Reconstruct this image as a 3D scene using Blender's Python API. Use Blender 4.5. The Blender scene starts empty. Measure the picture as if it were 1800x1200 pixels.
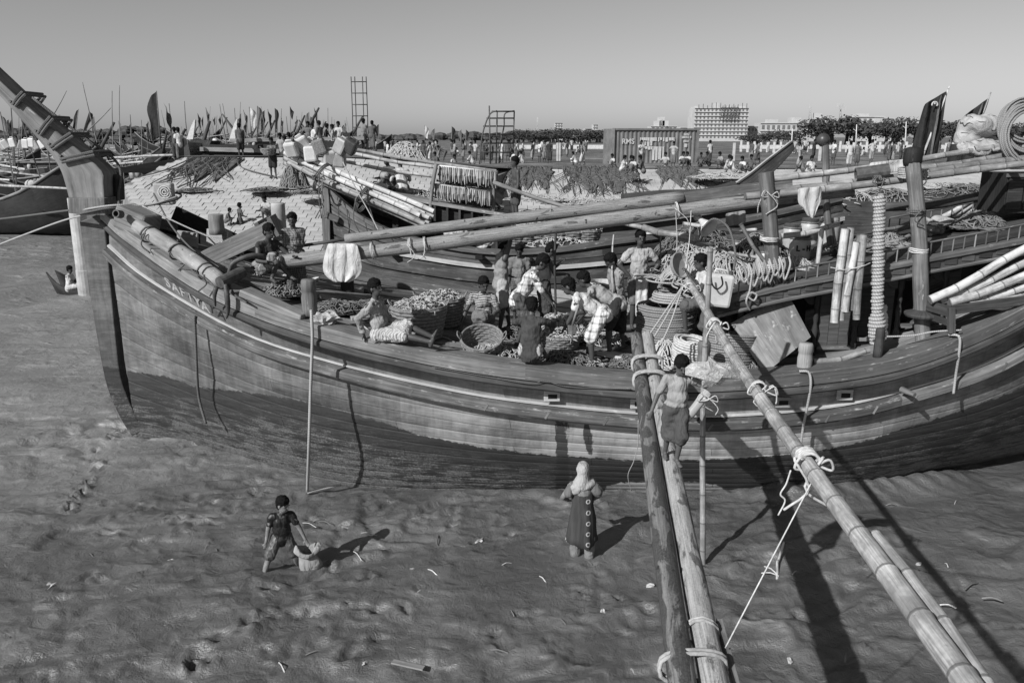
import bpy, bmesh, math, random
import numpy as np
from mathutils import Vector, Matrix, Euler
random.seed(7); rng = np.random.default_rng(7)
SC = bpy.context.scene
COL = SC.collection
R = math.radians
# ------------------------------------------------------------------ camera, sky, sun, exposure
CAM_H, FOC, PITCH = 5.9, 1400.0, R(14.4)
cam = bpy.data.cameras.new('camera'); cam_o = bpy.data.objects.new('camera', cam); COL.objects.link(cam_o)
cam.sensor_width = 36.0; cam.lens = FOC / 1800 * 36.0; cam.clip_end = 6000; cam.clip_start = 0.05
cam_o.location = (0, 0, CAM_H); cam_o.rotation_euler = (math.pi / 2 - PITCH, 0, 0)
SC.camera = cam_o
SUN_EL = R(34); SUN_DX, SUN_DY = 0.69, 0.724       # horizontal travel direction of the sunlight
w = bpy.data.worlds.new('World'); SC.world = w; w.use_nodes = True
nt = w.node_tree; bg = nt.nodes['Background']
sky = nt.nodes.new('ShaderNodeTexSky'); sky.sky_type = 'NISHITA'; sky.sun_disc = False
sky.sun_elevation = SUN_EL; sky.sun_rotation = math.atan2(-SUN_DX, -SUN_DY); sky.air_density = 1.0; sky.dust_density = 0.7; sky.ozone_density = 1.0
bw = nt.nodes.new('ShaderNodeRGBToBW')             # the photograph is black and white
nt.links.new(sky.outputs[0], bw.inputs[0]); nt.links.new(bw.outputs[0], bg.inputs['Color']); bg.inputs['Strength'].default_value = 0.068
sun = bpy.data.lights.new('sun', 'SUN'); sun.energy = 5.0; sun.angle = R(0.53); sun_o = bpy.data.objects.new('sun', sun); COL.objects.link(sun_o)
d = Vector((SUN_DX * math.cos(SUN_EL), SUN_DY * math.cos(SUN_EL), -math.sin(SUN_EL)))
sun_o.rotation_euler = d.to_track_quat('-Z', 'Y').to_euler(); sun_o.location = (-20, -20, 30)
vs = SC.view_settings; vs.view_transform = 'Standard'; vs.look = 'None'; vs.exposure = 0.22; vs.gamma = 1.0; vs.use_curve_mapping = False
SC.cycles.max_bounces = 6; SC.cycles.diffuse_bounces = 2; SC.cycles.glossy_bounces = 2; SC.cycles.transparent_max_bounces = 6

# ------------------------------------------------------------------ measuring: photograph point + distance -> place in the world
CP, SP = math.cos(PITCH), math.sin(PITCH)
def ray(u, v):
    a = (u - 900) / FOC; b = (600 - v) / FOC
    return Vector((a, CP + b * SP, -SP + b * CP))
def PY(u, v, y):
    r = ray(u, v); return Vector((0, 0, CAM_H)) + r * (y / r.y)
def PZ(u, v, z):
    r = ray(u, v); return Vector((0, 0, CAM_H)) + r * ((z - CAM_H) / r.z)
def UV(p):
    x, y, z = p; dz = CAM_H - z; t = y * CP + dz * SP
    return 900 + FOC * x / t, 600 + FOC * (dz * CP - y * SP) / t
def interp(xs, ys, x): return float(np.interp(x, xs, ys))

# ------------------------------------------------------------------ materials (all grey: black-and-white photograph)
MATS = {}
def g4(v): return (v, v, v, 1)
class NT:
    def __init__(s, name):
        s.m = bpy.data.materials.new(name); s.m.use_nodes = True; s.t = s.m.node_tree
        s.b = s.t.nodes['Principled BSDF']; s.out = s.t.nodes['Material Output']
        MATS[name] = s.m
    def n(s, typ, **kw):
        nd = s.t.nodes.new(typ)
        for k, v in kw.items(): setattr(nd, k, v)
        return nd
    def l(s, a, b): s.t.links.new(a, b)
    def val(s, node, key, v):
        node.inputs[key].default_value = v; return node
    def noise(s, vec, scale, detail=4, rough=0.6, dist=0.0):
        nd = s.n('ShaderNodeTexNoise'); nd.inputs['Scale'].default_value = scale; nd.inputs['Detail'].default_value = detail
        nd.inputs['Roughness'].default_value = rough; nd.inputs['Distortion'].default_value = dist
        if vec is not None: s.l(vec, nd.inputs['Vector'])
        return nd.outputs['Fac']
    def coord(s, which='Object', scale=None):
        tc = s.n('ShaderNodeTexCoord'); o = tc.outputs[which]
        if scale is not None:
            mp = s.n('ShaderNodeMapping'); mp.inputs['Scale'].default_value = scale; s.l(o, mp.inputs['Vector']); o = mp.outputs[0]
        return o
    def ramp(s, fac, stops):
        r = s.n('ShaderNodeValToRGB'); e = r.color_ramp.elements
        while len(e) < len(stops): e.new(0.5)
        for i, (p, c) in enumerate(stops): e[i].position = p; e[i].color = g4(c)
        s.l(fac, r.inputs['Fac']); return r.outputs['Color']
    def math(s, op, a, b=None, c=None, clamp=False):
        m = s.n('ShaderNodeMath', operation=op); m.use_clamp = clamp
        for i, x in enumerate((a, b, c)):
            if x is None: continue
            if isinstance(x, (int, float)): m.inputs[i].default_value = x
            else: s.l(x, m.inputs[i])
        return m.outputs[0]
    def mix(s, f, a, b):
        m = s.n('ShaderNodeMix', data_type='RGBA')
        for key, x in ((0, f), (6, a), (7, b)):
            if isinstance(x, (int, float)): m.inputs[key].default_value = x if key == 0 else g4(x)
            else: s.l(x, m.inputs[key])
        return m.outputs[2]
    def bump(s, h, strength=0.4, dist=0.02, prev=None):
        b = s.n('ShaderNodeBump'); b.inputs['Strength'].default_value = strength; b.inputs['Distance'].default_value = dist
        s.l(h, b.inputs['Height'])
        if prev is not None: s.l(prev, b.inputs['Normal'])
        return b.outputs[0]
    def done(s, col=None, rough=None, normal=None, spec=None):
        if col is not None:
            if isinstance(col, (int, float)): s.b.inputs['Base Color'].default_value = g4(col)
            else: s.l(col, s.b.inputs['Base Color'])
        if rough is not None:
            if isinstance(rough, (int, float)): s.b.inputs['Roughness'].default_value = rough
            else: s.l(rough, s.b.inputs['Roughness'])
        if normal is not None: s.l(normal, s.b.inputs['Normal'])
        if spec is not None: s.b.inputs['Specular IOR Level'].default_value = spec
        return s.m

def M_wood(name, lo, hi, rough=0.75, along=1.2, across=28, wear=0.0, wearcol=0.45, bump=0.35, rnd=0.25):
    """timber: grain runs along UV x (metres)"""
    t = NT(name); uv = t.coord('UV', (along, across, 1)); ob = t.coord('Object')
    oi = t.n('ShaderNodeObjectInfo').outputs['Random']
    off = t.n('ShaderNodeVectorMath', operation='ADD'); t.l(uv, off.inputs[0]); cmb = t.n('ShaderNodeCombineXYZ')
    t.l(t.math('MULTIPLY', oi, 37.0), cmb.inputs[0]); t.l(t.math('MULTIPLY', oi, 91.0), cmb.inputs[1]); t.l(cmb.outputs[0], off.inputs[1])
    gr = t.noise(off.outputs[0], 1.0, 6, 0.65, 0.4)
    big = t.noise(ob, 1.7, 3, 0.6)
    f = t.math('ADD', t.math('MULTIPLY', gr, 0.7), t.math('MULTIPLY', big, 0.45))
    f = t.math('ADD', f, t.math('MULTIPLY', t.math('SUBTRACT', oi, 0.5), rnd))
    c = t.ramp(f, [(0.33, lo * 0.55), (0.52, lo), (0.78, hi)])
    if wear:
        wn = t.noise(t.coord('UV', (along * 2.2, across * 0.35, 1)), 1.0, 8, 0.75)
        wm = t.ramp(wn, [(0.62 - wear * 0.12, 0.0), (0.66, 1.0)])
        c = t.mix(wm, c, wearcol)
    fine = t.noise(ob, 60, 3, 0.7)
    nb = t.bump(t.math('ADD', gr, t.math('MULTIPLY', fine, 0.25)), bump, 0.012)
    return t.done(c, rough, nb, 0.3)

def M_plain(name, v, rough=0.7, var=0.25, scale=6, bump=0.25, bscale=40, bdist=0.006, spec=0.4, metal=0.0):
    t = NT(name); ob = t.coord('Object')
    n1 = t.noise(ob, scale, 5, 0.65); c = t.ramp(n1, [(0.3, v * (1 - var)), (0.7, v * (1 + var))])
    nb = t.bump(t.noise(ob, bscale, 4, 0.6), bump, bdist)
    t.b.inputs['Metallic'].default_value = metal
    return t.done(c, rough, nb, spec)

def M_bamboo(name, lo, hi, step=0.42):
    t = NT(name); uvc = t.coord('UV'); sep = t.n('ShaderNodeSeparateXYZ'); t.l(uvc, sep.inputs[0])
    fr = t.math('FRACT', t.math('DIVIDE', sep.outputs[0], step))
    dist = t.math('ABSOLUTE', t.math('SUBTRACT', fr, 0.5))        # 0.5 at a node
    ring = t.ramp(dist, [(0.468, 0.0), (0.485, 1.0)])
    gr = t.noise(t.coord('UV', (3, 60, 1)), 1.0, 5, 0.65)
    big = t.noise(t.coord('Object'), 2.6, 5, 0.7)
    oi = t.n('ShaderNodeObjectInfo').outputs['Random']
    f = t.math('ADD', t.math('ADD', t.math('MULTIPLY', gr, 0.45), t.math('MULTIPLY', big, 0.6)), t.math('MULTIPLY', t.math('SUBTRACT', oi, 0.5), 0.2))
    c = t.ramp(f, [(0.36, lo * 0.6), (0.48, lo), (0.62, hi)])
    c = t.mix(t.math('MULTIPLY', ring, 0.75), c, lo * 0.35)
    sp = t.ramp(t.noise(t.coord('Object'), 30, 3, 0.7), [(0.66, 0.0), (0.72, 1.0)])
    c = t.mix(t.math('MULTIPLY', sp, 0.6), c, lo * 0.4)
    st_ = t.ramp(t.noise(t.coord('UV', (1.6, 9, 1)), 1.0, 5, .65, 1.0), [(.55, 0.0), (.66, 1.0)]); c = t.mix(t.math('MULTIPLY', st_, .6), c, lo * .5)
    nb = t.bump(t.math('ADD', gr, t.math('MULTIPLY', ring, -0.6)), 0.35, 0.01)
    return t.done(c, 0.55, nb, 0.4)

def M_rope(name, v):
    t = NT(name); uv = t.coord('UV'); sep = t.n('ShaderNodeSeparateXYZ'); t.l(uv, sep.inputs[0])
    s = t.math('SINE', t.math('ADD', t.math('MULTIPLY', sep.outputs[0], 210), t.math('MULTIPLY', sep.outputs[1], 90)))
    h = t.math('ADD', t.math('MULTIPLY', s, 0.5), 0.5)
    big = t.noise(t.coord('Object'), 9, 4, 0.7)
    f = t.math('MULTIPLY', t.math('ADD', t.math('MULTIPLY', h, 0.55), 0.45), t.math('ADD', big, 0.5))
    c = t.ramp(f, [(0.2, v * 0.55), (0.95, v * 1.1)])
    return t.done(c, 0.9, t.bump(h, 0.5, 0.006), 0.15)

def M_cloth(name, pattern=None, v=None, v2=0.02, sx=9.0, sz=9.0, wid=0.18):
    """cloth; colour from the object's own colour unless v is given"""
    t = NT(name); ob = t.coord('Object')
    if v is None:
        oi = t.n('ShaderNodeObjectInfo'); base = t.mix(0.0, oi.outputs['Color'], 0.0)
    else:
        base = t.mix(0.0, v, 0.0)
    sep = t.n('ShaderNodeSeparateXYZ'); wob = t.n('ShaderNodeVectorMath', operation='ADD'); t.l(ob, wob.inputs[0])
    nz = t.n('ShaderNodeTexNoise'); nz.inputs['Scale'].default_value = 5; t.l(ob, nz.inputs['Vector'])
    scl = t.n('ShaderNodeVectorMath', operation='SCALE'); t.l(nz.outputs['Color'], scl.inputs[0]); scl.inputs['Scale'].default_value = 0.05
    t.l(scl.outputs[0], wob.inputs[1]); t.l(wob.outputs[0], sep.inputs[0])
    if pattern:
        ang = t.math('ADD', sep.outputs[0], t.math('MULTIPLY', sep.outputs[1], 0.8))
        fx = t.math('LESS_THAN', t.math('FRACT', t.math('MULTIPLY', ang, sx)), wid)
        fz = t.math('LESS_THAN', t.math('FRACT', t.math('MULTIPLY', sep.outputs[2], sz)), wid)
        if pattern == 'stripe': base = t.mix(fz, base, v2)
        if pattern == 'vstripe': base = t.mix(fx, base, v2)
        if pattern == 'plaid': base = t.mix(t.math('MULTIPLY', t.math('ADD', fx, fz), 0.5), base, v2)
    n1 = t.noise(ob, 4, 4, 0.65); base2 = t.n('ShaderNodeMix', data_type='RGBA', blend_type='MULTIPLY'); base2.inputs[0].default_value = 1.0
    t.l(base, base2.inputs[6]); t.l(t.ramp(n1, [(0.3, 0.6), (0.65, 1.0)]), base2.inputs[7])
    fold = t.noise(t.coord('Object', (9, 9, 3.2)), 1.0, 3, 0.55, 0.6)
    fine = t.noise(ob, 200, 2, 0.6)
    nb = t.bump(fine, 0.15, 0.004, t.bump(fold, 0.8, 0.06))
    return t.done(base2.outputs[2], 0.9, nb, 0.15)

M_wood('wood_mid', 0.10, 0.24, wear=0.35, wearcol=0.32)
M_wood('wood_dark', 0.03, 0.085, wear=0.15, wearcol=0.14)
M_wood('wood_pale', 0.24, 0.42, wear=0.3, wearcol=0.5)
M_wood('wood_deck', 0.10, 0.22, wear=0.5, wearcol=0.3, rnd=0.4)
M_wood('wood_spar', 0.09, 0.25, along=0.8, across=22, wear=0.3, wearcol=0.3, bump=.6)
M_wood('wood_log', 0.14, 0.30, along=1.5, across=10, wear=0.6, wearcol=0.42, bump=0.6)
M_wood('wood_black', 0.012, 0.035, wear=0.1, wearcol=0.07)
M_bamboo('bamboo', 0.24, 0.5); M_bamboo('bamboo_dull', 0.15, 0.32); M_bamboo('bamboo_far', 0.3, 0.55)
M_rope('rope', 0.34); M_rope('rope_dark', 0.11); M_plain('rope_white', 0.44, .85, .3, 25, .5, 70, .006, .2); M_rope('rope_mid', 0.22)
M_plain('white_plastic', 0.46, 0.45, 0.15, 5, 0.1); M_plain('grey_plastic', 0.26, 0.4, 0.2, 7, 0.1); M_plain('dark_plastic', 0.05, 0.4, 0.3, 7, 0.1)
M_plain('barrel_plastic', 0.34, 0.4, 0.2, 5, 0.12); M_plain('iron', 0.06, 0.6, 0.5, 12, 0.5); M_plain('steel', 0.12, 0.5, 0.4, 12, 0.3)
M_plain('concrete', 0.42, 0.85, 0.2, 3, 0.5, 30); M_plain('concrete_pile', 0.33, 0.8, 0.35, 2, 0.5, 20)
M_plain('skin', 0.055, 0.5, 0.15, 9, 0.12, 60, 0.003, 0.35); M_plain('skin_muddy', 0.16, 0.55, 0.5, 14, 0.3, 50, 0.006, 0.4)
M_plain('hair', 0.006, 0.8, 0.4, 40, 0.6, 90, 0.006, 0.1); M_plain('eye_dark', 0.006, 0.3, 0.1, 4, 0.0); M_plain('lips', 0.055, 0.5, 0.1, 4, 0.0)
M_plain('net', 0.16, 0.9, 0.5, 14, 0.8, 70, 0.02, 0.1); M_plain('net_pale', 0.36, 0.9, 0.35, 18, 0.8, 80, 0.02, 0.1); M_plain('net_dark', 0.045, 0.9, 0.5, 14, 0.8, 70, 0.02, 0.1)
M_plain('fish', 0.34, 0.45, 0.6, 30, 0.3, 60); M_plain('basket', 0.16, 0.85, 0.45, 25, 0.6, 60, 0.01); M_plain('paint_white', 0.48, 0.7, 0.2, 8)
M_plain('black', 0.006, 0.8, 0.3, 5); M_plain('litter', 0.38, 0.6, 0.3, 20, 0.4)
M_cloth('cloth'); M_cloth('cloth_plaid', 'plaid', None, 0.03, 7, 7, 0.28); M_cloth('cloth_stripe', 'stripe', None, 0.03, 9, 36, 0.5)
M_cloth('cloth_check', 'plaid', None, 0.03, 26, 26, 0.3); M_cloth('cloth_vstripe', 'vstripe', None, 0.22, 30, 9, 0.35); M_cloth('cloth_plaid_pale', 'plaid', None, 0.16, 8, 8, 0.3)
M_cloth('flag_dark', None, 0.035); M_cloth('flag_mid', None, 0.14); M_cloth('flag_pale', None, 0.5); M_cloth('sack', None, 0.55)

# ------------------------------------------------------------------ mesh building
def frame_for(t):
    t = t.normalized(); a = Vector((0, 0, 1)) if abs(t.z) < 0.9 else Vector((1, 0, 0))
    s = t.cross(a).normalized(); return s, s.cross(t).normalized()
class MB:
    def __init__(s): s.v, s.f, s.uv = [], [], []
    def add(s, vs, fs, uvs=None):
        o = len(s.v); s.v.extend([tuple(p) for p in vs])
        for i, f in enumerate(fs):
            s.f.append(tuple(o + k for k in f)); s.uv.append(uvs[i] if uvs else [(0, 0)] * len(f))
    def hexa(s, c):
        """eight corners: bottom ring 0-3, top ring 4-7 (0-1 and 4-5 run along the grain)"""
        fs = [(3, 2, 1, 0), (4, 5, 6, 7), (0, 1, 5, 4), (2, 3, 7, 6), (1, 2, 6, 5), (3, 0, 4, 7)]
        c = [Vector(p) for p in c]; ax = (c[1] - c[0]); L = ax.length or 1; ax = ax / L
        uvs = []
        for f in fs:
            n = (c[f[1]] - c[f[0]]).cross(c[f[2]] - c[f[1]])
            o = ax.cross(n); o = o.normalized() if o.length > 1e-9 else frame_for(ax)[0]
            uvs.append([((c[k] - c[0]).dot(ax), (c[k] - c[0]).dot(o) + fs.index(f) * 0.31) for k in f])
        s.add(c, fs, uvs); return s
    def beam(s, p0, p1, w, h, up=(0, 0, 1), w1=None, h1=None):
        p0, p1 = Vector(p0), Vector(p1); t = (p1 - p0).normalized(); up = Vector(up)
        sd = t.cross(up)
        if sd.length < 1e-4: sd = t.cross(Vector((0, 1, 0)))
        sd.normalize(); u = sd.cross(t); w1 = w if w1 is None else w1; h1 = h if h1 is None else h1
        a, b = sd * w / 2, u * h / 2; a1, b1 = sd * w1 / 2, u * h1 / 2
        return s.hexa([p0 - a - b, p1 - a1 - b1, p1 + a1 - b1, p0 + a - b, p0 - a + b, p1 - a1 + b1, p1 + a1 + b1, p0 + a + b])
    def box(s, c, size, rz=0.0, rx=0.0, ry=0.0):
        m = Euler((rx, ry, rz)).to_matrix(); c = Vector(c); hx, hy, hz = size[0] / 2, size[1] / 2, size[2] / 2
        q = [(-hx, -hy, -hz), (hx, -hy, -hz), (hx, hy, -hz), (-hx, hy, -hz), (-hx, -hy, hz), (hx, -hy, hz), (hx, hy, hz), (-hx, hy, hz)]
        return s.hexa([c + m @ Vector(p) for p in q])
    def tube(s, pts, rad, n=10, caps=True, hollow=0.0):
        pts = [Vector(p) for p in pts]; N = len(pts)
        rad = [rad] * N if isinstance(rad, (int, float)) else list(rad)
        t0 = (pts[1] - pts[0]); sd, up = frame_for(t0); vs, ln, L = [], [0.0], 0.0
        for i in range(N):
            t = (pts[min(i + 1, N - 1)] - pts[max(i - 1, 0)])
            t = t.normalized() if t.length > 1e-9 else t0.normalized()
            sd = (sd - t * sd.dot(t)); sd = sd.normalized() if sd.length > 1e-6 else frame_for(t)[0]; up = sd.cross(t)
            if i: L += (pts[i] - pts[i - 1]).length; ln.append(L)
            for k in range(n):
                a = 2 * math.pi * k / n; vs.append(pts[i] + (sd * math.cos(a) + up * math.sin(a)) * rad[i])
        fs, uvs = [], []; r0 = max(rad)
        for i in range(N - 1):
            for k in range(n):
                k2 = (k + 1) % n; fs.append((i * n + k, i * n + k2, (i + 1) * n + k2, (i + 1) * n + k))
                a, b = k / n * 6.283 * r0, (k + 1) / n * 6.283 * r0
                uvs.append([(ln[i], a), (ln[i], b), (ln[i + 1], b), (ln[i + 1], a)])
        if caps:
            fs.append(tuple(range(n))[::-1]); uvs.append([(0.2 * math.cos(6.283 * k / n) * 0.01, k * 0.01) for k in range(n)])
            fs.append(tuple((N - 1) * n + k for k in range(n))); uvs.append([(ln[-1], k * 0.01) for k in range(n)])
        s.add(vs, fs, uvs); return s
    def bamboo(s, p0, p1, r0, r1, step=0.42, n=12, sag=0.0, jit=0.010):
        p0, p1 = Vector(p0), Vector(p1); L = (p1 - p0).length; sd, up = frame_for(p1 - p0); pts, rr = [], []
        ds = [0.0]; k = 0
        while k * step < L + step:
            c = k * step
            for dd in (-0.03, -0.012, 0.0, 0.012, 0.03):
                if 0.005 < c + dd < L - 0.005: ds.append(c + dd)
            k += 1
        ds.append(L); ds = sorted(ds)
        for dd in ds:
            f = dd / L; off = up * (-sag * 4 * f * (1 - f)) + sd * math.sin(f * 7 + r0 * 90) * jit * 3 + up * math.sin(f * 5 + r0 * 50) * jit * 2
            q = abs((dd / step + 0.5) % 1 - 0.5) * step
            b = 1.09 if q < 0.002 else (1.045 if q < 0.014 else 1.0)
            pts.append(p0.lerp(p1, f) + off); rr.append((r0 + (r1 - r0) * f) * b)
        return s.tube(pts, rr, n)
    def grid(s, P, closed_u=False, uvscale=1.0, flip=False):
        """P[i][j] points -> quad sheet"""
        ni, nj = len(P), len(P[0]); vs = [Vector(p) for r in P for p in r]; fs, uvs = [], []
        lu = [0.0]
        for i in range(1, ni): lu.append(lu[-1] + (vs[i * nj] - vs[(i - 1) * nj]).length)
        lv = [0.0]
        for j in range(1, nj): lv.append(lv[-1] + (vs[j] - vs[j - 1]).length)
        for i in range(ni - 1):
            for j in range(nj - 1):
                q = (i * nj + j, i * nj + j + 1, (i + 1) * nj + j + 1, (i + 1) * nj + j)
                u4 = [(lu[i], lv[j]), (lu[i], lv[j + 1]), (lu[i + 1], lv[j + 1]), (lu[i + 1], lv[j])]
                if flip: q, u4 = q[::-1], u4[::-1]
                fs.append(q); uvs.append(u4)
        s.add(vs, fs, uvs); return s
    def lathe(s, prof, c, n=20, axis=(0, 0, 1), wob=0.0):
        """prof: list of (radius, height)"""
        c = Vector(c); ax = Vector(axis).normalized(); sd, up = frame_for(ax); vs, fs, uvs = [], [], []
        for (r, h) in prof:
            for k in range(n):
                a = 6.28318 * k / n; rr = r * (1 + wob * math.sin(3 * a + h * 9)); vs.append(c + ax * h + (sd * math.cos(a) + up * math.sin(a)) * rr)
        for i in range(len(prof) - 1):
            for k in range(n):
                k2 = (k + 1) % n; fs.append((i * n + k, i * n + k2, (i + 1) * n + k2, (i + 1) * n + k))
                uvs.append([(prof[i][1], k * .1), (prof[i][1], k * .1 + .1), (prof[i + 1][1], k * .1 + .1), (prof[i + 1][1], k * .1)])
        fs.append(tuple(range(n))[::-1]); uvs.append([(0, 0)] * n); fs.append(tuple((len(prof) - 1) * n + k for k in range(n))); uvs.append([(0, 0)] * n)
        s.add(vs, fs, uvs); return s
    def ell(s, c, r, rot=None, n=12, m=8):
        c = Vector(c); rx, ry, rz = (r, r, r) if isinstance(r, (int, float)) else r; vs, fs = [], []
        rot = rot or Matrix.Identity(3)
        vs.append(c + rot @ Vector((0, 0, rz)))
        for i in range(1, m):
            th = math.pi * i / m
            for k in range(n):
                a = 6.28318 * k / n; vs.append(c + rot @ Vector((rx * math.sin(th) * math.cos(a), ry * math.sin(th) * math.sin(a), rz * math.cos(th))))
        vs.append(c + rot @ Vector((0, 0, -rz))); last = len(vs) - 1
        for k in range(n): fs.append((0, 1 + k, 1 + (k + 1) % n))
        for i in range(m - 2):
            for k in range(n):
                a, b = 1 + i * n + k, 1 + i * n + (k + 1) % n; fs.append((a, a + n, b + n, b))
        for k in range(n): fs.append((last, last - n + (k + 1) % n, last - n + k))
        s.add(vs, fs, [[(vs[q].x * .5, vs[q].z) for q in f] for f in fs]); return s
    def cap(s, a, b, ra, rb, n=10):
        """tapered capsule from a to b"""
        a, b = Vector(a), Vector(b); t = b - a; L = t.length
        if L < 1e-5: return s.ell(a, max(ra, rb), None, n, 6)
        t /= L; pts, rr = [], []
        for k in (80, 50, 20): x = R(k); pts.append(a - t * ra * math.sin(x)); rr.append(ra * math.cos(x))
        for f in (0.0, 0.5, 1.0): pts.append(a.lerp(b, f)); rr.append(ra + (rb - ra) * f)
        for k in (20, 50, 80): x = R(k); pts.append(b + t * rb * math.sin(x)); rr.append(rb * math.cos(x))
        return s.tube(pts, rr, n)
    def obj(s, name, mat, parent=None, origin=None, smooth=False, bev=0.0, link=True):
        me = bpy.data.meshes.new(name); V = np.array(s.v, dtype=float).reshape(-1, 3)
        if parent is not None: org = Vector(root_of(parent)['_o'])
        elif origin is not None: org = Vector(origin)
        else: org = Vector(((V[:, 0].min() + V[:, 0].max()) / 2, (V[:, 1].min() + V[:, 1].max()) / 2, V[:, 2].min()))
        me.from_pydata((V - np.array(org)).tolist(), [], s.f); me.update()
        ul = me.uv_layers.new(name='UVMap'); flat = [c for f in s.uv for q in f for c in q]
        if len(flat) == len(me.loops) * 2: ul.data.foreach_set('uv', flat)
        if smooth: me.polygons.foreach_set('use_smooth', [True] * len(me.polygons))
        me.materials.append(MATS[mat] if isinstance(mat, str) else mat)
        o = bpy.data.objects.new(name, me); COL.objects.link(o)
        if parent is not None: o.parent = parent
        else: o.location = org; o['_o'] = tuple(org)
        if bev:
            b = o.modifiers.new('bevel', 'BEVEL'); b.width = bev; b.segments = 2; b.limit_method = 'ANGLE'
        return o
def root_of(o):
    while o.parent is not None: o = o.parent
    return o
def tag(o, label=None, cat=None, group=None, kind=None):
    if label: o['label'] = label
    if cat: o['category'] = cat
    if group: o['group'] = group
    if kind: o['kind'] = kind
    return o
def thing(name, label, cat, loc, group=None):
    o = bpy.data.objects.new(name, None); COL.objects.link(o); o.location = loc; o['_o'] = tuple(loc); o.empty_display_size = 0.1
    return tag(o, label, cat, group)
def copy_tree(o, loc=None, rz=None, parent=None, label=None, scale=None):
    c = o.copy(); COL.objects.link(c); c.parent = parent
    if loc is not None: c.location = loc
    if rz is not None: c.rotation_euler = (0, 0, rz)
    if scale is not None: c.scale = (scale,) * 3 if isinstance(scale, (int, float)) else scale
    if label: c['label'] = label
    for ch in list(o.children): copy_tree(ch, parent=c)
    return c
def spline(pts, n):
    """smooth curve through points (Catmull-Rom), n samples"""
    P = [Vector(p) for p in pts]; P = [P[0] * 2 - P[1]] + P + [P[-1] * 2 - P[-2]]; m = len(P) - 3; out = []
    for i in range(n):
        x = i / (n - 1) * m; k = min(int(x), m - 1); t = x - k; a, b, c, d = P[k:k + 4]
        out.append(0.5 * ((2 * b) + (c - a) * t + (2 * a - 5 * b + 4 * c - d) * t * t + (3 * b - a - 3 * c + d) * t ** 3))
    return out
def hash2(ix, iy, seed):
    h = (ix.astype(np.int64) * 374761393 + iy.astype(np.int64) * 668265263 + seed * 974711) & 0x7fffffff
    h = ((h ^ (h >> 13)) * 1274126177) & 0x7fffffff
    return ((h ^ (h >> 16)) & 0xffff) / 65535.0
def vnoise(x, y, seed=0):
    ix, iy = np.floor(x), np.floor(y); fx, fy = x - ix, y - iy; fx = fx ** 3 * (fx * (fx * 6 - 15) + 10); fy = fy ** 3 * (fy * (fy * 6 - 15) + 10)
    a, b = hash2(ix, iy, seed), hash2(ix + 1, iy, seed); c, d = hash2(ix, iy + 1, seed), hash2(ix + 1, iy + 1, seed)
    return (a + (b - a) * fx) * (1 - fy) + (c + (d - c) * fx) * fy
def fbm(x, y, oct=4, seed=0, gain=0.5):
    s, a, t = 0, 1.0, 0
    for k in range(oct): s = s + a * vnoise(x * 2 ** k + k * 17.3, y * 2 ** k - k * 9.1, seed + k); t += a; a *= gain
    return s / t
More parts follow.
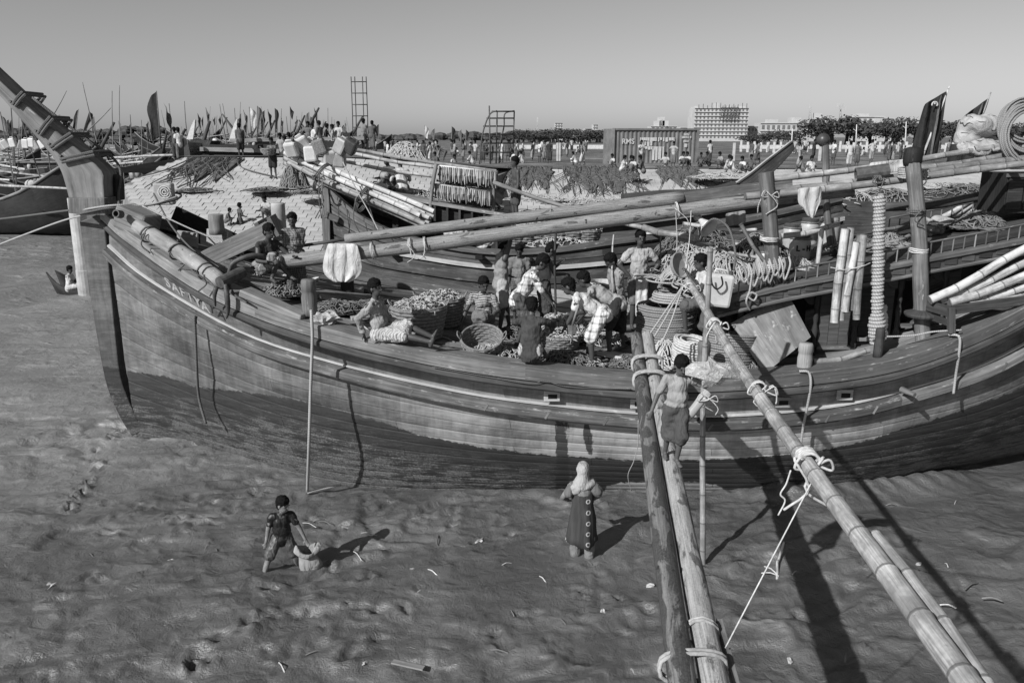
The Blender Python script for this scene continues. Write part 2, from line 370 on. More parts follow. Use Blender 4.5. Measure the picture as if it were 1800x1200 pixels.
# ================================================================== GROUND
def make_mud():
    def axis(lo, hi, f0, f1, step, grow=1.18):
        a = list(np.arange(f0, f1, step)); x, s = f0, step
        while x > lo: s *= grow; x -= s; a.insert(0, x)
        x, s = a[-1], step
        while x < hi: s *= grow; x += s; a.append(x)
        return np.array(a)
    xs = axis(-400, 400, -9.5, 8.5, 0.05); ys = axis(-30, 420, 4.0, 16.5, 0.045)
    X, Y = np.meshgrid(xs, ys, indexing='ij')
    fade = np.clip((34 - Y) / 14, 0, 1) * np.clip((18 - np.abs(X)) / 8, 0, 1)
    wx = X + 0.5 * (fbm(X * 0.7, Y * 0.7, 3, 5) - .5); wy = Y + 0.5 * (fbm(X * 0.7 + 9, Y * 0.7, 3, 6) - .5)
    Z = (fbm(wx * 0.4, wy * 0.55, 3, 1) - .5) * 0.26
    amp = np.clip((fbm(X * 0.3 + 3, Y * 0.3, 2, 31) - .28) * 2.4, 0, 1)
    # slumped tongues of mud: soft on top, a crisp lower lip
    def tongues(sx, sy, rot, h, sd, pw):
        c, s_ = math.cos(rot), math.sin(rot); a = wx * c + wy * s_; b_ = -wx * s_ + wy * c; n = fbm(a * sx, b_ * sy, 3, sd); f = (n * 5) % 1.0
        return h * (np.minimum(f / .82, (1 - f) / .18) ** pw)
    Z += tongues(.28, .62, .35, .075, 11, .8) * (.35 + .65 * amp) + tongues(.7, 1.3, .5, .03, 13, 1.0) * amp
    rr = 1 - np.abs(2 * fbm(wx * 1.1 - wy * .6, wy * 1.7, 3, 21) - 1); Z += (rr ** 5) * 0.045 * (0.2 + .8 * amp)
    Z += (fbm(X * 4, Y * 5, 3, 41) - .5) * 0.028 * amp
    # trodden holes and pushed-up rims
    rg = np.random.default_rng(3)
    holes = []
    def trail(pts, n, rad, dep, jit=0.12):
        for p in spline([(a, b, 0) for a, b in pts], n): holes.append((p.x + rg.normal() * jit, p.y + rg.normal() * jit, rad * rg.uniform(.7, 1.3), dep * rg.uniform(.6, 1.2), rg.uniform(0, 3.14)))
    g = lambda u, v: tuple(PZ(u, v, 0)[:2])
    trail([g(228, 750), g(180, 790), g(160, 850), g(135, 890)], 17, 0.09, 0.12, 0.09)
    trail([g(150, 890), g(200, 930), g(300, 935), g(400, 900), g(470, 860)], 22, 0.14, 0.05, .3)
    trail([g(300, 880), g(380, 880), g(450, 880), g(560, 900)], 12, 0.15, 0.05, .3)
    trail([g(440, 1010), g(560, 1040), g(640, 1060), g(600, 1110), g(520, 1140)], 20, 0.14, 0.06, .4)
    trail([g(1010, 1000), g(1060, 1070), g(980, 1120), g(900, 1160), g(760, 1130)], 20, 0.14, 0.05, .4)
    trail([g(560, 920), g(700, 890), g(820, 930), g(950, 960)], 20, 0.15, 0.045, .4)
    trail([g(340, 1180), g(380, 1140), g(480, 1100)], 8, 0.13, 0.09, .05)
    for _ in range(130):
        holes.append((rg.uniform(-7, 6.5), rg.uniform(6.5, 13.0), rg.uniform(.06, .16), rg.uniform(.015, .07), rg.uniform(0, 3.14)))
    for (hx, hy, hr, hd, ha) in holes:
        hd *= .6; hr *= .8
        i0, i1 = np.searchsorted(xs, [hx - hr * 3, hx + hr * 3]); j0, j1 = np.searchsorted(ys, [hy - hr * 3, hy + hr * 3])
        if i1 <= i0 or j1 <= j0: continue
        dx, dy = X[i0:i1, j0:j1] - hx, Y[i0:i1, j0:j1] - hy; c, s_ = math.cos(ha), math.sin(ha)
        dx = dx + hr * .5 * (fbm(X[i0:i1, j0:j1] * 4 + hx, Y[i0:i1, j0:j1] * 4, 2, 9) - .5); dy = dy + hr * .8 * (fbm(X[i0:i1, j0:j1] * 5, Y[i0:i1, j0:j1] * 5 + hy, 2, 8) - .5)
        q = np.sqrt(((dx * c + dy * s_) / (hr * 1.5)) ** 2 + ((-dx * s_ + dy * c) / (hr * .8)) ** 2)
        Z[i0:i1, j0:j1] += -hd * np.exp(-(q * 1.5) ** 4) + hd * 0.75 * np.exp(-((q - 1.15) / .3) ** 2)
    # the ridge pushed up along the hull on the right, with furrows
    a, b = PZ(1330, 880, 0), PZ(1690, 838, 0); ex, ey = (b - a).x, (b - a).y; L = math.hypot(ex, ey); ex, ey = ex / L, ey / L
    al = (X - a.x) * ex + (Y - a.y) * ey; ac = -(X - a.x) * ey + (Y - a.y) * ex
    fur = np.sin(al * 16 + ac * 9 + 3 * fbm(X * 2, Y * 2, 2, 77)) * 0.5 + .5
    Z += np.exp(-(ac / .33) ** 2) * np.clip((al + .3) / .8, 0, 1) * np.clip((L + .4 - al) / .8, 0, 1) * (0.16 + 0.05 * fur)
    Z *= np.clip(fade + .15, 0, 1)
    # left bank: rough, slowly rising; far ground under the terrace sinks away
    Z += np.clip((-X - 9) / 6, 0, 1) * np.clip((Y - 20) / 12, 0, 1) * (0.25 + 0.6 * (fbm(X * .35, Y * .35, 4, 51) - .5))
    Z += np.clip((-X - 9) / 6, 0, 1) * np.clip((Y - 22) / 6, 0, 1) * np.clip((70 - Y) / 10, 0, 1) * ((1 - np.abs(2 * fbm(X * .9, Y * .6, 3, 61) - 1)) ** 3) * .35
    ni, nj = X.shape; V = np.stack([X, Y, Z], -1).reshape(-1, 3)
    I, J = np.meshgrid(np.arange(ni - 1), np.arange(nj - 1), indexing='ij'); q = (I * nj + J).ravel()
    F = np.stack([q, q + nj, q + nj + 1, q + 1], -1)
    me = bpy.data.meshes.new('mud'); me.vertices.add(len(V)); me.vertices.foreach_set('co', V.ravel())
    me.loops.add(F.size); me.loops.foreach_set('vertex_index', F.ravel()); me.polygons.add(len(F))
    me.polygons.foreach_set('loop_start', np.arange(0, F.size, 4)); me.polygons.foreach_set('loop_total', np.full(len(F), 4)); me.update(calc_edges=True)
    me.polygons.foreach_set('use_smooth', [True] * len(F))
    t = NT('wet_mud'); ob = t.coord('Object')
    n1 = t.noise(ob, 0.55, 5, 0.6, 0.8); n2 = t.noise(ob, 5, 6, 0.65, 0.5); n3 = t.noise(ob, 42, 4, 0.7)
    wv = t.n('ShaderNodeVectorMath', operation='ADD'); wn_ = t.n('ShaderNodeTexNoise'); wn_.inputs['Scale'].default_value = 1.4; t.l(ob, wn_.inputs['Vector'])
    sc_ = t.n('ShaderNodeVectorMath', operation='SCALE'); sc_.inputs['Scale'].default_value = .9; t.l(wn_.outputs['Color'], sc_.inputs[0]); t.l(ob, wv.inputs[0]); t.l(sc_.outputs[0], wv.inputs[1])
    mp = t.n('ShaderNodeMapping'); mp.inputs['Scale'].default_value = (.75, 1.3, 1); mp.inputs['Rotation'].default_value = (0, 0, .4); t.l(wv.outputs[0], mp.inputs[0])
    def ridged(scale, detail):
        nd = t.n('ShaderNodeTexNoise', noise_type='RIDGED_MULTIFRACTAL', normalize=True); nd.inputs['Scale'].default_value = scale; nd.inputs['Detail'].default_value = detail; nd.inputs['Roughness'].default_value = .5; t.l(mp.outputs[0], nd.inputs['Vector']); return nd.outputs['Fac']
    r1, r2 = ridged(1.2, 4), ridged(3.8, 3)
    msk = t.ramp(t.noise(ob, .45, 3, .55), [(.34, .22), (.54, 1.0)])                       # churned and smooth stretches
    dry = t.ramp(t.noise(ob, .25, 4, .6), [(.4, 0.0), (.6, 1.0)])
    sepx = t.n('ShaderNodeSeparateXYZ'); t.l(ob, sepx.inputs[0])
    bank = t.math('MULTIPLY', t.ramp(t.math('MULTIPLY', t.math('ADD', sepx.outputs[0], 3.5), -.14, clamp=True), [(.1, 0.0), (.6, 1.0)]), t.ramp(t.math('MULTIPLY', t.math('SUBTRACT', sepx.outputs[1], 9.5), .12, clamp=True), [(.05, 0.0), (.6, 1.0)]))   # mud colour turns paler toward the left and farther back
    f = t.math('ADD', t.math('MULTIPLY', n1, 0.55), t.math('ADD', t.math('MULTIPLY', n2, 0.3), t.math('MULTIPLY', r1, .25)))
    c = t.ramp(f, [(0.36, 0.075), (0.55, 0.13), (0.75, 0.22)])
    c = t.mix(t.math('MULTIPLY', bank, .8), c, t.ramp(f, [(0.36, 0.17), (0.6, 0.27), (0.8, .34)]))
    rg_ = t.ramp(t.math('ADD', t.math('MULTIPLY', t.noise(ob, 1.1, 4, 0.6, 0.6), .7), t.math('MULTIPLY', n2, .3)), [(0.38, 0.24), (0.6, 0.48)])
    hh = t.math('ADD', t.math('MULTIPLY', t.math('MULTIPLY', r1, msk), 1.0), t.math('ADD', t.math('MULTIPLY', t.math('MULTIPLY', r2, msk), .26), t.math('ADD', t.math('MULTIPLY', n2, 0.3), t.math('MULTIPLY', n3, 0.07))))
    bp = t.bump(hh, 1.0, 0.13)
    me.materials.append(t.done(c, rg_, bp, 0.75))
    o = bpy.data.objects.new('mud', me); COL.objects.link(o); tag(o, kind='structure'); return o
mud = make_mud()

# terrace on top of the embankment, running to the horizon
TZ = 3.9
def top_edge(x):      # y of the crest
    return interp([-22, -15.5, -3.0, -0.8, 2, 40], [37.8, 37.6, 38.0, 50, 50.0, 50.0], x)
def crest_z(x): return interp([-22, -8, -3.0, -0.8, 40], [5.02, 5.0, 4.7, 4.0, 4.0], x)
m = MB()
t = NT('terrace_ground'); ob = t.coord('Object'); n1 = t.noise(ob, 0.12, 6, 0.65); n2 = t.noise(ob, 1.5, 5, 0.7)
t.done(t.ramp(t.math('ADD', t.math('MULTIPLY', n1, .6), t.math('MULTIPLY', n2, .4)), [(0.38, 0.07), (0.5, 0.12), (0.62, 0.26)]), 0.95, t.bump(n2, .5, .05), .1)
xs = list(np.linspace(-15.5, 40, 40)); rows = []
for i, x in enumerate(xs):
    e = top_edge(x); rows.append([(x, e, crest_z(x) + .02), (x, e + 2.5, crest_z(x) - .0), (x - (9 if i == 0 else 0), e + 9, TZ), (x * 1.6 - (10 if i == 0 else 0), 90, TZ - .05), (x * 7, 500, TZ - .3), (x * 60, 3500, TZ - 1)])
m.grid(rows, flip=False); tg = m.obj('terrace_ground', 'terrace_ground', smooth=False); tag(tg, kind='structure')
for p in tg.data.polygons:
    pass
# concrete block facing of the slope
slope = MB(); SL = 0.30
def slope_pt(x, d, h=0.0):
    """x along, d metres (plan) down from the crest"""
    return Vector((x, top_edge(x) - d, crest_z(x) - SL * d + h))
def xleft(d): return interp([0, 3.4, 6, 10, 14], [-15.2, -16.4, -14.9, -13.0, -11.5], d)
DS = [0, 1.7, 3.4, 4.7, 6, 8, 10, 12, 14]
P = [[slope_pt(xleft(d) + (40 - xleft(d)) * f, d, -0.05) for d in DS] for f in np.linspace(0, 1, 70)]
slope.grid(P, flip=True)
# left flank of the embankment falling to the creek
slope.grid([[slope_pt(xleft(d), d, -.05) for d in DS], [slope_pt(xleft(d), d, -.05) + Vector((-1.2, 1.0, -max(.3, crest_z(-16) - SL * d + .3))) for d in DS]], flip=False)
M_plain('slope_bed', 0.16, 0.9, 0.4, 2, 0.5, 20)
sl = slope.obj('embankment_slope', 'slope_bed'); tag(sl, kind='structure')
def M_blocks():
    t = NT('slope_block'); ob = t.coord('Object'); oi = t.n('ShaderNodeObjectInfo').outputs['Random']
    n1 = t.noise(ob, 0.55, 6, 0.65); n2 = t.noise(ob, 16, 5, 0.7); wn = t.n('ShaderNodeTexWhiteNoise', noise_dimensions='3D')
    fl = t.n('ShaderNodeVectorMath', operation='SNAP'); t.l(ob, fl.inputs[0]); fl.inputs[1].default_value = (0.43, 0.4, 5); t.l(fl.outputs[0], wn.inputs['Vector'])
    f = t.math('ADD', t.math('ADD', t.math('MULTIPLY', n1, .55), t.math('MULTIPLY', n2, .3)), t.math('MULTIPLY', t.math('ADD', oi, wn.outputs['Value']), 0.08))
    return t.done(t.ramp(f, [(0.3, 0.2), (0.5, 0.36), (0.75, 0.5)]), 0.9, t.bump(n2, .4, .02), .2)
M_blocks()
def block_mesh(bw, bh, t=0.09):
    m = MB(); e = 0.007
    m.hexa([(-bw / 2 + e, -bh / 2 + e, -t), (bw / 2 - e, -bh / 2 + e, -t), (bw / 2 - e, bh / 2 - e, -t), (-bw / 2 + e, bh / 2 - e, -t),
            (-bw / 2 + 2 * e, -bh / 2 + 2 * e, 0), (bw / 2 - 2 * e, -bh / 2 + 2 * e, 0), (bw / 2 - 2 * e, bh / 2 - 2 * e, 0), (-bw / 2 + 2 * e, bh / 2 - 2 * e, 0)])
    return m
bmesh_blk = None; nblk = 0; rest = MB(); cand = []
BW, BH = 0.46, 0.40
for r_ in range(0, 34):
    for k in range(0, 30):
        x = -16.2 + k * BW + (BW / 2 if r_ % 2 else 0); dd = 0.3 + r_ * BH * 0.958
        if x > -3.1: continue
        p = slope_pt(x, dd)
        if p.y < 24.5 or x < xleft(dd) + .2: continue
        u, v = UV(p); seen = (225 < u < 575 and v < 440)
        cand.append((not seen, p.y, x, dd))
cand.sort()
ang = math.atan(SL)
for i, (hid, y_, x, dd) in enumerate(cand):
    p = slope_pt(x, dd, random.uniform(-.012, .012)); dcr = (top_edge(x + .3) - top_edge(x - .3)) / .6
    e1 = (slope_pt(x + .2, dd) - slope_pt(x - .2, dd)).normalized(); e2 = (slope_pt(x, dd - .2) - slope_pt(x, dd + .2)).normalized(); nn = e1.cross(e2).normalized(); e2 = nn.cross(e1)
    rot = (Matrix((e1, e2, nn)).transposed() @ Euler((random.gauss(0, .012), random.gauss(0, .012), random.gauss(0, .012))).to_matrix()).to_euler()
    if not hid and nblk < 290:
        if bmesh_blk is None:
            o = block_mesh(BW, BH).obj('block', 'slope_block', origin=(0, 0, 0)); bmesh_blk = o.data; del o['_o']
        else:
            o = bpy.data.objects.new('block', bmesh_blk); COL.objects.link(o)
        o.parent = sl; o.location = p - Vector(sl['_o']); o.rotation_euler = rot; nblk += 1
    else:
        b = block_mesh(BW, BH); mt = rot.to_matrix(); rest.add([p + mt @ Vector(q) for q in b.v], b.f, b.uv)
for r_ in range(0, 18):
    for k in range(0, 62):
        bw, bh = 0.66, 0.6; x = -0.8 + k * bw + (bw / 2 if r_ % 2 else 0)
        if x > 32: continue
        dd = .35 + r_ * bh * .958; p = slope_pt(x, dd, random.uniform(-.015, .015)); b = block_mesh(bw, bh, .1)
        e1 = (slope_pt(x + .2, dd) - slope_pt(x - .2, dd)).normalized(); e2 = (slope_pt(x, dd - .2) - slope_pt(x, dd + .2)).normalized(); nn = e1.cross(e2).normalized(); mt = Matrix((e1, nn.cross(e1), nn)).transposed(); rest.add([p + mt @ Vector(q) for q in b.v], b.f, b.uv)
ro = rest.obj('far_blocks', 'slope_block', parent=sl); tag(ro, kind='stuff')
# ================================================================== MAIN BOAT
# stations: gunwale (u,v,y), wale (u,v,y), mud line (u,v)
ST = [((183, 366, 14.93), (194, 437, 14.95), (240, 756)),
      ((235, 410, 14.1), (264, 495, 14.35), (330, 781)),
      ((372, 500, 12.95), (425, 587, 13.25), (500, 828)),
      ((547, 567, 12.2), (590, 642, 12.5), (660, 856)),
      ((780, 622, 11.75), (815, 694, 12.02), (850, 861)),
      ((980, 650, 11.65), (995, 719, 11.9), (1015, 861)),
      ((1150, 664, 11.6), (1158, 733, 11.85), (1165, 862)),
      ((1300, 662, 11.6), (1305, 734, 11.85), (1310, 863)),
      ((1483, 645, 11.65), (1480, 716, 11.9), (1465, 858)),
      ((1604, 620, 11.7), (1600, 686, 11.97), (1570, 842)),
      ((1740, 567, 11.8), (1730, 643, 12.1), (1680, 820)),
      ((1880, 490, 12.05), (1865, 570, 12.4), (1790, 797)),
      ((2040, 400, 12.6), (2030, 480, 12.9), (1960, 760))]
NS = 121
G = spline([PY(*a) for a, b, c in ST], NS); W_ = spline([PY(*b) for a, b, c in ST], NS); L_ = spline([PY(ST[0][2][0], ST[0][2][1] + 6, 14.96), PY(ST[1][2][0], ST[1][2][1], 14.72)] + [PZ(c[0], c[1], 0.0) for a, b, c in ST[2:]], NS)
def cline(x): return interp([-9, -7.6, 9, 12], [15.2, 15.1, 13.7, 13.5], x)
def hullq(i, q):
    """point on the near side below the wale: q 0 at the wale, 1 at the mud, on to 1.3 under it"""
    a, c = W_[i], L_[i]; b = Vector((a.x * .5 + c.x * .5, a.y + (c.y - a.y) * .18, a.z * .40))
    if q <= 1: return a * (1 - q) ** 2 + b * 2 * q * (1 - q) + c * q * q
    return c + (c - b).normalized() * (q - 1) * 1.2
def topq(i, q): return G[i].lerp(W_[i], q) + Vector((0, 0.05 * math.sin(math.pi * q), 0))
def far(p):
    c = cline(p.x); return Vector((p.x, max(2 * c - p.y, p.y + .04), p.z))
boat = thing('fishing_boat', 'large wooden fishing boat with two-tone weathered hull stranded on the mud', 'boat', (0.5, 14.2, 0.0))
# painted hull material: dark lower paint with a ragged worn edge, bare streaks (signed height over the paint line is stored on the mesh)
BL = [(190, 645), (215, 650), (300, 664), (345, 680), (440, 690), (540, 706), (660, 738), (740, 765), (850, 787), (950, 799), (1150, 811), (1300, 806), (1420, 797), (1520, 775), (1620, 745), (1750, 700), (1900, 640), (2100, 540)]
def paint_of(p):
    u, v = UV(p); return (interp([a for a, b in BL], [b for a, b in BL], u) - v) / 100.0      # >0 above the paint line (decimetres, about)
def M_hull():
    t = NT('hull_paint'); at = t.n('ShaderNodeAttribute'); at.attribute_name = 'paint'; pf = at.outputs['Fac']; ob = t.coord('Object')
    at2 = t.n('ShaderNodeAttribute'); at2.attribute_name = 'wear'; wf = at2.outputs['Fac']
    at3 = t.n('ShaderNodeAttribute'); at3.attribute_name = 'stain'; sf = at3.outputs['Fac']
    oi = t.n('ShaderNodeObjectInfo').outputs['Random']
    strk = t.noise(t.coord('Object', (1.8, 1.8, 14)), 1.0, 8, 0.74, 0.5)            # streaks along the planks
    vert = t.noise(t.coord('Object', (9, 3, 0.8)), 1.0, 6, 0.7, 0.4)               # runs down the side
    big = t.noise(ob, 0.7, 5, 0.6); fine = t.noise(ob, 34, 6, 0.75)
    up = t.math('ADD', t.math('ADD', t.math('MULTIPLY', strk, .35), t.math('MULTIPLY', vert, .3)), t.math('ADD', t.math('MULTIPLY', big, .4), t.math('MULTIPLY', t.math('SUBTRACT', oi, .5), .10)))
    dirt = t.noise(t.coord('Object', (1.1, 1.1, 2.2)), 0.8, 7, 0.68, .6)
    up = t.math('ADD', up, t.math('MULTIPLY', t.math('SUBTRACT', dirt, .5), .55))
    cu = t.ramp(up, [(0.36, 0.035), (0.5, 0.085), (0.62, 0.15), (0.8, 0.28)])
    scr = t.math('MULTIPLY', t.ramp(t.noise(t.coord('Object', (60, 60, 4)), 1.0, 3, .6, 2.5), [(.64, 0.0), (.7, 1.0)]), t.ramp(t.noise(ob, 1.3, 3, .6), [(.45, 0.0), (.6, 1.0)]))
    cu = t.mix(t.math('MULTIPLY', scr, .4), cu, .36)
    sc = t.ramp(t.noise(t.coord('Object', (14, 14, 3)), 1.0, 8, 0.8), [(0.66, 0.0), (0.74, 1.0)]); cu = t.mix(t.math('MULTIPLY', sc, .35), cu, 0.4)
    cu = t.mix(t.math('MULTIPLY', wf, 0.8, clamp=True), cu, t.ramp(up, [(0.34, 0.14), (0.46, .26), (0.62, 0.46)]))
    cd = t.ramp(t.math('ADD', t.math('MULTIPLY', strk, .6), t.math('MULTIPLY', fine, .4)), [(0.35, 0.012), (0.6, 0.042)])
    # chips through the dark paint, more of them lower down
    chipn = t.math('ADD', t.math('ADD', t.math('MULTIPLY', fine, .3), t.math('MULTIPLY', strk, .62)), t.math('MULTIPLY', t.noise(ob, 3.2, 3, .6), .22))
    low = t.math('ADD', t.math('MULTIPLY', t.math('ADD', pf, .4), -0.12), t.math('MULTIPLY', wf, .055))
    chip = t.ramp(t.math('ADD', chipn, low, clamp=True), [(0.59, 0.0), (0.65, 1.0)])
    chip = t.math('MULTIPLY', chip, t.ramp(t.math('MULTIPLY', pf, -1.0), [(0.1, 0.0), (0.55, 1.0)]))
    cd = t.mix(t.math('MULTIPLY', chip, t.math('ADD', t.math('MULTIPLY', wf, .4), .42)), cd, t.ramp(fine, [(0.4, 0.07), (0.6, 0.22)]))
    edge = t.math('ADD', pf, t.math('MULTIPLY', t.math('SUBTRACT', t.noise(ob, 9, 6, .7), .5), 0.16))
    mk = t.ramp(t.math('ADD', edge, .5, clamp=True), [(0.497, 0.0), (0.51, 1.0)])
    c = t.mix(mk, cd, cu)
    stn_ = t.ramp(t.math('ADD', sf, t.math('MULTIPLY', t.math('SUBTRACT', t.noise(t.coord('Object', (14, 14, 2.5)), 1.0, 5, .7), .5), .9), clamp=True), [(0.45, 0.0), (0.52, 1.0)])
    c = t.mix(t.math('MULTIPLY', stn_, .9), c, 0.02)
    nb = t.bump(t.math('ADD', strk, t.math('MULTIPLY', fine, .4)), .45, .012)
    return t.done(c, 0.62, nb, 0.35)
M_hull()
def wear_of(p):
    u, v = UV(p)   # scrubbed, paler stretch amidships and bare wood at the mud line there
    a = min(1, max(0, 1.25 - abs(u - 1220) / 480)) * .9
    return a
def paint_attr(o, org, scrape=True):
    me = o.data; n = len(me.vertices); co = np.zeros(n * 3); me.vertices.foreach_get('co', co); co = co.reshape(-1, 3) + np.array(org)
    A = me.attributes.new('paint', 'FLOAT', 'POINT'); B = me.attributes.new('wear', 'FLOAT', 'POINT'); C3 = me.attributes.new('stain', 'FLOAT', 'POINT'); pa, we, sa = [], [], []
    for p in co:
        u, v = UV(p); a = paint_of(p)
        if scrape and v > 815 and 930 < u < 1400:      # bare scraped wood along the mud
            k = min(1, (v - 815) / 42) * min(1, (u - 930) / 160) * min(1, (1400 - u) / 160); a = a * (1 - k) + 0.12 * k
        pa.append(a); we.append(wear_of(p))
        sa.append(max(max(0, 1 - abs(u - 988) / 22), max(0, 1 - abs(u - 1034) / 12) * (.9 if v < 800 else .55)) if v > 738 else 0.0)
    A.data.foreach_set('value', pa); B.data.foreach_set('value', we); C3.data.foreach_set('value', sa)
def strake(fn, q0, q1, i0, i1, name, mat, parent, thick=0.012, gap=0.0035, attr=True):
    """a plank between two seams: raised over the shell, edges rounded off"""
    m = MB(); idx = list(range(i0, i1 + 1, 1 if attr else 2)); idx = idx if idx[-1] == i1 else idx + [i1]
    rows = []
    for i in idx:
        a, b = fn(i, q0), fn(i, q1); n = Vector((0, -1, 0.05)); mid = fn(i, (q0 + q1) / 2); dr = (b - a)
        L = dr.length; dr = dr / L
        tx = (fn(min(i + 1, NS - 1), q0) - fn(max(i - 1, 0), q0)).normalized(); n = dr.cross(tx); n = n if n.y < 0 else -n
        e = min(0.02, L * .12); g_ = gap
        rows.append([a + dr * g_ + n * -.02, a + dr * g_ + n * (thick * .45), a + dr * (g_ + e) + n * thick, mid + n * (thick + .004), b - dr * (g_ + e) + n * thick, b - dr * g_ + n * (thick * .45), b - dr * g_ + n * -.02])
    if idx[0] > 0: rows[0] = [p + (rows[1][k] - p).normalized() * .006 for k, p in enumerate(rows[0])]
    m.grid(rows, flip=False)
    e0, e1 = len(m.v) - 7, len(m.v)
    m.f.append(tuple(range(7))); m.uv.append([(0, 0)] * 7); m.f.append(tuple(range(e0, e1))[::-1]); m.uv.append([(0, 0)] * 7)
    o = m.obj(name, mat, parent=parent, smooth=False)
    if attr: paint_attr(o, root_of(parent)['_o'])
    return o
# shell behind the planks (both sides)
m = MB(); rows = []
for i in range(0, NS, 2):
    near = [topq(i, q) for q in (0, .5, 1)] + [hullq(i, q) for q in (.25, .5, .75, 1, 1.3)]
    near = [p + Vector((.05 * max(0, 1 - i / 24), .005, 0)) for p in near]
    rows.append(near)
m.grid(rows); m.grid([[far(p) for p in r] for r in rows], flip=True)
M_plain('caulk', 0.2, .9, .5, 3)
shell = m.obj('hull_shell', 'caulk', parent=boat, smooth=True)
NT_, NB_ = 3, 13
lens = [[0, 34, 66, 98, NS - 1], [0, 22, 52, 86, NS - 1], [0, 44, 76, 108, NS - 1]]
for k in range(NT_):
    js = lens[k % 3]
    for a, b in zip(js[:-1], js[1:]): strake(topq, k / NT_, (k + 1) / NT_, a, b, 'plank', 'hull_paint', boat)
qs = [0.0] + list(np.linspace(0.06, 1.06, NB_)); 
for k in range(NB_):
    js = lens[(k * 2 + 1) % 3]
    for a, b in zip(js[:-1], js[1:]): strake(hullq, qs[k], qs[k + 1], a, b, 'plank', 'hull_paint', boat)
# a second, far side in one skin of planks
for k in range(4):
    m = MB(); m.grid([[far(topq(i, k / 4 + .01) + Vector((0, -.03, 0))), far(topq(i, k / 4 + .24) + Vector((0, -.03, 0)))] for i in range(0, NS, 2)]); m.obj('plank', 'wood_mid', parent=boat)
# gunwale cap: heavy rail in lengths
def sweep(i0, i1, prof, fn, step=2, caps=True):
    """prof: (outward, up) offsets from the gunwale line"""
    m = MB(); rows = []
    idx = list(range(i0, i1 + 1, step)); idx = idx if idx[-1] == i1 else idx + [i1]
    for i in idx:
        p = fn(i); tx = (fn(min(i + 1, NS - 1)) - fn(max(i - 1, 0))); tx.z = 0; tx.normalize(); out = Vector((tx.y, -tx.x, 0))
        rows.append([p + out * a + Vector((0, 0, b)) for a, b in prof])
    m.grid([r + [r[0]] for r in rows]); n = len(prof) + 1
    if caps:
        m.f.append(tuple(range(n - 1))); m.uv.append([(0, 0)] * (n - 1)); e = len(m.v) - n; m.f.append(tuple(range(e, e + n - 1))[::-1]); m.uv.append([(0, 0)] * (n - 1))
    return m
GP = [(.09, .0), (.09, -.19), (-.34, -.19), (-.36, 0.0), (-.34, .015), (.07, .015)]
fg = lambda i: G[i]
for a, b in ((0, 25), (25, 47), (47, 70), (70, 96), (96, NS - 1)):
    sweep(a, b, GP, fg).obj('gunwale', 'wood_mid', parent=boat)
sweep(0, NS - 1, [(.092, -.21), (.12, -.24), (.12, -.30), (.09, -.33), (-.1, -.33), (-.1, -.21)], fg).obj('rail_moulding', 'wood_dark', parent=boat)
ffar = lambda i: far(G[i])
sweep(0, NS - 1, [(-.1, .0), (-.1, -.2), (.3, -.2), (.3, 0)], ffar).obj('gunwale', 'wood_mid', parent=boat)
# wale: bright-topped rubbing strake with batten joints
fw = lambda i: W_[i] + Vector((0, 0, 0))
WP = [(.0, .03), (.15, .0), (.17, -.03), (.17, -.13), (.13, -.17), (.0, -.17)]
M_wood('wood_wale', 0.07, 0.18, wear=0.45, wearcol=0.32)
for a, b in ((0, 30), (30, 58), (58, 88), (88, NS - 1)):
    sweep(a, b, WP, fw).obj('wale', 'wood_wale', parent=boat)
for i in range(6, NS - 4, 6):
    p = W_[i] + Vector((0, -.17, -.08)); q = W_[i + 1]; tx = (W_[i + 1] - W_[i - 1]).normalized()
    m = MB(); m.beam(p - Vector((0, 0, .055)) - tx * .03, p + Vector((0, 0, .055)) - tx * .0 + tx * .03, .03, .015, up=(0, 1, 0)); m.obj('batten', 'wood_mid', parent=boat)
sweep(0, NS - 1, [(.0, .09), (.06, .07), (.06, .045), (.0, .04)], fw).obj('wale_moulding', 'wood_pale', parent=boat)
# inner bulwark face of the near side is the cap rail; deck a hand below it, far bulwark stands proud
DK = 0.22
def deck_pt(i, f):
    a = G[i] + Vector((0, .28, -DK)); b = far(G[i]) + Vector((0, -.22, -DK)); c = a.lerp(b, f); c.z += 0.16 * 4 * f * (1 - f) * min(1, max(0, (b.y - a.y) / 4)); return c
m = MB(); m.grid([[deck_pt(i, f) + Vector((0, 0, -.06)) for f in (0, .25, .5, .75, 1)] for i in range(2, NS, 2)]); m.obj('deck_bed', 'wood_dark', parent=boat)
ND = 20
for k in range(ND):
    js = [[4, 40, 74, NS - 1], [4, 58, 90, NS - 1], [4, 30, 66, NS - 1]][k % 3]
    for a, b in zip(js[:-1], js[1:]):
        m = MB(); rows = []; f0, f1 = k / ND + .002, (k + 1) / ND - .002
        for i in range(a, b + 1, 2):
            p, q = deck_pt(i, f0), deck_pt(i, f1); dz = Vector((0, 0, -.05)); rows.append([p + dz, p, q, q + dz])
        m.grid(rows); m.obj('deck_plank', 'wood_deck', parent=boat)
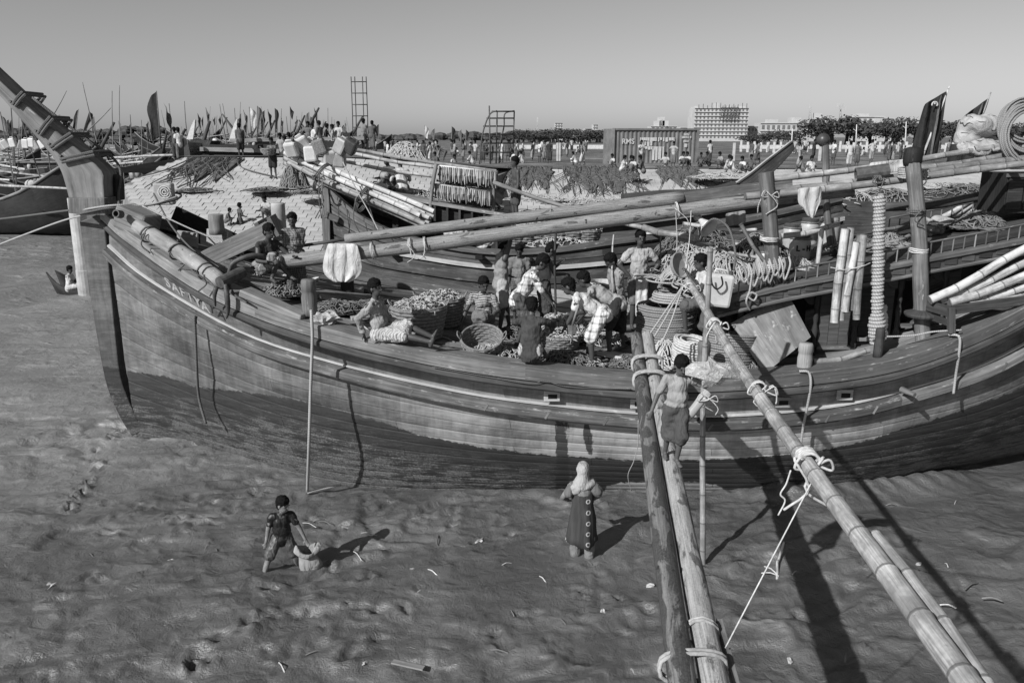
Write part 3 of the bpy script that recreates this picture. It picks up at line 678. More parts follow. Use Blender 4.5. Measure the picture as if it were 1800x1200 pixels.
# stem timber, keel shoe
SE = [(147, 388), (155, 450), (172, 560), (188, 650), (200, 692), (220, 735), (238, 762)]
SI = [(187, 372), (196, 450), (206, 560), (216, 650), (228, 690), (243, 725), (256, 752)]
def slab(outer, inner, y, th, n=16, yfun=None):
    m = MB(); a = spline([PY(u, v, y) for u, v in outer], n); b = spline([PY(u, v, y) for u, v in inner], n); rows = []
    for p, q in zip(a, b):
        rows.append([p + Vector((0, -th / 2, 0)), q + Vector((0, -th / 2, 0)), q + Vector((0, th / 2, 0)), p + Vector((0, th / 2, 0)), p + Vector((0, -th / 2, 0))])
    m.grid(rows, flip=True)
    e = len(m.v) - 5; m.f.append((0, 1, 2, 3)); m.uv.append([(0, 0)] * 4); m.f.append((e + 3, e + 2, e + 1, e)); m.uv.append([(0, 0)] * 4); return m
o = slab(SE, SI, 15.06, 0.27).obj('stem', 'hull_paint', parent=boat, bev=.02); paint_attr(o, boat['_o'], False)
# prow horn: a thick curved timber rising forward
HL = [(135, 347), (128, 320), (121, 299), (107, 275), (75, 237), (30, 185), (0, 154), (-60, 98), (-110, 55)]
HR = [(196, 350), (194, 320), (190, 298), (142, 256), (92, 213), (42, 169), (10, 139), (-50, 84), (-102, 42)]
M_wood('wood_prow', 0.075, 0.21, along=0.7, across=7, wear=0.25, wearcol=0.4)
slab(HL, HR, 14.75, 0.52, 26).obj('prow', 'wood_prow', parent=boat, bev=.025)
m = slab([(137, 372), (136, 346)], [(200, 376), (198, 346)], 14.70, .62, 4); m.obj('prow_collar', 'wood_mid', parent=boat, bev=.01)
m = slab([(196, 352), (194, 318), (190, 298)], [(214, 352), (212, 318), (206, 306)], 14.98, .30, 8); m.obj('prow_knee', 'wood_black', parent=boat, bev=.02)
# ================================================================== PEOPLE
M_plain('skin_child', 0.085, 0.5, 0.15, 9, 0.12, 60, 0.003, 0.35)
TEXW = bpy.data.textures.new('folds', 'CLOUDS'); TEXW.noise_scale = 0.09; TEXW.noise_depth = 2
TEXB = bpy.data.textures.new('billow', 'CLOUDS'); TEXB.noise_scale = 0.2; TEXB.noise_depth = 1
TEXH = bpy.data.textures.new('tufts', 'CLOUDS'); TEXH.noise_scale = 0.03; TEXH.noise_depth = 2
def remesh(o, vox, it=2, disp=0.0, tex=None):
    r = o.modifiers.new('remesh', 'REMESH'); r.mode = 'VOXEL'; r.voxel_size = vox; r.use_smooth_shade = True
    s = o.modifiers.new('smooth', 'SMOOTH'); s.factor = 0.5; s.iterations = it
    if disp:
        d = o.modifiers.new('folds', 'DISPLACE'); d.texture = tex or TEXW; d.strength = disp; d.mid_level = 0.5; d.texture_coords = 'LOCAL'
    return o
def bake(objs):
    dg = bpy.context.evaluated_depsgraph_get()
    for o in objs:
        me = bpy.data.meshes.new_from_object(o.evaluated_get(dg)); o.modifiers.clear(); o.data = me
def ik(a, b, l1, l2, hint):
    a, b, hint = Vector(a), Vector(b), Vector(hint); d = b - a; L = d.length
    if L > (l1 + l2) * .995: b = a + d * ((l1 + l2) * .995 / L); d = b - a; L = d.length
    L = max(L, abs(l1 - l2) + .02); t = d.normalized(); x = (l1 * l1 - l2 * l2 + L * L) / (2 * L); h = math.sqrt(max(l1 * l1 - x * x, 0))
    hv = hint - t * hint.dot(t); hv = hv.normalized() if hv.length > 1e-4 else frame_for(t)[0]
    return a + t * x + hv * h, b
def person(label, loc, h, rz, pel=(0, 0, .92), lean=0.05, side=0.0, twist=0.0, LH=(-.24, .08, .78), RH=(.24, .08, .78), LF=(-.1, 0, .07), RF=(.1, .03, .07),
           head=(0, 0), ehint=(0, -1, -.3), khint=(0, 1, .1), LE=None, RE=None, shirt=None, low=None, hair=True, skin='skin', grip=False, vox=.012, hf=1.13, group=None, fine=True,
           toes=(0.0, 0.0), LK=None, RK=None, belly=1.0, cat='person'):
    """joint lengths for a body of 1.7 m, scaled to h. x right, y forward, z up, origin on the ground"""
    s = h / 1.7; V = lambda p: Vector(p)
    pel = V(pel); Ux = Euler((-lean, side, 0)).to_matrix() @ Vector((0, 0, 1)); X = Euler((0, side, twist)).to_matrix() @ Vector((1, 0, 0)); X = (X - Ux * X.dot(Ux)).normalized(); F = Ux.cross(X)
    Xp = Euler((0, 0, twist * .2)).to_matrix() @ Vector((1, 0, 0))
    neck = pel + Ux * .52; sh = pel + Ux * .46
    Ls, Rs = sh - X * .175, sh + X * .175; Lh, Rh = pel - Xp * .088, pel + Xp * .088
    Lk, La = ik(Lh, LF, .43, .42, LK or khint); Rk, Ra = ik(Rh, RF, .43, .42, RK or khint)
    hl = lambda e, sgn: (V(e) if e else V(ehint)) + X * .35 * sgn
    Le, Lw = ik(Ls, LH, .285, .25, hl(LE, -1)); Re, Rw = ik(Rs, RH, .285, .25, hl(RE, 1))
    hu = Euler((-lean * .45 - head[1], side * .5, twist + head[0]), 'XYZ'); hm = Matrix.Rotation(twist + head[0], 3, 'Z') @ Matrix.Rotation(-lean * .4 - head[1], 3, 'X')
    hz, hy, hx = hm @ Vector((0, 0, 1)), hm @ Vector((0, 1, 0)), hm @ Vector((1, 0, 0))
    hc = neck + Ux * .05 + hz * .125 + hy * .025
    b = MB()
    def C(a, c, ra, rb, n=10): b.cap(V(a) * s, V(c) * s, ra * s, rb * s, n)
    def E(c, r, rot=None, n=12, m=8): b.ell(V(c) * s, tuple(q * s for q in r), rot, n, m)
    tm = Matrix((X, F, Ux)).transposed()
    E(pel + Ux * .03, (.15, .105, .13), tm); E(pel + Ux * .17 + F * .01, (.132, .1 * belly, .15), tm); E(pel + Ux * .34, (.152, .108, .17), tm); C(Ls + X * .05, Rs - X * .05, .06, .06)
    C(neck - Ux * .06, hc - hz * .04, .056, .05)
    hs = hf
    E(hc + hz * .025 * hs - hy * .008, (.076 * hs, .094 * hs, .098 * hs), hm, 14, 10); E(hc - hz * .045 * hs + hy * .02, (.058 * hs, .066 * hs, .072 * hs), hm); E(hc - hz * .092 * hs + hy * .052, (.026, .022, .02), hm)
    if fine:
        E(hc - hz * .018 * hs + hy * .098 * hs, (.013, .02, .02), hm, 8, 6); E(hc + hz * .005 * hs + hy * .092 * hs, (.009, .013, .03), hm, 8, 6)
        E(hc + hz * .032 * hs + hy * .078 * hs, (.05, .016, .012), hm, 10, 6)
        for g in (-1, 1): E(hc + hx * .078 * g * hs - hz * .012 * hs - hy * .005, (.011, .02, .032), hm, 8, 6)
    for (S_, E_, W, g) in ((Ls, Le, Lw, -1), (Rs, Re, Rw, 1)):
        C(S_, E_, .058, .044); C(E_, W, .044, .029)
        d = (W - E_).normalized(); E_hint = d.cross(X if abs(d.dot(X)) < .9 else F); sd = d.cross(E_hint).normalized(); nn = sd.cross(d)
        pc = W + d * .045; hmz = Matrix((sd, nn, d)).transposed(); E(pc, (.038, .017, .052), hmz, 10, 6)
        if fine:
            for q in range(4):
                off = sd * (-.028 + q * .0185); ln = (.062, .075, .07, .052)[q]; k0 = W + d * .085 + off; cu = 1.35 if grip else .45
                k1 = k0 + (d * math.cos(cu * .5) + nn * math.sin(cu * .5) * g) * ln * .5; k2 = k1 + (d * math.cos(cu * 1.5) + nn * math.sin(cu * 1.5) * g) * ln * .5
                C(k0, k1, .0098, .0092, 6); C(k1, k2, .0092, .008, 6)
            th = sd * (-.034); k1 = W + d * .05 + th - sd * .018 + nn * .008 * g; k2 = k1 + (d * .7 + nn * (.6 if grip else .3) * g - sd * .2).normalized() * .04
            C(W + d * .015 + th * .5, k1, .013, .0115, 6); C(k1, k2, .0115, .009, 6)
        else: E(W + d * .1, (.03, .016, .04), hmz, 8, 6)
    for (H_, K_, A_, g, ty) in ((Lh, Lk, La, -1, toes[0]), (Rh, Rk, Ra, 1, toes[1])):
        C(H_, K_, .094, .06); C(K_, K_.lerp(A_, .35) - (K_ - A_).cross(X).normalized() * 0.0, .055, .053); C(K_.lerp(A_, .3), A_, .053, .034)
        fd = Euler((ty, 0, .12 * g * -1)).to_matrix() @ Vector((0, 1, 0)); 
        if (A_ - K_).normalized().z > -.55: fd = (V((0, .35, .9)) if (A_ - K_).y > 0 else fd).normalized()
        C(A_ - V((0, 0, .03)) - fd * .03, A_ - V((0, 0, .035)) + fd * .09, .033, .034, 8); C(A_ + fd * .08 - V((0, 0, .042)), A_ + fd * .16 - V((0, 0, .048)), .034, .02, 8)
        if fine:
            sdv = fd.cross(Vector((0, 0, 1))).normalized()
            for q in range(5): C(A_ + fd * .14 - V((0, 0, .05)) + sdv * (-.03 + q * .015), A_ + fd * (.195 - .008 * abs(q - (1 if g < 0 else 3))) - V((0, 0, .054)) + sdv * (-.032 + q * .016), .0095, .009, 6)
    body = b.obj('person', skin, origin=(0, 0, 0)); remesh(body, vox * s if fine else vox, 2)
    tag(body, label, cat, group)
    parts = [body]
    if hair:
        m = MB(); q = hm
        m.ell((hc + hz * .052 * hs - hy * .016) * s, tuple(k * s * hs for k in (.088, .102, .09)), q, 14, 10); m.ell((hc + hz * .0 * hs - hy * .052) * s, tuple(k * s * hs for k in (.078, .062, .085)), q, 12, 8)
        m.ell((hc + hz * .09 * hs + hy * .032) * s, tuple(k * s * hs for k in (.066, .056, .034)), q, 12, 8)
        o = m.obj('hair', 'hair', parent=body); remesh(o, (.010 if fine else .02) * s, 1, .034 * s if fine else 0, TEXH); parts.append(o)
    if fine:
        for g in (-1, 1):
            m = MB(); m.ell((hc + hx * .032 * g * hs + hz * .012 * hs + hy * .083 * hs) * s, tuple(k * s for k in (.015, .008, .0065)), hm, 8, 5); parts.append(m.obj('eye', 'eye_dark', parent=body, smooth=True))
        m = MB(); m.ell((hc - hz * .062 * hs + hy * .083 * hs) * s, tuple(k * s for k in (.024, .01, .0075)), hm, 8, 5); parts.append(m.obj('mouth', 'lips', parent=body, smooth=True))
    cvx = (.016 if fine else .035) * s
    if shirt:
        col, mat, sleeve, hem = shirt[:4]; m = MB()
        C2 = lambda a, c, ra, rb: m.cap(V(a) * s, V(c) * s, ra * s, rb * s, 12); E2 = lambda c, r: m.ell(V(c) * s, tuple(k * s for k in r), tm, 14, 9)
        E2(pel + Ux * (.35), (.166, .125, .165)); E2(pel + Ux * .18 + F * .012, (.166, .128 * belly, .18)); E2(pel + Ux * (.03 - hem * .4) + F * .0, (.182, .142, .13 + hem * .5)); C2(Ls + X * .05, Rs - X * .05, .072, .072); C2(neck - Ux * .05, neck - Ux * .005, .085, .066)
        for S_, E_, W in ((Ls, Le, Lw), (Rs, Re, Rw)):
            if sleeve > 0:
                f = min(sleeve, 1); C2(S_, V(S_).lerp(E_, f), .066, .064 - .008 * f)
                if sleeve > 1: C2(E_, V(E_).lerp(W, sleeve - 1), .058, .046)
        o = m.obj('shirt', mat, parent=body); remesh(o, cvx, 4, .05 * s if fine else 0); o.color = (col, col, col, 1); parts.append(o)
    if low:
        kind, col, mat, fr = low[:4]; m = MB()
        C2 = lambda a, c, ra, rb: m.cap(V(a) * s, V(c) * s, ra * s, rb * s, 14); E2 = lambda c, r: m.ell(V(c) * s, tuple(k * s for k in r), tm, 14, 9)
        E2(pel - Ux * .0, (.166, .122, .11))
        if kind == 'shorts':
            for H_, K_ in ((Lh, Lk), (Rh, Rk)): C2(H_, V(H_).lerp(K_, fr), .115, .105)
        else:
            for H_, K_, A_ in ((Lh, Lk, La), (Rh, Rk, Ra)):
                C2(H_, V(H_).lerp(K_, min(fr, 1)), .115, .11)
                if fr > 1: C2(K_, V(K_).lerp(A_, fr - 1), .105, .1)
            for e in (.35, .7, 1.0):      # cloth stretched between the legs
                a, c = V(Lh).lerp(Lk, min(fr, 1) * e), V(Rh).lerp(Rk, min(fr, 1) * e); C2(a, c, .1, .1)
            if fr > 1:
                a, c = V(Lk).lerp(La, fr - 1), V(Rk).lerp(Ra, fr - 1); C2(a, c, .085, .085); a, c = V(Lk).lerp(La, (fr - 1) * .5), V(Rk).lerp(Ra, (fr - 1) * .5); C2(a, c, .09, .09)
        o = m.obj('lungi' if kind != 'shorts' else 'shorts', mat, parent=body); remesh(o, cvx, 4, .05 * s if fine else 0); o.color = (col, col, col, 1); parts.append(o)
    body.location = loc; body.rotation_euler = (0, 0, rz)
    body['_j'] = 0; del body['_j']
    return body, parts, dict(Lw=Lw * s, Rw=Rw * s, head=hc * s, neck=neck * s, pel=pel * s, hm=hm, s=s)
def world(body, p): return Matrix.Translation(body.location) @ Matrix.Rotation(body.rotation_euler.z, 4, 'Z') @ Vector(p)
def stn(x): return float(np.interp(x, [g.x for g in G], range(NS)))
def deckz(p):
    i = int(round(min(max(stn(p.x), 2), NS - 3))); a, b = deck_pt(i, 0), deck_pt(i, 1); f = min(max((p.y - a.y) / max(b.y - a.y, .1), 0), 1); return deck_pt(i, f).z
def on_deck(u, v):
    z = 2.4
    for _ in range(8): p = PZ(u, v, z); z = deckz(p)
    return PZ(u, v, z)
def hgt(u, v, base): return PY(u, v, base.y).z - base.z
GRP = 'crew working on the deck of the large boat'
DK_P = []
def crew(label, loc, h, rz, **k):
    r = person(label, loc, h, rz, **k); DK_P.append(r); return r
PI = math.pi
def at_y(u, v, y):      # standing on the deck at a given distance
    p = PY(u, v, y); p.z = deckz(p); return p
# bow
b1 = at_y(520, 470, 13.9); crew('man in grey checked shirt standing at the bow behind the lowered spar', b1, hgt(514, 378, b1), PI * 1.08, lean=.06, LH=(-.05, .27, 1.12), RH=(.06, .26, 1.08), head=(-.15, .1), shirt=(.24, 'cloth_check', 1.0, .1), low=('lungi', .17, 'cloth_check', 1.5))
b2 = at_y(468, 470, 13.75); b2.z += .3
crew('man in dark vest sitting low at the bow with his face over the spar', b2, 1.66, -PI * .75, pel=(0, 0, .16), lean=.25, LH=(-.28, .5, .4), RH=(.2, .45, .35), LF=(-.16, .5, .08), RF=(.2, .55, .08), head=(.1, .1), shirt=(.05, 'cloth', .2, 0), low=('lungi', .3, 'cloth_plaid', .9))
# seated on the rail
p = PY(668, 603, 11.95); p.z = G[int(stn(p.x))].z + .0
crew('man in grey shirt and pale lungi sitting on the rail with bare legs stretched out', p, 1.72, -PI * .5 - .22, pel=(0, 0, .10), lean=-.10, side=.0, RH=(.16, -.2, .13), LH=(-.14, .3, .2), RF=(.06, .86, .02), LF=(-.16, .80, .04), head=(-.25, .0), RE=(.2, -1, .1), shirt=(.3, 'cloth', 1.9, .12), low=('lungi', .5, 'cloth_vstripe', .95), khint=(0, .1, 1))
# midships group
p = on_deck(850, 592); crew('man in striped t-shirt squatting by the empty basket', p, 1.66, PI - .12, pel=(0, -.1, .30), lean=.28, RH=(.42, .22, .1), LH=(-.24, .36, .5), LF=(-.2, .18, .07), RF=(.18, .2, .07), head=(.5, .12), shirt=(.5, 'cloth_stripe', .55, .05), low=('lungi', .17, 'cloth', 1.15), RE=(.7, -.3, .4))
p = on_deck(880, 583); crew('man in grey vest and pale shorts with one arm raised to the spar', p, hgt(892, 418, p) * .98, -PI * .5 + .35, lean=.05, RH=(.06, .22, 1.86), LH=(-.2, .25, 1.0), RF=(.12, -.06, .07), LF=(-.08, .2, .07), RE=(.6, .1, .4), head=(-.1, .25), shirt=(.26, 'cloth', .0, .12), low=('shorts', .42, 'cloth', .85))
p = at_y(913, 470, 15.0); crew('man in dark polo shirt looking down behind the men at the basket', p, hgt(911, 431, p), PI * .98, lean=.08, head=(0, .35), shirt=(.2, 'cloth', .6, .15), low=('lungi', .12, 'cloth_check', 1.4))
p = at_y(955, 470, 14.6); crew('man in pale sleeveless shirt holding an upright pole amidships', p, hgt(958, 429, p), -PI * .5 + .3, lean=.14, RH=(.12, .42, 1.1), LH=(-.1, .42, 1.3), head=(-.1, .4), shirt=(.46, 'cloth', .0, .12), low=('lungi', .08, 'cloth_check', 1.3), grip=True)
p = on_deck(920, 612); crew('man in white plaid shirt and checked lungi bending forward', p, 1.72, -PI * .5 - .02, pel=(0, -.08, .88), lean=.55, RH=(.18, .52, .72), LH=(-.12, .55, .7), RF=(.1, .05, .07), LF=(-.12, -.1, .07), head=(-.15, .35), shirt=(.62, 'cloth_plaid_pale', 1.15, .12), low=('lungi', .10, 'cloth_plaid', 1.25))
p = PY(933, 641, 11.85); p.z = G[int(stn(p.x))].z + .01
crew('man in plain dark t-shirt squatting on the rail with his back turned', p, 1.70, -.15, pel=(0, -.08, .2), lean=.30, LH=(-.2, .5, .45), RH=(.28, .48, .42), LF=(-.2, .24, .07), RF=(.2, .24, .07), head=(.1, .3), shirt=(.06, 'cloth', .85, .1), low=('lungi', .5, 'cloth_vstripe', 1.2), LE=(-.8, .3, 0), RE=(.8, .3, 0))
p = on_deck(1043, 642); crew('man in white t-shirt and white checked lungi bending over with a shovel', p, 1.72, PI * .5 - .1, pel=(0, -.12, .88), lean=1.02, LH=(-.12, .48, .62), RH=(.05, .42, .82), LF=(-.14, .02, .07), RF=(.1, .1, .07), head=(-.1, -.1), shirt=(.55, 'cloth', .55, .1), low=('lungi', .72, 'cloth_plaid_pale', 1.05), grip=True)
p = on_deck(1072, 622); crew('man in grey t-shirt and dark shorts stooping beside the shoveller', p, 1.72, PI * .5 - .25, pel=(0, -.1, .9), lean=1.12, LH=(-.1, .5, .62), RH=(.1, .5, .66), head=(0, -.1), shirt=(.32, 'cloth', .5, .1), low=('shorts', .035, 'cloth', .9))
p = on_deck(1084, 613); crew('man in grey polo shirt and rolled dark lungi holding a stick', p, hgt(1078, 453, p) * 1.04, PI * .62, lean=.16, LH=(.0, .28, 1.02), RH=(.05, .3, 1.18), LF=(-.12, -.08, .07), RF=(.1, .1, .07), head=(.05, .45), shirt=(.27, 'cloth', .6, .1), low=('lungi', .03, 'cloth', 1.2), grip=True)
p = at_y(1122, 500, 15.2); crew('man in pale polo shirt standing with hands on hips and a towel', p, hgt(1112, 410, p), PI * 1.04, lean=.0, LH=(-.2, .06, .98), RH=(.2, .06, .98), LE=(-1, -.2, 0), RE=(1, -.2, 0), head=(0, .05), shirt=(.4, 'cloth', .6, .12), low=('shorts', .17, 'cloth', .9))
# climbing man by the rope coils
p = on_deck(1236, 640); p.z += .22
crew('man in white t-shirt climbing over the rope coils holding the lashing', p, 1.66, PI * .5 + .1, pel=(0, -.06, .86), lean=.3, LH=(-.16, .36, 1.28), RH=(.06, .34, 1.34), LF=(-.1, -.12, .07), RF=(.12, .3, .36), head=(0, .05), shirt=(.55, 'cloth', .5, .1), low=('shorts', .10, 'cloth', .95), grip=True)
# boy on the gangway (poles defined here so that he stands on them)
GA0, GA1 = PY(1121, 592, 11.5), PY(1196, 1215, 4.55); GB0, GB1 = PY(1140, 590, 11.55), PY(1252, 1215, 4.6)
def lerp_v(a, b, v):
    lo, hi = 0.0, 1.0
    for _ in range(30):
        md = (lo + hi) / 2
        if UV(a.lerp(b, md))[1] < v: lo = md
        else: hi = md
    return a.lerp(b, lo)
fp = lerp_v(GB0, GB1, 826); hb = hgt(1176, 627, fp) - .07
boy = person('boy in open grey shirt and rolled trousers balancing barefoot on the gangway poles', fp + Vector((.0, 0, .095)), hb, PI + .05, pel=(.0, 0, .87), lean=.03, side=-.03, LH=(-.46, .18, 1.30), RH=(.40, .12, .86), LF=(-.04, .05, .06), RF=(.07, -.24, .06), head=(.1, .38), LE=(-.5, -.5, -.6), RE=(.6, -.5, .2),
             shirt=(.3, 'cloth', .75, -.1), skin='skin_child', low=('lungi', .085, 'cloth', 1.15), hf=1.3, vox=.013)
t = NT('muddy_cloth'); ob = t.coord('Object'); oi = t.n('ShaderNodeObjectInfo'); f = t.noise(ob, 6, 6, .7); fold = t.noise(t.coord('Object', (10, 10, 4)), 1.0, 3, .5, .6)
t.done(t.mix(t.ramp(f, [(.58, 0.0), (.66, 1.0)]), oi.outputs['Color'], .11), .45, t.bump(fold, .8, .06, t.bump(f, .4, .01)), .4)
# muddy boy on the mud
p = PZ(502, 1004, 0); 
boy2 = person('mud-splashed boy in black t-shirt wading and looking aside with a sack', p + Vector((0, 0, -.06)), 1.28, PI + .35, pel=(0.02, 0, .80), lean=.16, side=-.05, LH=(-.44, .2, .62), RH=(.34, .02, .60), LF=(-.24, -.12, .03), RF=(.46, .22, .03), head=(.75, .1), shirt=(.014, 'muddy_cloth', .62, .12), low=('shorts', .06, 'muddy_cloth', .8), skin='skin_muddy', hf=1.3, LK=(-.2, 1, 0), RK=(.5, .8, 0))
# woman seen from behind
p = PZ(1022, 984, 0)
wom = person('woman in pale headscarf and dark dress wading with her back turned', p + Vector((0, 0, -.05)), 1.50, .05, pel=(0, 0, .92), lean=.05, LH=(-.2, .26, 1.0), RH=(.2, .3, .98), LF=(-.1, .06, .07), RF=(.12, -.02, .07), LE=(-.8, -.5, -.5), RE=(.8, -.4, -.5), shirt=None, low=None, hair=False, skin='skin_muddy')
wb = wom[0]; s_ = wom[2]['s']
def M_dress():
    t = NT('dress_print'); ob = t.coord('Object'); sep = t.n('ShaderNodeSeparateXYZ'); t.l(ob, sep.inputs[0])
    fx = t.math('MULTIPLY', sep.outputs[0], 3.1); fz = t.math('MULTIPLY', sep.outputs[2], 6.5)
    cx = t.math('SUBTRACT', t.math('FRACT', t.math('ADD', fx, .3)), .5); cz = t.math('SUBTRACT', t.math('FRACT', fz), .5)
    r = t.math('SQRT', t.math('ADD', t.math('POWER', t.math('MULTIPLY', cx, 2.1), 2), t.math('POWER', cz, 2)))
    ring = t.math('LESS_THAN', t.math('ABSOLUTE', t.math('SUBTRACT', r, .17)), .05)
    fold = t.noise(t.coord('Object', (10, 10, 1.6)), 1.0, 3, .5)
    t.done(t.mix(t.math('MULTIPLY', ring, .8), t.ramp(fold, [(.3, .03), (.7, .06)]), .45), .9, t.bump(fold, .6, .05), .15)
M_dress()
m = MB(); ring = lambda z, rx, ry, cx=0.0, cy=0.0, fl=0.0, n=44: [(cx + math.cos(a) * rx * (1 + fl * math.sin(a * 5 + 1 + z) + fl * .6 * math.sin(a * 11 + z * 4)), cy + math.sin(a) * ry * (1 + fl * math.sin(a * 5 + 1 + z) + fl * .6 * math.sin(a * 11 + z * 4)), z + (fl * .5 * math.sin(a * 2 + .6))) for a in np.linspace(0, 6.2832, n)]
m.grid([[Vector(q) * s_ for q in ring(*a)] for a in ((1.42, .14, .085, 0, .06), (1.36, .175, .11, 0, .055), (1.2, .185, .13, 0, .04), (1.05, .172, .13, 0, .02), (.95, .19, .145, 0, 0, .01), (.8, .215, .165, .0, 0, .03), (.62, .225, .18, -.01, 0, .05), (.5, .235, .185, -.015, .0, .07), (.40, .25, .2, -.02, -.01, .09))], flip=True)
o = m.obj('dress', 'dress_print', parent=wb, smooth=True); sd = o.modifiers.new('thick', 'SOLIDIFY'); sd.thickness = .012
m = MB()
for g, e in ((-1, wom[2]['Lw']), (1, wom[2]['Rw'])):
    a = Vector((g * .16, .03, 1.36)) * s_; el = Vector((g * .30, -.05, 1.14)) * s_; m.cap(a, a.lerp(el, .5), .08 * s_, .082 * s_, 12)
o = m.obj('sleeve', 'cloth', parent=wb, smooth=True); o.color = (.14, .14, .14, 1); remesh(o, .014, 3, .03)
m = MB()
for g, A_ in ((-1, (-.1, .06)), (1, (.12, -.02))): m.cap(Vector((A_[0], A_[1], .45)) * s_, Vector((A_[0], A_[1], .14)) * s_, .1 * s_, .08 * s_, 12)
o = m.obj('trousers', 'cloth', parent=wb); o.color = (.2, .2, .2, 1); remesh(o, .014, 3, .03)
m = MB(); hc = wom[2]['head']; E3 = lambda c, r, e=(0, 0, 0): m.ell(hc + Vector(c) * s_, tuple(k * s_ for k in r), Euler(e).to_matrix(), 18, 12)
E3((0, -.012, .03), (.108, .125, .128)); E3((0, -.05, -.07), (.098, .085, .12)); m.cap(hc + Vector((0, -.04, -.1)) * s_, hc + Vector((-.03, -.05, -.2)) * s_, .1 * s_, .125 * s_, 16)
E3((-.02, -.035, -.24), (.235, .135, .10), (0, -.2, 0)); E3((-.10, -.05, -.30), (.15, .10, .085), (0, -.35, 0)); E3((-.18, .0, -.31), (.075, .1, .09), (0, -.4, 0))
o = m.obj('headscarf', 'cloth', parent=wb); o.color = (.36, .36, .36, 1); remesh(o, .012, 10, .022)
m = MB(); m.cap(hc + Vector((.10, .0, -.2)) * s_, hc + Vector((.22, -.02, -.34)) * s_, .085 * s_, .1 * s_, 14); o = m.obj('shawl_end', 'cloth_vstripe', parent=wb); o.color = (.3, .3, .3, 1); remesh(o, .013, 4, .03)
# ================================================================== THINGS ON AND AROUND THE BOAT
def rope(name, label, pts, r, mat='rope', cat='rope', n=7, ns=None, group=None, parent=None):
    m = MB(); m.tube(spline(pts, ns or max(8, len(pts) * 8)), r, n); o = m.obj(name, mat, parent=parent, smooth=True)
    if parent is None: tag(o, label, cat, group)
    return o
def pole(name, label, p0, p1, r0, r1, mat='bamboo', cat='pole', kind='bamboo', group=None, parent=None, sag=0.0):
    m = MB()
    if kind == 'bamboo': m.bamboo(p0, p1, r0, r1, sag=sag)
    else:
        n = 14; p0, p1 = Vector(p0), Vector(p1); sd, up = frame_for(p1 - p0); pts, rr = [], []
        for i in range(n):
            f = i / (n - 1); pts.append(p0.lerp(p1, f) + up * (math.sin(f * 5 + r0 * 40) * .02 - sag * 4 * f * (1 - f)) + sd * math.sin(f * 4 + 1) * .02); rr.append((r0 + (r1 - r0) * f) * random.uniform(.97, 1.03))
        m.tube(pts, rr, 14)
    o = m.obj(name, mat, parent=parent, smooth=True)
    sh = o.modifiers.new('edge', 'EDGE_SPLIT'); sh.split_angle = R(50)
    if parent is None: tag(o, label, cat, group)
    return o
def lashing(parent_or_none, label, c, axis, r, turns=4, rr=.012, mat='rope_white', tails=2, tl=.22, group='rope lashings'):
    """rope wound round a pole with loose ends"""
    ax = Vector(axis).normalized(); sd, up = frame_for(ax); pts = []; c = Vector(c)
    for i in range(turns * 12 + 1):
        a = i / 12 * 6.283; pts.append(c + ax * ((i / 12 - turns / 2) * rr * 2.1 + random.uniform(-.006, .006)) + (sd * math.cos(a) + up * math.sin(a)) * (r + rr * .9))
    m = MB(); m.tube(pts, rr, 6)
    for k in range(tails):
        a = random.uniform(-1.2, 1.2) - 1.57; s0 = c + (sd * math.cos(a) + Vector((0, -1, 0)) * .5).normalized() * (r + rr); q = [s0, s0 + Vector((random.uniform(-.1, .1), -.06, .05)), s0 + Vector((random.uniform(-.15, .15), -.07, -tl * .5)), s0 + Vector((random.uniform(-.15, .15), -.04, -tl))]
        m.tube(spline(q, 12), rr * .8, 5)
    if tails > 1:
        q = [c + Vector((0, -r - rr, 0)), c + Vector((-.09, -r - .05, .07)), c + Vector((-.13, -r - .05, -.02)), c + Vector((0, -r - .02, -.03)), c + Vector((.1, -r - .06, .05)), c + Vector((.14, -r - .04, -.04)), c + Vector((.02, -r - .02, 0))]
        m.tube(spline(q, 30), rr * .8, 5)
    o = m.obj('lashing', mat, smooth=True); tag(o, label, 'rope', group); return o
def cloth_sheet(name, label, P, mat, col, cat='cloth', n=None, th=.01, group=None, parent=None):
    m = MB(); m.grid(P); o = m.obj(name, mat, smooth=True, parent=parent); o.color = (col, col, col, 1)
    s = o.modifiers.new('thick', 'SOLIDIFY'); s.thickness = th
    sb = o.modifiers.new('sub', 'SUBSURF'); sb.levels = sb.render_levels = 1
    if parent is None: tag(o, label, cat, group)
    return o
# ---- gangway
M_plain('cord', 0.3, .9, .35, 20, .6, 90, .006, .15)
def M_log(name, lo, hi, dark, cover):
    t = NT(name); gr = t.noise(t.coord('UV', (2.5, 45, 1)), 1.0, 6, .7, .5); ob = t.coord('Object'); bl = t.noise(t.coord('UV', (2.2, 6, 1)), 1.0, 5, .6, .8); fine = t.noise(ob, 55, 4, .7)
    c = t.ramp(t.math('ADD', t.math('MULTIPLY', gr, .7), t.math('MULTIPLY', fine, .3)), [(.35, lo), (.6, hi)]); k = t.ramp(bl, [(cover, 0.0), (cover + .06, 1.0)])
    c = t.mix(t.math('MULTIPLY', k, .85), c, t.ramp(fine, [(.35, dark * .5), (.65, dark * 1.5)])); sp = t.ramp(t.noise(ob, 8, 2, .5), [(.7, 0.0), (.73, 1.0)]); c = t.mix(sp, c, .03)
    return t.done(c, .7, t.bump(t.math('ADD', gr, t.math('MULTIPLY', k, .5)), .6, .02), .3)
M_log('spar_log', .085, .27, .05, .6); M_log('log_pale', .16, .4, .08, .56); M_log('log_bark', .09, .2, .045, .46)
ext = lambda a, b, k: a + (b - a) * k
ga = pole('gangway_log', 'dark barked log of the gangway beside the paler pole', GA0, ext(GA0, GA1, 1.25), .088, .10, 'log_bark', 'log', 'log')
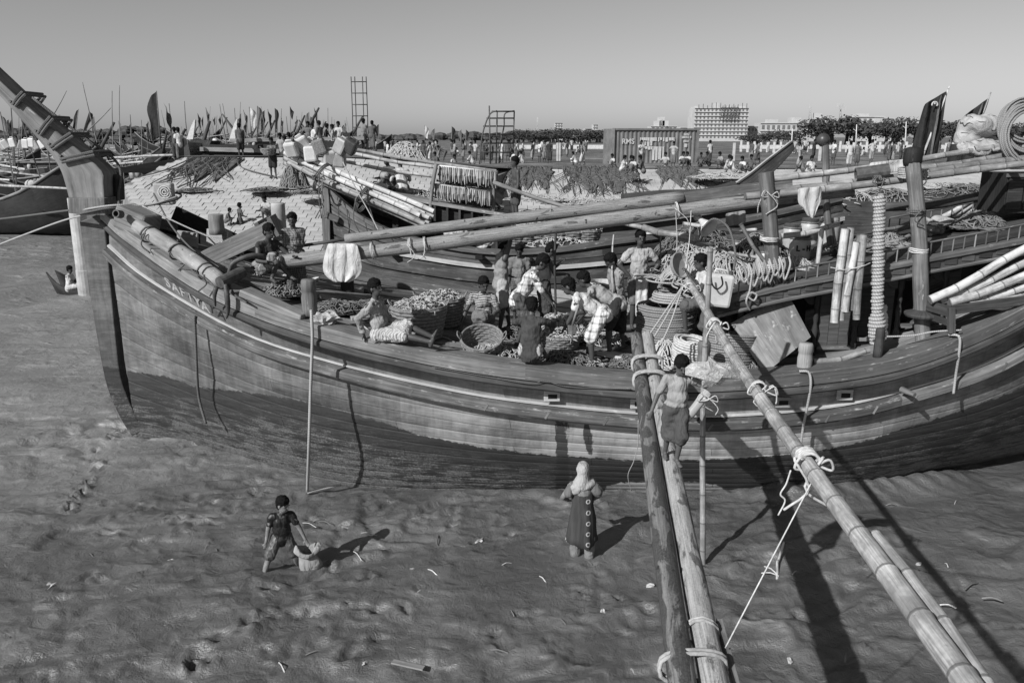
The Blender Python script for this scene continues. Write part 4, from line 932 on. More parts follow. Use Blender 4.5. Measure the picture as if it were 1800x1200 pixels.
gb = pole('gangway_log', 'smooth pale log of the gangway that the boy stands on', GB0, ext(GB0, GB1, 1.25), .088, .104, 'log_pale', 'log', 'log')
axg = (GA1 - GA0).normalized(); mid = lambda v, off=0.0: (lerp_v(GA0, GA1, v) + lerp_v(GB0, GB1, v)) / 2
def wrap2(v, label, mat='cord', r=.02, turns=2):
    c = mid(v); hw = (lerp_v(GA0, GA1, v) - lerp_v(GB0, GB1, v)).length / 2 + .10; pts = []
    for i in range(turns * 20 + 1):
        a = i / 20 * 6.283; x = math.cos(a) * (hw + r); z = math.copysign(abs(math.sin(a)) ** .6, math.sin(a)) * (.10 + r); pts.append(c + Vector((x, 0, z)) + axg * ((i / 20 - turns / 2) * r * 2.2))
    m = MB(); m.tube(pts, r, 8); o = m.obj('lashing', mat, smooth=True); tag(o, label, 'rope', 'rope lashings'); return o
wrap2(640, 'pale rope lashing round the boat end of the gangway'); wrap2(668, 'pale rope lashing on the gangway logs over the boat rail'); wrap2(1172, 'doubled rope lashing round the shore end of the gangway logs', r=.016)
c = lerp_v(GB0, GB1, 1112); lashing(None, 'rope binding the wooden stake to the pale gangway log', c, axg, .108, 2, .014, 'cord', 1, .1)
m = MB(); a, b_ = PY(1264, 1092, lerp_v(GB0, GB1, 1092).y), PY(1300, 1230, lerp_v(GB0, GB1, 1215).y); m.beam(a, b_, .05, .07); tag(m.obj('stake', 'wood_mid', bev=.006), 'square wooden stake lashed along the pale gangway log', 'stake')
# ---- hand rail and props
HA, HB = PY(1207, 497, 12.2), PY(1700, 1215, 2.9)
def hr(v): return lerp_v(HA, HB, v)
pole('handrail_bamboo', 'long pale bamboo handrail sloping over the mud', HA, ext(HA, HB, 1.25), .052, .062)
a = hr(940) + Vector((.10, .02, -.03)); b_ = ext(HA, HB, 1.25) + Vector((.13, 0, -.05)); pole('handrail_bamboo', 'second bamboo doubling the lower end of the handrail', a, b_, .035, .05)
a = hr(668) + Vector((-.02, 0, -.09)); b_ = hr(700) + Vector((-.0, 0, -.1)); pole('bamboo_offcut', 'short bamboo offcut tied under the handrail', a, hr(720) + Vector((0, 0, -.1)), .03, .03)
VP0 = PZ(1232, 1012, -.15); VP1 = PY(1246, 436, VP0.y + .12)
pole('prop_bamboo', 'thin upright bamboo standing in the mud propping the handrail', VP0, VP1, .042, .036)
pole('brace_log', 'short pale log braced between gangway and upright bamboo', PY(1176, 760, 9.75), PY(1247, 692, 9.98), .06, .062, 'wood_pale', 'log', 'log')
lashing(None, 'white cord knotted where brace meets upright bamboo', PY(1240, 697, 9.95), (0, 0, 1), .05, 3, .009); lashing(None, 'white cord knotted where handrail crosses upright bamboo', hr(570), (HB - HA), .055, 5, .012); lashing(None, 'white cord bow tied round the middle of the handrail', hr(808), (HB - HA), .058, 5, .013, tl=.35); lashing(None, 'thin cord tied round the handrail over the boat rail', hr(682), (HB - HA), .055, 3, .009)
lashing(None, 'cords gathered round the upper tip of the handrail', hr(505), (HB - HA), .055, 4, .011, 'rope_white', 2, .15)
rope('tie_string', 'taut white string from the handrail to the gangway stake', [hr(820) + Vector((0, -.05, -.05)), (hr(820) + Vector((0, -.05, -.05))).lerp(PY(1275, 1138, 4.95), .5), PY(1275, 1138, 4.95)], .006, 'rope_white', 'string', 5)
rope('cord_tail', 'loose white cord end hanging below the handrail bow', [PY(1390, 826, 7.6), PY(1382, 850, 7.6), PY(1372, 868, 7.6), PY(1380, 880, 7.6), PY(1368, 905, 7.6)], .01, 'rope_white', 'string', 5)
for k, (u, v) in enumerate(((1110, 634), (1119, 640), (1138, 650))):
    rope('stay_rope', ('rope from the handrail tip to the dark gangway log', 'middle rope of the three stays to the gangway', 'rope stay that lands beside the pale gangway log')[k], [PY(1200, 503, 12.0), PY((1200 + u) / 2 + 3 * k, (503 + v) / 2, 11.6), PY(u, v, 11.2)], .014, 'rope', 'rope', 6)
# ---- plastic bag held by the boy, sack of the muddy boy
def crumple(name, label, c, r, mat, col, cat, seed, vox=.014, disp=.06, squash=(1, .75, .8), parent=None):
    m = MB(); rg = random.Random(seed)
    for k in range(6): m.ell(Vector(c) + Vector((rg.uniform(-.5, .5) * r[0], rg.uniform(-.4, .4) * r[1], rg.uniform(-.4, .4) * r[2])), (r[0] * rg.uniform(.5, .8), r[1] * rg.uniform(.5, .8), r[2] * rg.uniform(.5, .8)), Euler((rg.uniform(-.5, .5), rg.uniform(-.5, .5), 0)).to_matrix(), 10, 7)
    o = m.obj(name, mat, parent=parent); remesh(o, vox, 4, disp, TEXB if disp > .05 else None); o.color = (col, col, col, 1)
    if parent is None: tag(o, label, cat)
    return o
t = NT('thin_plastic'); ob = t.coord('Object'); f = t.noise(ob, 14, 5, .7, 1.0); t.b.inputs['Transmission Weight'].default_value = .25; t.b.inputs['Alpha'].default_value = .9; t.done(t.ramp(f, [(.3, .38), (.7, .75)]), .25, t.bump(f, .8, .05), .6)
hand = world(boy[0], boy[2]['Lw'])
def facet(name, label, c, r, mat, cat, seed, jit=.2, rot=(0, 0, 0), n=13, mm=9):
    """thin crumpled sheet or bag: sharp irregular facets"""
    rg = random.Random(seed); m = MB(); m.ell((0, 0, 0), r, None, n, mm); e = Euler(rot).to_matrix(); m.v = [tuple(Vector(c) + e @ (Vector(p) * (1 + rg.uniform(-jit, jit)) + Vector((rg.uniform(-jit, jit) * r[0] * .3, 0, rg.uniform(-jit, jit) * r[2] * .4)))) for p in m.v]
    return tag(m.obj(name, mat), label, cat)
facet('plastic_bag', 'crumpled clear plastic bag held up in the boy\'s hand', hand + Vector((.0, -.03, .12)), (.24, .10, .13), 'thin_plastic', 'bag', 3, .34, (.2, .2, .2), 9, 6)
hand = world(boy2[0], boy2[2]['Lw'])
sk = PZ(545, 1003, 0); m = MB(); rows = []
rgs = random.Random(3)
for j, (z, r_, cx) in enumerate(((-.05, .10, 0), (.05, .15, 0), (.13, .16, .01), (.2, .135, .0), (.26, .12, -.02), (.32, .135, -.02), (.37, .16, -.03), (.36, .185, -.03), (.31, .18, -.03))):
    rows.append([Vector((sk.x + cx + math.cos(a) * r_ * (1 + .2 * math.sin(3 * a + j) + rgs.uniform(-.1, .1)), sk.y + math.sin(a) * r_ * .75 * (1 + .15 * math.sin(2 * a + j * .7) + rgs.uniform(-.1, .1)), z + .05 * math.sin(a * 2 + 1) * (z > .2) + rgs.uniform(-.015, .015))) for a in np.linspace(0, 6.2832, 20)]); rows[-1][-1] = rows[-1][0]
cs = cloth_sheet('sack', 'open muddy woven sack set down beside the wading boy', rows, 'cloth', .3, 'sack', th=.012)
# ---- lowered spars
SPL, SPR = PY(462, 462, 13.7), PY(1345, 352, 13.6)
m = MB(); pts = spline([PY(452, 470, 13.7), PY(480, 462, 13.7), PY(700, 437, 13.6), PY(930, 405, 13.6), PY(1180, 372, 13.6), PY(1345, 352, 13.6), PY(1500, 338, 13.6)], 40)
m.tube(pts, [.118 + .008 * math.sin(i * .9) if i < 30 else .118 - (i - 30) * .005 for i in range(40)], 16); tag(m.obj('lowered_mast', 'spar_log', smooth=True), 'thick weathered mast lowered along the boat with a white cloth over it', 'mast')
m = MB(); pts = spline([PY(607, 420, 14.6), PY(760, 402, 14.6), PY(980, 375, 14.7), PY(1200, 348, 14.8)], 30); m.tube(pts, [.085 + .0015 * i for i in range(30)], 14)
sp2 = m.obj('lowered_yard', 'spar_log', smooth=True); tag(sp2, 'slimmer yard lying behind the lowered mast, thin rod at its end', 'spar')
m = MB(); m.tube([PY(530, 432, 14.6), PY(610, 420, 14.6)], .03, 8); m.obj('rod', 'wood_spar', parent=sp2, smooth=True)
m = MB(); m.beam(PY(1196, 348, 14.8), PY(1390, 322, 14.9), .17, .17); m.obj('squared_end', 'wood_mid', parent=sp2)
# cords on the spar
for i, (u, v) in enumerate(((722, 433), (748, 431), (655, 441), (1190, 370))): lashing(None, 'thin white cord looped round the lowered mast', PY(u, v, 13.55), SPR - SPL, .135, 2, .008, 'rope_white', 1, .25, 'cords on the lowered mast')
rope('cord_loop', 'white cord hanging in a loop under the lowered mast', [PY(720, 430, 13.4), PY(724, 450, 13.4), PY(735, 455, 13.4), PY(745, 448, 13.4), PY(747, 425, 13.4)], .009, 'rope_white', 'rope', 5)
# white cloth over the mast
rows = []
for j in range(10):
    f = j / 9; v = 430 + f * 68; w_ = 26 + 9 * math.sin(f * 2.4); u0 = 602
    if f > .6: w_ *= math.sqrt(max(.02, 1 - ((f - .6) / .42) ** 2))
    rows.append([PY(u0 + w_ * (k / 10 * 2 - 1), v - (2 if 0 < k < 10 else 0), 13.42 + .05 * math.cos(k * 1.9 + f) * f) for k in range(11)])
rows.insert(0, [PY(602 + 24 * (k / 5 - 1), 428, 13.62) for k in range(11)]); rows.insert(0, [PY(602 + 22 * (k / 5 - 1), 436, 13.85) for k in range(11)])
cloth_sheet('white_cloth', 'white sheet of cloth hung over the lowered mast', rows, 'cloth', .55, 'cloth')
# ---- hanging ropes on the hull
def on_hull(u, v, off=.06):
    best = None
    for i in range(NS):
        for fn, q0, q1 in ((topq, 0, 1), (hullq, 0, 1)):
            pass
    lo = 20.0
    # march along the ray until it meets the near side
    for y in np.arange(10.5, 16.5, .03):
        p = PY(u, v, y); i = min(max(stn(p.x), 0), NS - 1); i = int(round(i))
        cols = [G[i], W_[i]] + [hullq(i, q) for q in (.1, .2, .3, .4, .5, .6, .7, .8, .9, 1, 1.2)]; zz = [c.z for c in cols][::-1]; yy = [c.y for c in cols][::-1]
        if p.y >= np.interp(p.z, zz, yy) - off: return p
    return p
rope('mooring_rope', 'pale rope hanging from the stub post down the hull to the mud', [PY(547, 545, 12.05), PY(548, 565, 11.98), PY(549, 600, 11.97), PY(546, 680, 11.97), PY(543, 780, 11.97), PZ(540, 866, .02)], .026, 'rope')
q0 = PZ(540, 867, .03); rope('rope_end', 'short stiff tail of the hanging rope lying on the mud', [q0 + Vector((0, .02, .0)), PZ(556, 861, .06), PZ(580, 856, .08), PZ(599, 852, .07)], .022, 'rope')
rope('black_rope', 'black rope hanging on the bow planking', [on_hull(342, 555), on_hull(344, 600), on_hull(346, 650), on_hull(350, 700), on_hull(362, 745)], .024, 'rope_dark')
rope('mooring_rope', 'rope hanging from the bollard beside the tilted board', [PY(1405, 652, 11.52), PY(1422, 655, 11.5), PY(1425, 680, 11.5), PY(1418, 720, 11.62), PY(1412, 750, 11.66), PY(1405, 800, 11.8)], .02, 'rope')
rope('mooring_rope', 'rope hanging over the rail near the bamboo rack', [PY(1668, 588, 11.75), PY(1686, 592, 11.62), PY(1686, 620, 11.62), PY(1680, 660, 11.75), PY(1676, 692, 11.75)], .02, 'rope')
rope('thin_line', 'thin cable drooping under the rail moulding amidships', [PY(760, 645, 11.62), PY(850, 661, 11.56), PY(930, 674, 11.5), PY(958, 669, 11.5), PY(1000, 680, 11.5), PY(1110, 684, 11.5)], .008, 'rope_dark', 'cable', 5)
rope('thin_line', 'thin wavy line hanging down the hull beside the gangway', [PY(1122, 738, 11.6), PY(1121, 780, 11.72), PY(1114, 810, 11.8), PY(1104, 835, 11.9), PY(1110, 862, 12.1)], .007, 'rope', 'cord', 5)
# scuppers
for (u, v) in ((970, 695), (1122, 708), (1375, 706), (1484, 693)):
    p = on_hull(u, v, .03); m = MB()
    m.box(p + Vector((0, -.02, 0)), (.25, .03, .17)); o = m.obj('scupper', 'wood_pale', parent=boat, bev=.006); m = MB(); m.box(p + Vector((.01, -.026, -.005)), (.14, .03, .07)); m.obj('hole', 'black', parent=o)
m = MB(); a = PY(1585, 684, 11.74); b_ = PY(1608, 694, 11.5); m.tube([a, b_], [.05, .035], 10); m.obj('peg', 'wood_mid', parent=boat)
# ---- bollards on the rail
def bollard(u, v0, v1, y, r, label, mat='wood_pale'):
    b0, b1 = PY(u, v1, y), PY(u, v0, y); H = b1.z - b0.z; m = MB(); m.lathe([(r, -.05), (r, .12 * H), (r * 1.03, .45 * H), (r * .93, .58 * H), (r * .93, .66 * H), (r * 1.02, .7 * H), (r * .98, .93 * H), (r * .85, H)], b0, 16, wob=.02)
    return tag(m.obj('bollard', mat, smooth=True), label, 'bollard')
bollard(1413, 603, 650, 11.85, .11, 'pale stub bollard on the rail beside the tilted board'); bollard(545, 491, 548, 12.4, .12, 'weathered stub bollard on the rail near the seated man', 'wood_mid'); bollard(1543, 577, 622, 11.85, .07, 'small dark carved bollard at the foot of the rope-wrapped post', 'wood_dark'); bollard(1235, 600, 655, 11.9, .1, 'dark stub bollard behind the upright bamboo', 'wood_mid')
# ---- bow gear
m = MB(); m.tube(spline([PY(243, 398, 14.0), PY(300, 433, 13.45), PY(345, 462, 13.1), PY(392, 497, 12.85)], 14), [.13] * 14, 14); tag(m.obj('bow_log', 'wood_log', smooth=True), 'stout log lashed along the rail at the bow', 'log')
for i, (u, v) in enumerate(((262, 412), (312, 442), (362, 476))): lashing(None, 'dark rope lashing round the bow log', PY(u, v, 13.75 - .42 * i), (1, -.8, -.6), .135, 1, .016, 'rope_dark', 1, .3, 'dark lashings on the bow log')
m = MB(); m.beam(PY(430, 512, 12.65), PY(535, 558, 12.3), .3, .12, w1=.22); tag(m.obj('plank_step', 'wood_mid', bev=.02), 'short worn plank lying on the rail by the anchor', 'plank')
m = MB(); m.box(PY(242, 388, 14.35), (.62, .5, .42), rz=-.25, ry=.35); o = m.obj('bow_chock', 'wood_mid', bev=.05); tag(o, 'heavy rounded wooden chock on the stem head', 'chock'); m = MB(); m.lathe([(.07, 0), (.07, .14), (.05, .14), (.05, .02)], PY(213, 377, 14.0), 12, (-.2, -1, .2)); m.obj('pipe', 'iron', parent=o)
# carved bow post with rings
m = MB(); b0, b1 = PY(288, 360, 15.2), PY(290, 322, 15.2); m.box((b0 + b1) / 2, (.34, .22, (b1.z - b0.z)), rz=.1); o = m.obj('carved_post', 'concrete_pile', bev=.03); tag(o, 'square carved post with target rings behind the prow', 'post')
for r_ in (.035, .075, .115):
    pts = [PY(289, 338, 15.06) + Vector((math.cos(a) * r_, 0, math.sin(a) * r_)) for a in np.linspace(0, 6.2832, 20)]; m = MB(); m.tube(pts, .011, 5); m.obj('ring', 'paint_white', parent=o, smooth=True)
rope('bow_rope', 'rope wound from the prow foot round the carved post', [PY(140, 376, 14.4), PY(190, 366, 14.35), PY(245, 363, 14.6), PY(305, 352, 14.95), PY(318, 342, 15.3), PY(300, 338, 15.4)], .022, 'rope_dark'); rope('bow_rope', 'second rope lying across the foot of the prow', [PY(138, 370, 14.42), PY(200, 361, 14.36), PY(260, 361, 14.6), PY(312, 346, 14.95)], .02, 'rope')
rope('mooring_line', 'dark mooring line running out left from the prow', [PY(200, 362, 14.38), PY(120, 370, 14.6), PY(0, 385, 15.2), PY(-120, 396, 15.8)], .02, 'rope_dark'); rope('mooring_line', 'lower mooring line sagging out left from the prow foot', [PY(180, 372, 14.4), PY(120, 385, 14.8), PY(50, 410, 15.4), PY(-40, 445, 16.2)], .017, 'rope')
rope('bow_stay', 'slanting dark rope from the carved post down to the anchor', [PY(270, 340, 14.9), PY(300, 395, 14.4), PY(340, 440, 13.6), PY(385, 470, 13.2)], .016, 'rope_dark'); rope('bow_stay', 'pale slanting rope across the bow well', [PY(250, 362, 14.5), PY(330, 400, 14.3), PY(400, 430, 14.2), PY(425, 445, 14.0)], .014, 'rope')
def horn_wrap(v, lab, k=2, mat='rope_dark'):
    us = [u for u, vv in HL], [vv for u, vv in HL]; p = [i for i in range(len(HL) - 1)][0]
    t_ = float(np.interp(-v, [-b for a, b in HL], range(len(HL)))); i = int(t_); f = t_ - i; i2 = min(i + 1, len(HL) - 1)
    a = PY(HL[i][0] + (HL[i2][0] - HL[i][0]) * f, v, 14.45); b = PY(HR[i][0] + (HR[i2][0] - HR[i][0]) * f, HR[i][1] + (HR[i2][1] - HR[i][1]) * f, 14.45)
    ax = (b - a).cross(Vector((0, 1, 0))).normalized(); pts = []; e = .03; sd = (b - a).normalized()
    for j in range(k):
        o_ = ax * (j * .06); c4 = [a - sd * e, b + sd * e, b + sd * e + Vector((0, .62, 0)), a - sd * e + Vector((0, .62, 0))]; y0 = Vector((0, -.02, 0))
        for q in range(4):
            for s_ in (0, .33, .66): pts.append(c4[q].lerp(c4[(q + 1) % 4], s_) + o_ + (y0 if q < 1 else Vector((0, 0, 0))))
    pts.append(pts[0] + ax * k * .06); m = MB(); m.tube(pts, .026, 6); tag(m.obj('prow_lashing', mat), lab, 'rope', 'rope lashings on the prow')
for v in (185, 236, 262, 285): horn_wrap(v, 'dark rope wound round the tall prow timber')
m = MB(); m.tube(spline([PY(57, 172, 14.9), PY(140, 236, 14.95), PY(190, 270, 15.0), PY(212, 300, 14.95), PY(208, 345, 14.8), PY(212, 375, 14.3)], 30), .024, 6); tag(m.obj('prow_rope', 'rope_dark', smooth=True), 'thick dark rope running down the aft side of the prow', 'rope')
# anchor
anc = thing('anchor', 'rusty iron anchor with curved arms hanging over the bow rail', 'anchor', PY(400, 500, 12.7))
m = MB(); m.lathe([(.085, 0), (.095, .0), (.095, .5), (.07, .5), (.07, .02)], PY(386, 497, 12.55), 16, (.55, 1, .25)); m.obj('stock', 'iron', parent=anc, smooth=False)
m = MB(); m.tube(spline([PY(402, 480, 12.9), PY(410, 462, 12.9), PY(440, 450, 13.0), PY(465, 452, 13.2)], 14), [.03 + .002 * i for i in range(14)], 10); m.obj('shank', 'iron', parent=anc, smooth=True)
m = MB(); m.tube(spline([PY(404, 478, 12.85), PY(402, 500, 12.7), PY(412, 518, 12.55), PY(434, 532, 12.3)], 14), [.045 - .0022 * i for i in range(14)], 8); m.obj('arm', 'iron', parent=anc, smooth=True)
m = MB(); m.tube(spline([PY(396, 500, 12.5), PY(399, 520, 12.45), PY(401, 545, 12.5), PY(398, 560, 12.55)], 12), [.03, .035, .04, .045, .045, .045, .04, .035, .03, .025, .02, .01], 8); m.obj('fluke', 'iron', parent=anc, smooth=True)
m = MB(); m.tube(spline([PY(380, 505, 12.55), PY(377, 520, 12.55), PY(379, 538, 12.6)], 8), [.04, .04, .038, .035, .03, .025, .02, .01], 8); m.obj('fluke', 'iron', parent=anc, smooth=True)
# hatch crate tilted on the bow deck
cr = thing('hatch_crate', 'open wooden hatch crate tilted up on the bow deck', 'crate', PY(430, 440, 14.0)); cc = PY(428, 424, 14.3); rt = dict(rz=.12, ry=-.42)
em = Euler((0, rt['ry'], rt['rz'])).to_matrix()
for nm, off, size in (('board', (0, -.45, .0), (1.25, .05, .30)), ('board', (0, .45, .0), (1.25, .05, .30)), ('end_board', (.62, 0, 0), (.05, .86, .30)), ('end_board', (-.62, 0, 0), (.05, .86, .30)), ('lid_board', (-.1, -.28, .12), (1.0, .2, .035)), ('lid_board', (-.1, -.02, .12), (1.0, .2, .035)), ('lid_board', (-.1, .24, .12), (1.0, .2, .035)), ('batten', (.45, 0, .18), (.08, .95, .06)), ('batten', (.68, -.15, .02), (.07, .6, .36))):
    m = MB(); m.box(cc + em @ Vector(off), size, rz=rt['rz'], ry=rt['ry']); m.obj(nm, 'wood_mid', parent=cr, bev=.006)
def cyl_post(u, v0, v1, y, r, mat, name, label, cat='post'):
    b0, b1 = PY(u, v1, y), PY(u, v0, y); m = MB(); H = b1.z - b0.z; m.lathe([(r, 0), (r * 1.02, H * .3), (r * .98, H * .7), (r, H * .97), (r * .93, H)], b0, 16, wob=.01); return tag(m.obj(name, mat, smooth=True), label, cat)
cyl_post(494, 357, 440, 14.9, .13, 'concrete_pile', 'bitt_post', 'pale round mooring bitt standing at the bow behind the crate'); cyl_post(382, 377, 412, 15.0, .14, 'wood_mid', 'stub_post', 'short worn round post beside the children on the slope'); cyl_post(612, 470, 528, 15.2, .13, 'wood_dark', 'stub_post', 'dark round post under the white cloth')
# far bulwark at the bow: dark inside with pale painted blocks
m = MB(); m.beam(PY(300, 388, 15.7), PY(480, 470, 15.9), .08, .62); m.obj('bulwark_inner', 'wood_black', parent=boat)
for (u, v) in ((330, 421), (382, 418)):
    m = MB(); m.box(PY(u, v, 15.25), (.40, .06, .30), ry=.12, rz=-.1); o = m.obj('painted_block', 'wood_pale', parent=boat)
# far bulwark amidships is sun-bleached boarding
for k in range(3):
    m = MB(); rows = []
    for i in range(44, 80, 2): p = far(G[i]) + Vector((0, -.33, 0)); rows.append([p + Vector((0, 0, .30 - k * .19)), p + Vector((0, 0, .13 - k * .19))])
    m.grid(rows); o = m.obj('bulwark_board', 'wood_pale', parent=boat); o.modifiers.new('thick', 'SOLIDIFY').thickness = .03
# ---- baskets, fish, nets on deck
def weave(c, r0, r1, h, mat, parent, tiltm=None, rows=9, n=26):
    """woven basket wall: horizontal bands in and out of upright staves"""
    c = Vector(c); tm = tiltm or Matrix.Identity(3); m = MB()
    for j in range(rows):
        z = h * (j + .5) / rows; r = r0 + (r1 - r0) * j / (rows - 1); pts = [c + tm @ Vector((math.cos(a) * (r + .008 * ((k + j) % 2 * 2 - 1)), math.sin(a) * (r + .008 * ((k + j) % 2 * 2 - 1)), z)) for k, a in enumerate(np.linspace(0, 6.2832, n + 1))]
        m.tube(pts, h / rows * .52, 5)
    m.obj('weave', mat, parent=parent); m = MB()
    for k in range(n): a = 6.2832 * k / n; m.tube([c + tm @ Vector((math.cos(a) * r0, math.sin(a) * r0, 0)), c + tm @ Vector((math.cos(a) * r1 * 1.01, math.sin(a) * r1 * 1.01, h * 1.02))], .009, 5)
    m.obj('staves', mat, parent=parent); m = MB(); m.lathe([(r0 * .2, .0), (r0, .0), (r0, .02), (r0 * .2, .02)], c + tm @ Vector((0, 0, .01)), 20, tm @ Vector((0, 0, 1))); m.obj('base', mat, parent=parent)
    pts = [c + tm @ Vector((math.cos(a) * r1, math.sin(a) * r1, h)) for a in np.linspace(0, 6.2832, 30)]; m = MB(); m.tube(pts, .018, 6); m.obj('rim', mat, parent=parent, smooth=True)
    for g in (-1, 1):
        e = c + tm @ Vector((g * r1, 0, h)); m = MB(); m.tube(spline([e + tm @ Vector((0, -.07, 0)), e + tm @ Vector((g * .05, -.05, .08)), e + tm @ Vector((g * .05, .05, .08)), e + tm @ Vector((0, .07, 0))], 12), .012, 6); m.obj('handle', mat, parent=parent, smooth=True)
def heap(name, label, c, rx, ry, h, mat, cat, n=160, seed=1, strand='net', rs=.012, ln=.16, parent=None, base='net_dark'):
    """a pile: lumpy core with many short crossing pieces on it"""
    rg = random.Random(seed); c = Vector(c); m = MB(); Z = lambda a, q: h * max(0, 1 - q ** 1.6) * (1 + .25 * math.sin(3 * a + seed) * q)
    P = [[c + Vector((math.cos(a) * q * rx, math.sin(a) * q * ry, Z(a, q) * .92 - .02 + rg.uniform(-.02, .02) * h)) for a in np.linspace(0, 6.2832, 25)] for q in (1.03, .85, .65, .45, .25, .05)]
    for r_ in P: r_[-1] = r_[0]
    m.grid(P, flip=True)
    core = m.obj(name, base, smooth=True, parent=parent)
    if parent is None: tag(core, label, cat)
    m = MB()
    for k in range(n):
        a = rg.uniform(0, 6.283); q = math.sqrt(rg.random()); p = c + Vector((math.cos(a) * q * rx, math.sin(a) * q * ry, Z(a, q) + .008)); d_ = rg.uniform(0, 6.283); L = ln * rg.uniform(.5, 1.3)
        if ln > .135:      # rope and net: curved lengths lying over the heap
            rad = L * rg.uniform(.25, .7); span = rg.uniform(1.2, 4.2); ct = p + Vector((math.cos(d_) * rad, math.sin(d_) * rad, 0)); pts = []; lift = rg.uniform(.0, .05); nn_ = 5 + int(span * 1.3)
            for i_ in range(nn_):
                an = d_ + 3.1416 + span * i_ / (nn_ - 1); w2 = ct + Vector((math.cos(an) * rad, math.sin(an) * rad, 0)); qq = math.hypot((w2.x - c.x) / rx, (w2.y - c.y) / ry); aa = math.atan2((w2.y - c.y) / ry, (w2.x - c.x) / rx); w2.z = c.z + Z(aa, min(qq, 1)) + .01 + lift * math.sin(3.14 * i_ / (nn_ - 1)); pts.append(w2)
            m.tube(pts, rs * rg.uniform(.5, 1.0), 4); continue
        e = Vector((math.cos(d_), math.sin(d_), 0)) * L; q1 = p + e * .5 + Vector((rg.uniform(-.3, .3) * L, rg.uniform(-.3, .3) * L, rg.uniform(0, .25) * L)); q2 = p + e + Vector((0, 0, -.15 * L * q))
        m.tube(spline([p, q1, q2], 5), [rs * rg.uniform(.35, .6), rs * rg.uniform(.8, 1.3), rs * rg.uniform(.8, 1.3), rs * rg.uniform(.6, 1.0), rs * .3], 4)
    o = m.obj('strands', strand, parent=core, smooth=True); tag(o, kind='stuff'); return core
bk = thing('fish_basket', 'tall dark woven basket filled with fish behind the seated man', 'basket', on_deck(738, 592)); weave(bk['_o'], .36, .46, .55, 'basket', bk); heap('fish', None, Vector(bk['_o']) + Vector((0, 0, .5)), .42, .42, .16, 'fish', None, 300, 3, 'fish', .011, .13, parent=bk, base='net')
bk = thing('fish_basket', 'woven basket heaped with small fish beyond the seated man', 'basket', on_deck(775, 570)); weave(bk['_o'], .34, .42, .5, 'basket', bk); heap('fish', None, Vector(bk['_o']) + Vector((0, 0, .46)), .39, .39, .14, 'fish', None, 260, 5, 'fish', .011, .13, parent=bk, base='net')
eb = on_deck(848, 621); bk = thing('empty_basket', 'round empty woven basket with a dark inside tipped toward the rail', 'basket', eb); weave(eb, .26, .34, .34, 'basket', bk, Euler((.42, 0, 0)).to_matrix(), 8)
fb = on_deck(985, 608); bk = thing('shallow_basket', 'shallow round basket of fish among the crouching men', 'basket', fb); weave(fb, .3, .36, .22, 'basket', bk, None, 5); heap('fish', None, fb + Vector((0, 0, .17)), .34, .34, .14, 'fish', None, 260, 9, 'fish', .011, .12, parent=bk, base='net')
heap('net_pile', 'tangled pale net heap by the empty basket on the rail', on_deck(868, 626), .55, .3, .16, 'net_pale', 'net', 220, 11, 'net_pale', .012, .16)
heap('net_pile', 'dark net heap with pale corks in front of the shoveller', on_deck(985, 640), .7, .35, .2, 'net', 'net', 260, 12, 'net', .012, .18)
heap('catch_pile', 'heap of fresh catch being shovelled amidships', on_deck(985, 590), .75, .55, .38, 'fish', 'fish', 800, 13, 'fish', .011, .14)
heap('net_pile', 'small pale net tuft at the shoveller\'s feet', on_deck(1030, 645), .3, .18, .12, 'net_pale', 'net', 120, 14, 'net_pale', .011, .12)
heap('net_pile', 'low brown net spread on the deck behind the seated man', on_deck(650, 545), .8, .6, .12, 'net', 'net', 240, 15, 'net', .013, .25)
o = facet('rag', 'pale crumpled rags under the stub bollard', PY(568, 560, 12.35), (.26, .18, .11), 'cloth', 'rag', 8, .35); o.color = (.42, .42, .42, 1)
# shovel, pole and stick held by the men
sh = thing('shovel', 'wooden-handled shovel held by the man in white', 'shovel', PY(1002, 585, 12.5)); m = MB(); m.tube([PY(1017, 535, 12.35), PY(1005, 575, 12.5)], .018, 8); m.obj('handle', 'wood_pale', parent=sh, smooth=True)
m = MB(); m.grid([[PY(1005 + a, 572 + b_ + abs(a) * -.2, 12.5 - .03 * (1 - abs(a) / 9)) for a in (-8, -4, 0, 4, 8)] for b_ in (0, 8, 16)]); o = m.obj('blade', 'steel', parent=sh); o.modifiers.new('thick', 'SOLIDIFY').thickness = .01
pole('upright_pole', 'dark upright pole held amidships by the man in sleeveless shirt', PY(974, 572, 14.0), PY(978, 408, 14.3), .022, .022, 'wood_dark', 'pole', 'log'); pole('stick', 'pale stick held by the man in rolled lungi', PY(1073, 560, 13.2), PY(1080, 412, 13.6), .018, .014, 'bamboo_dull'); pole('upright_stick', 'thin upright stick behind the man with hands on hips', PY(1159, 500, 15.6), PY(1164, 412, 15.6), .016, .014, 'bamboo_dull')
tw = PY(1125, 480, 14.98); cloth_sheet('towel', 'white towel hanging at the waist of the standing man', [[PY(1118 + 22 * k / 6 - 2 * j / 5, 482 + j * 15, 14.93 + .03 * math.sin(k * 2.2)) for k in range(7)] for j in range(6)], 'cloth', .68, 'towel')
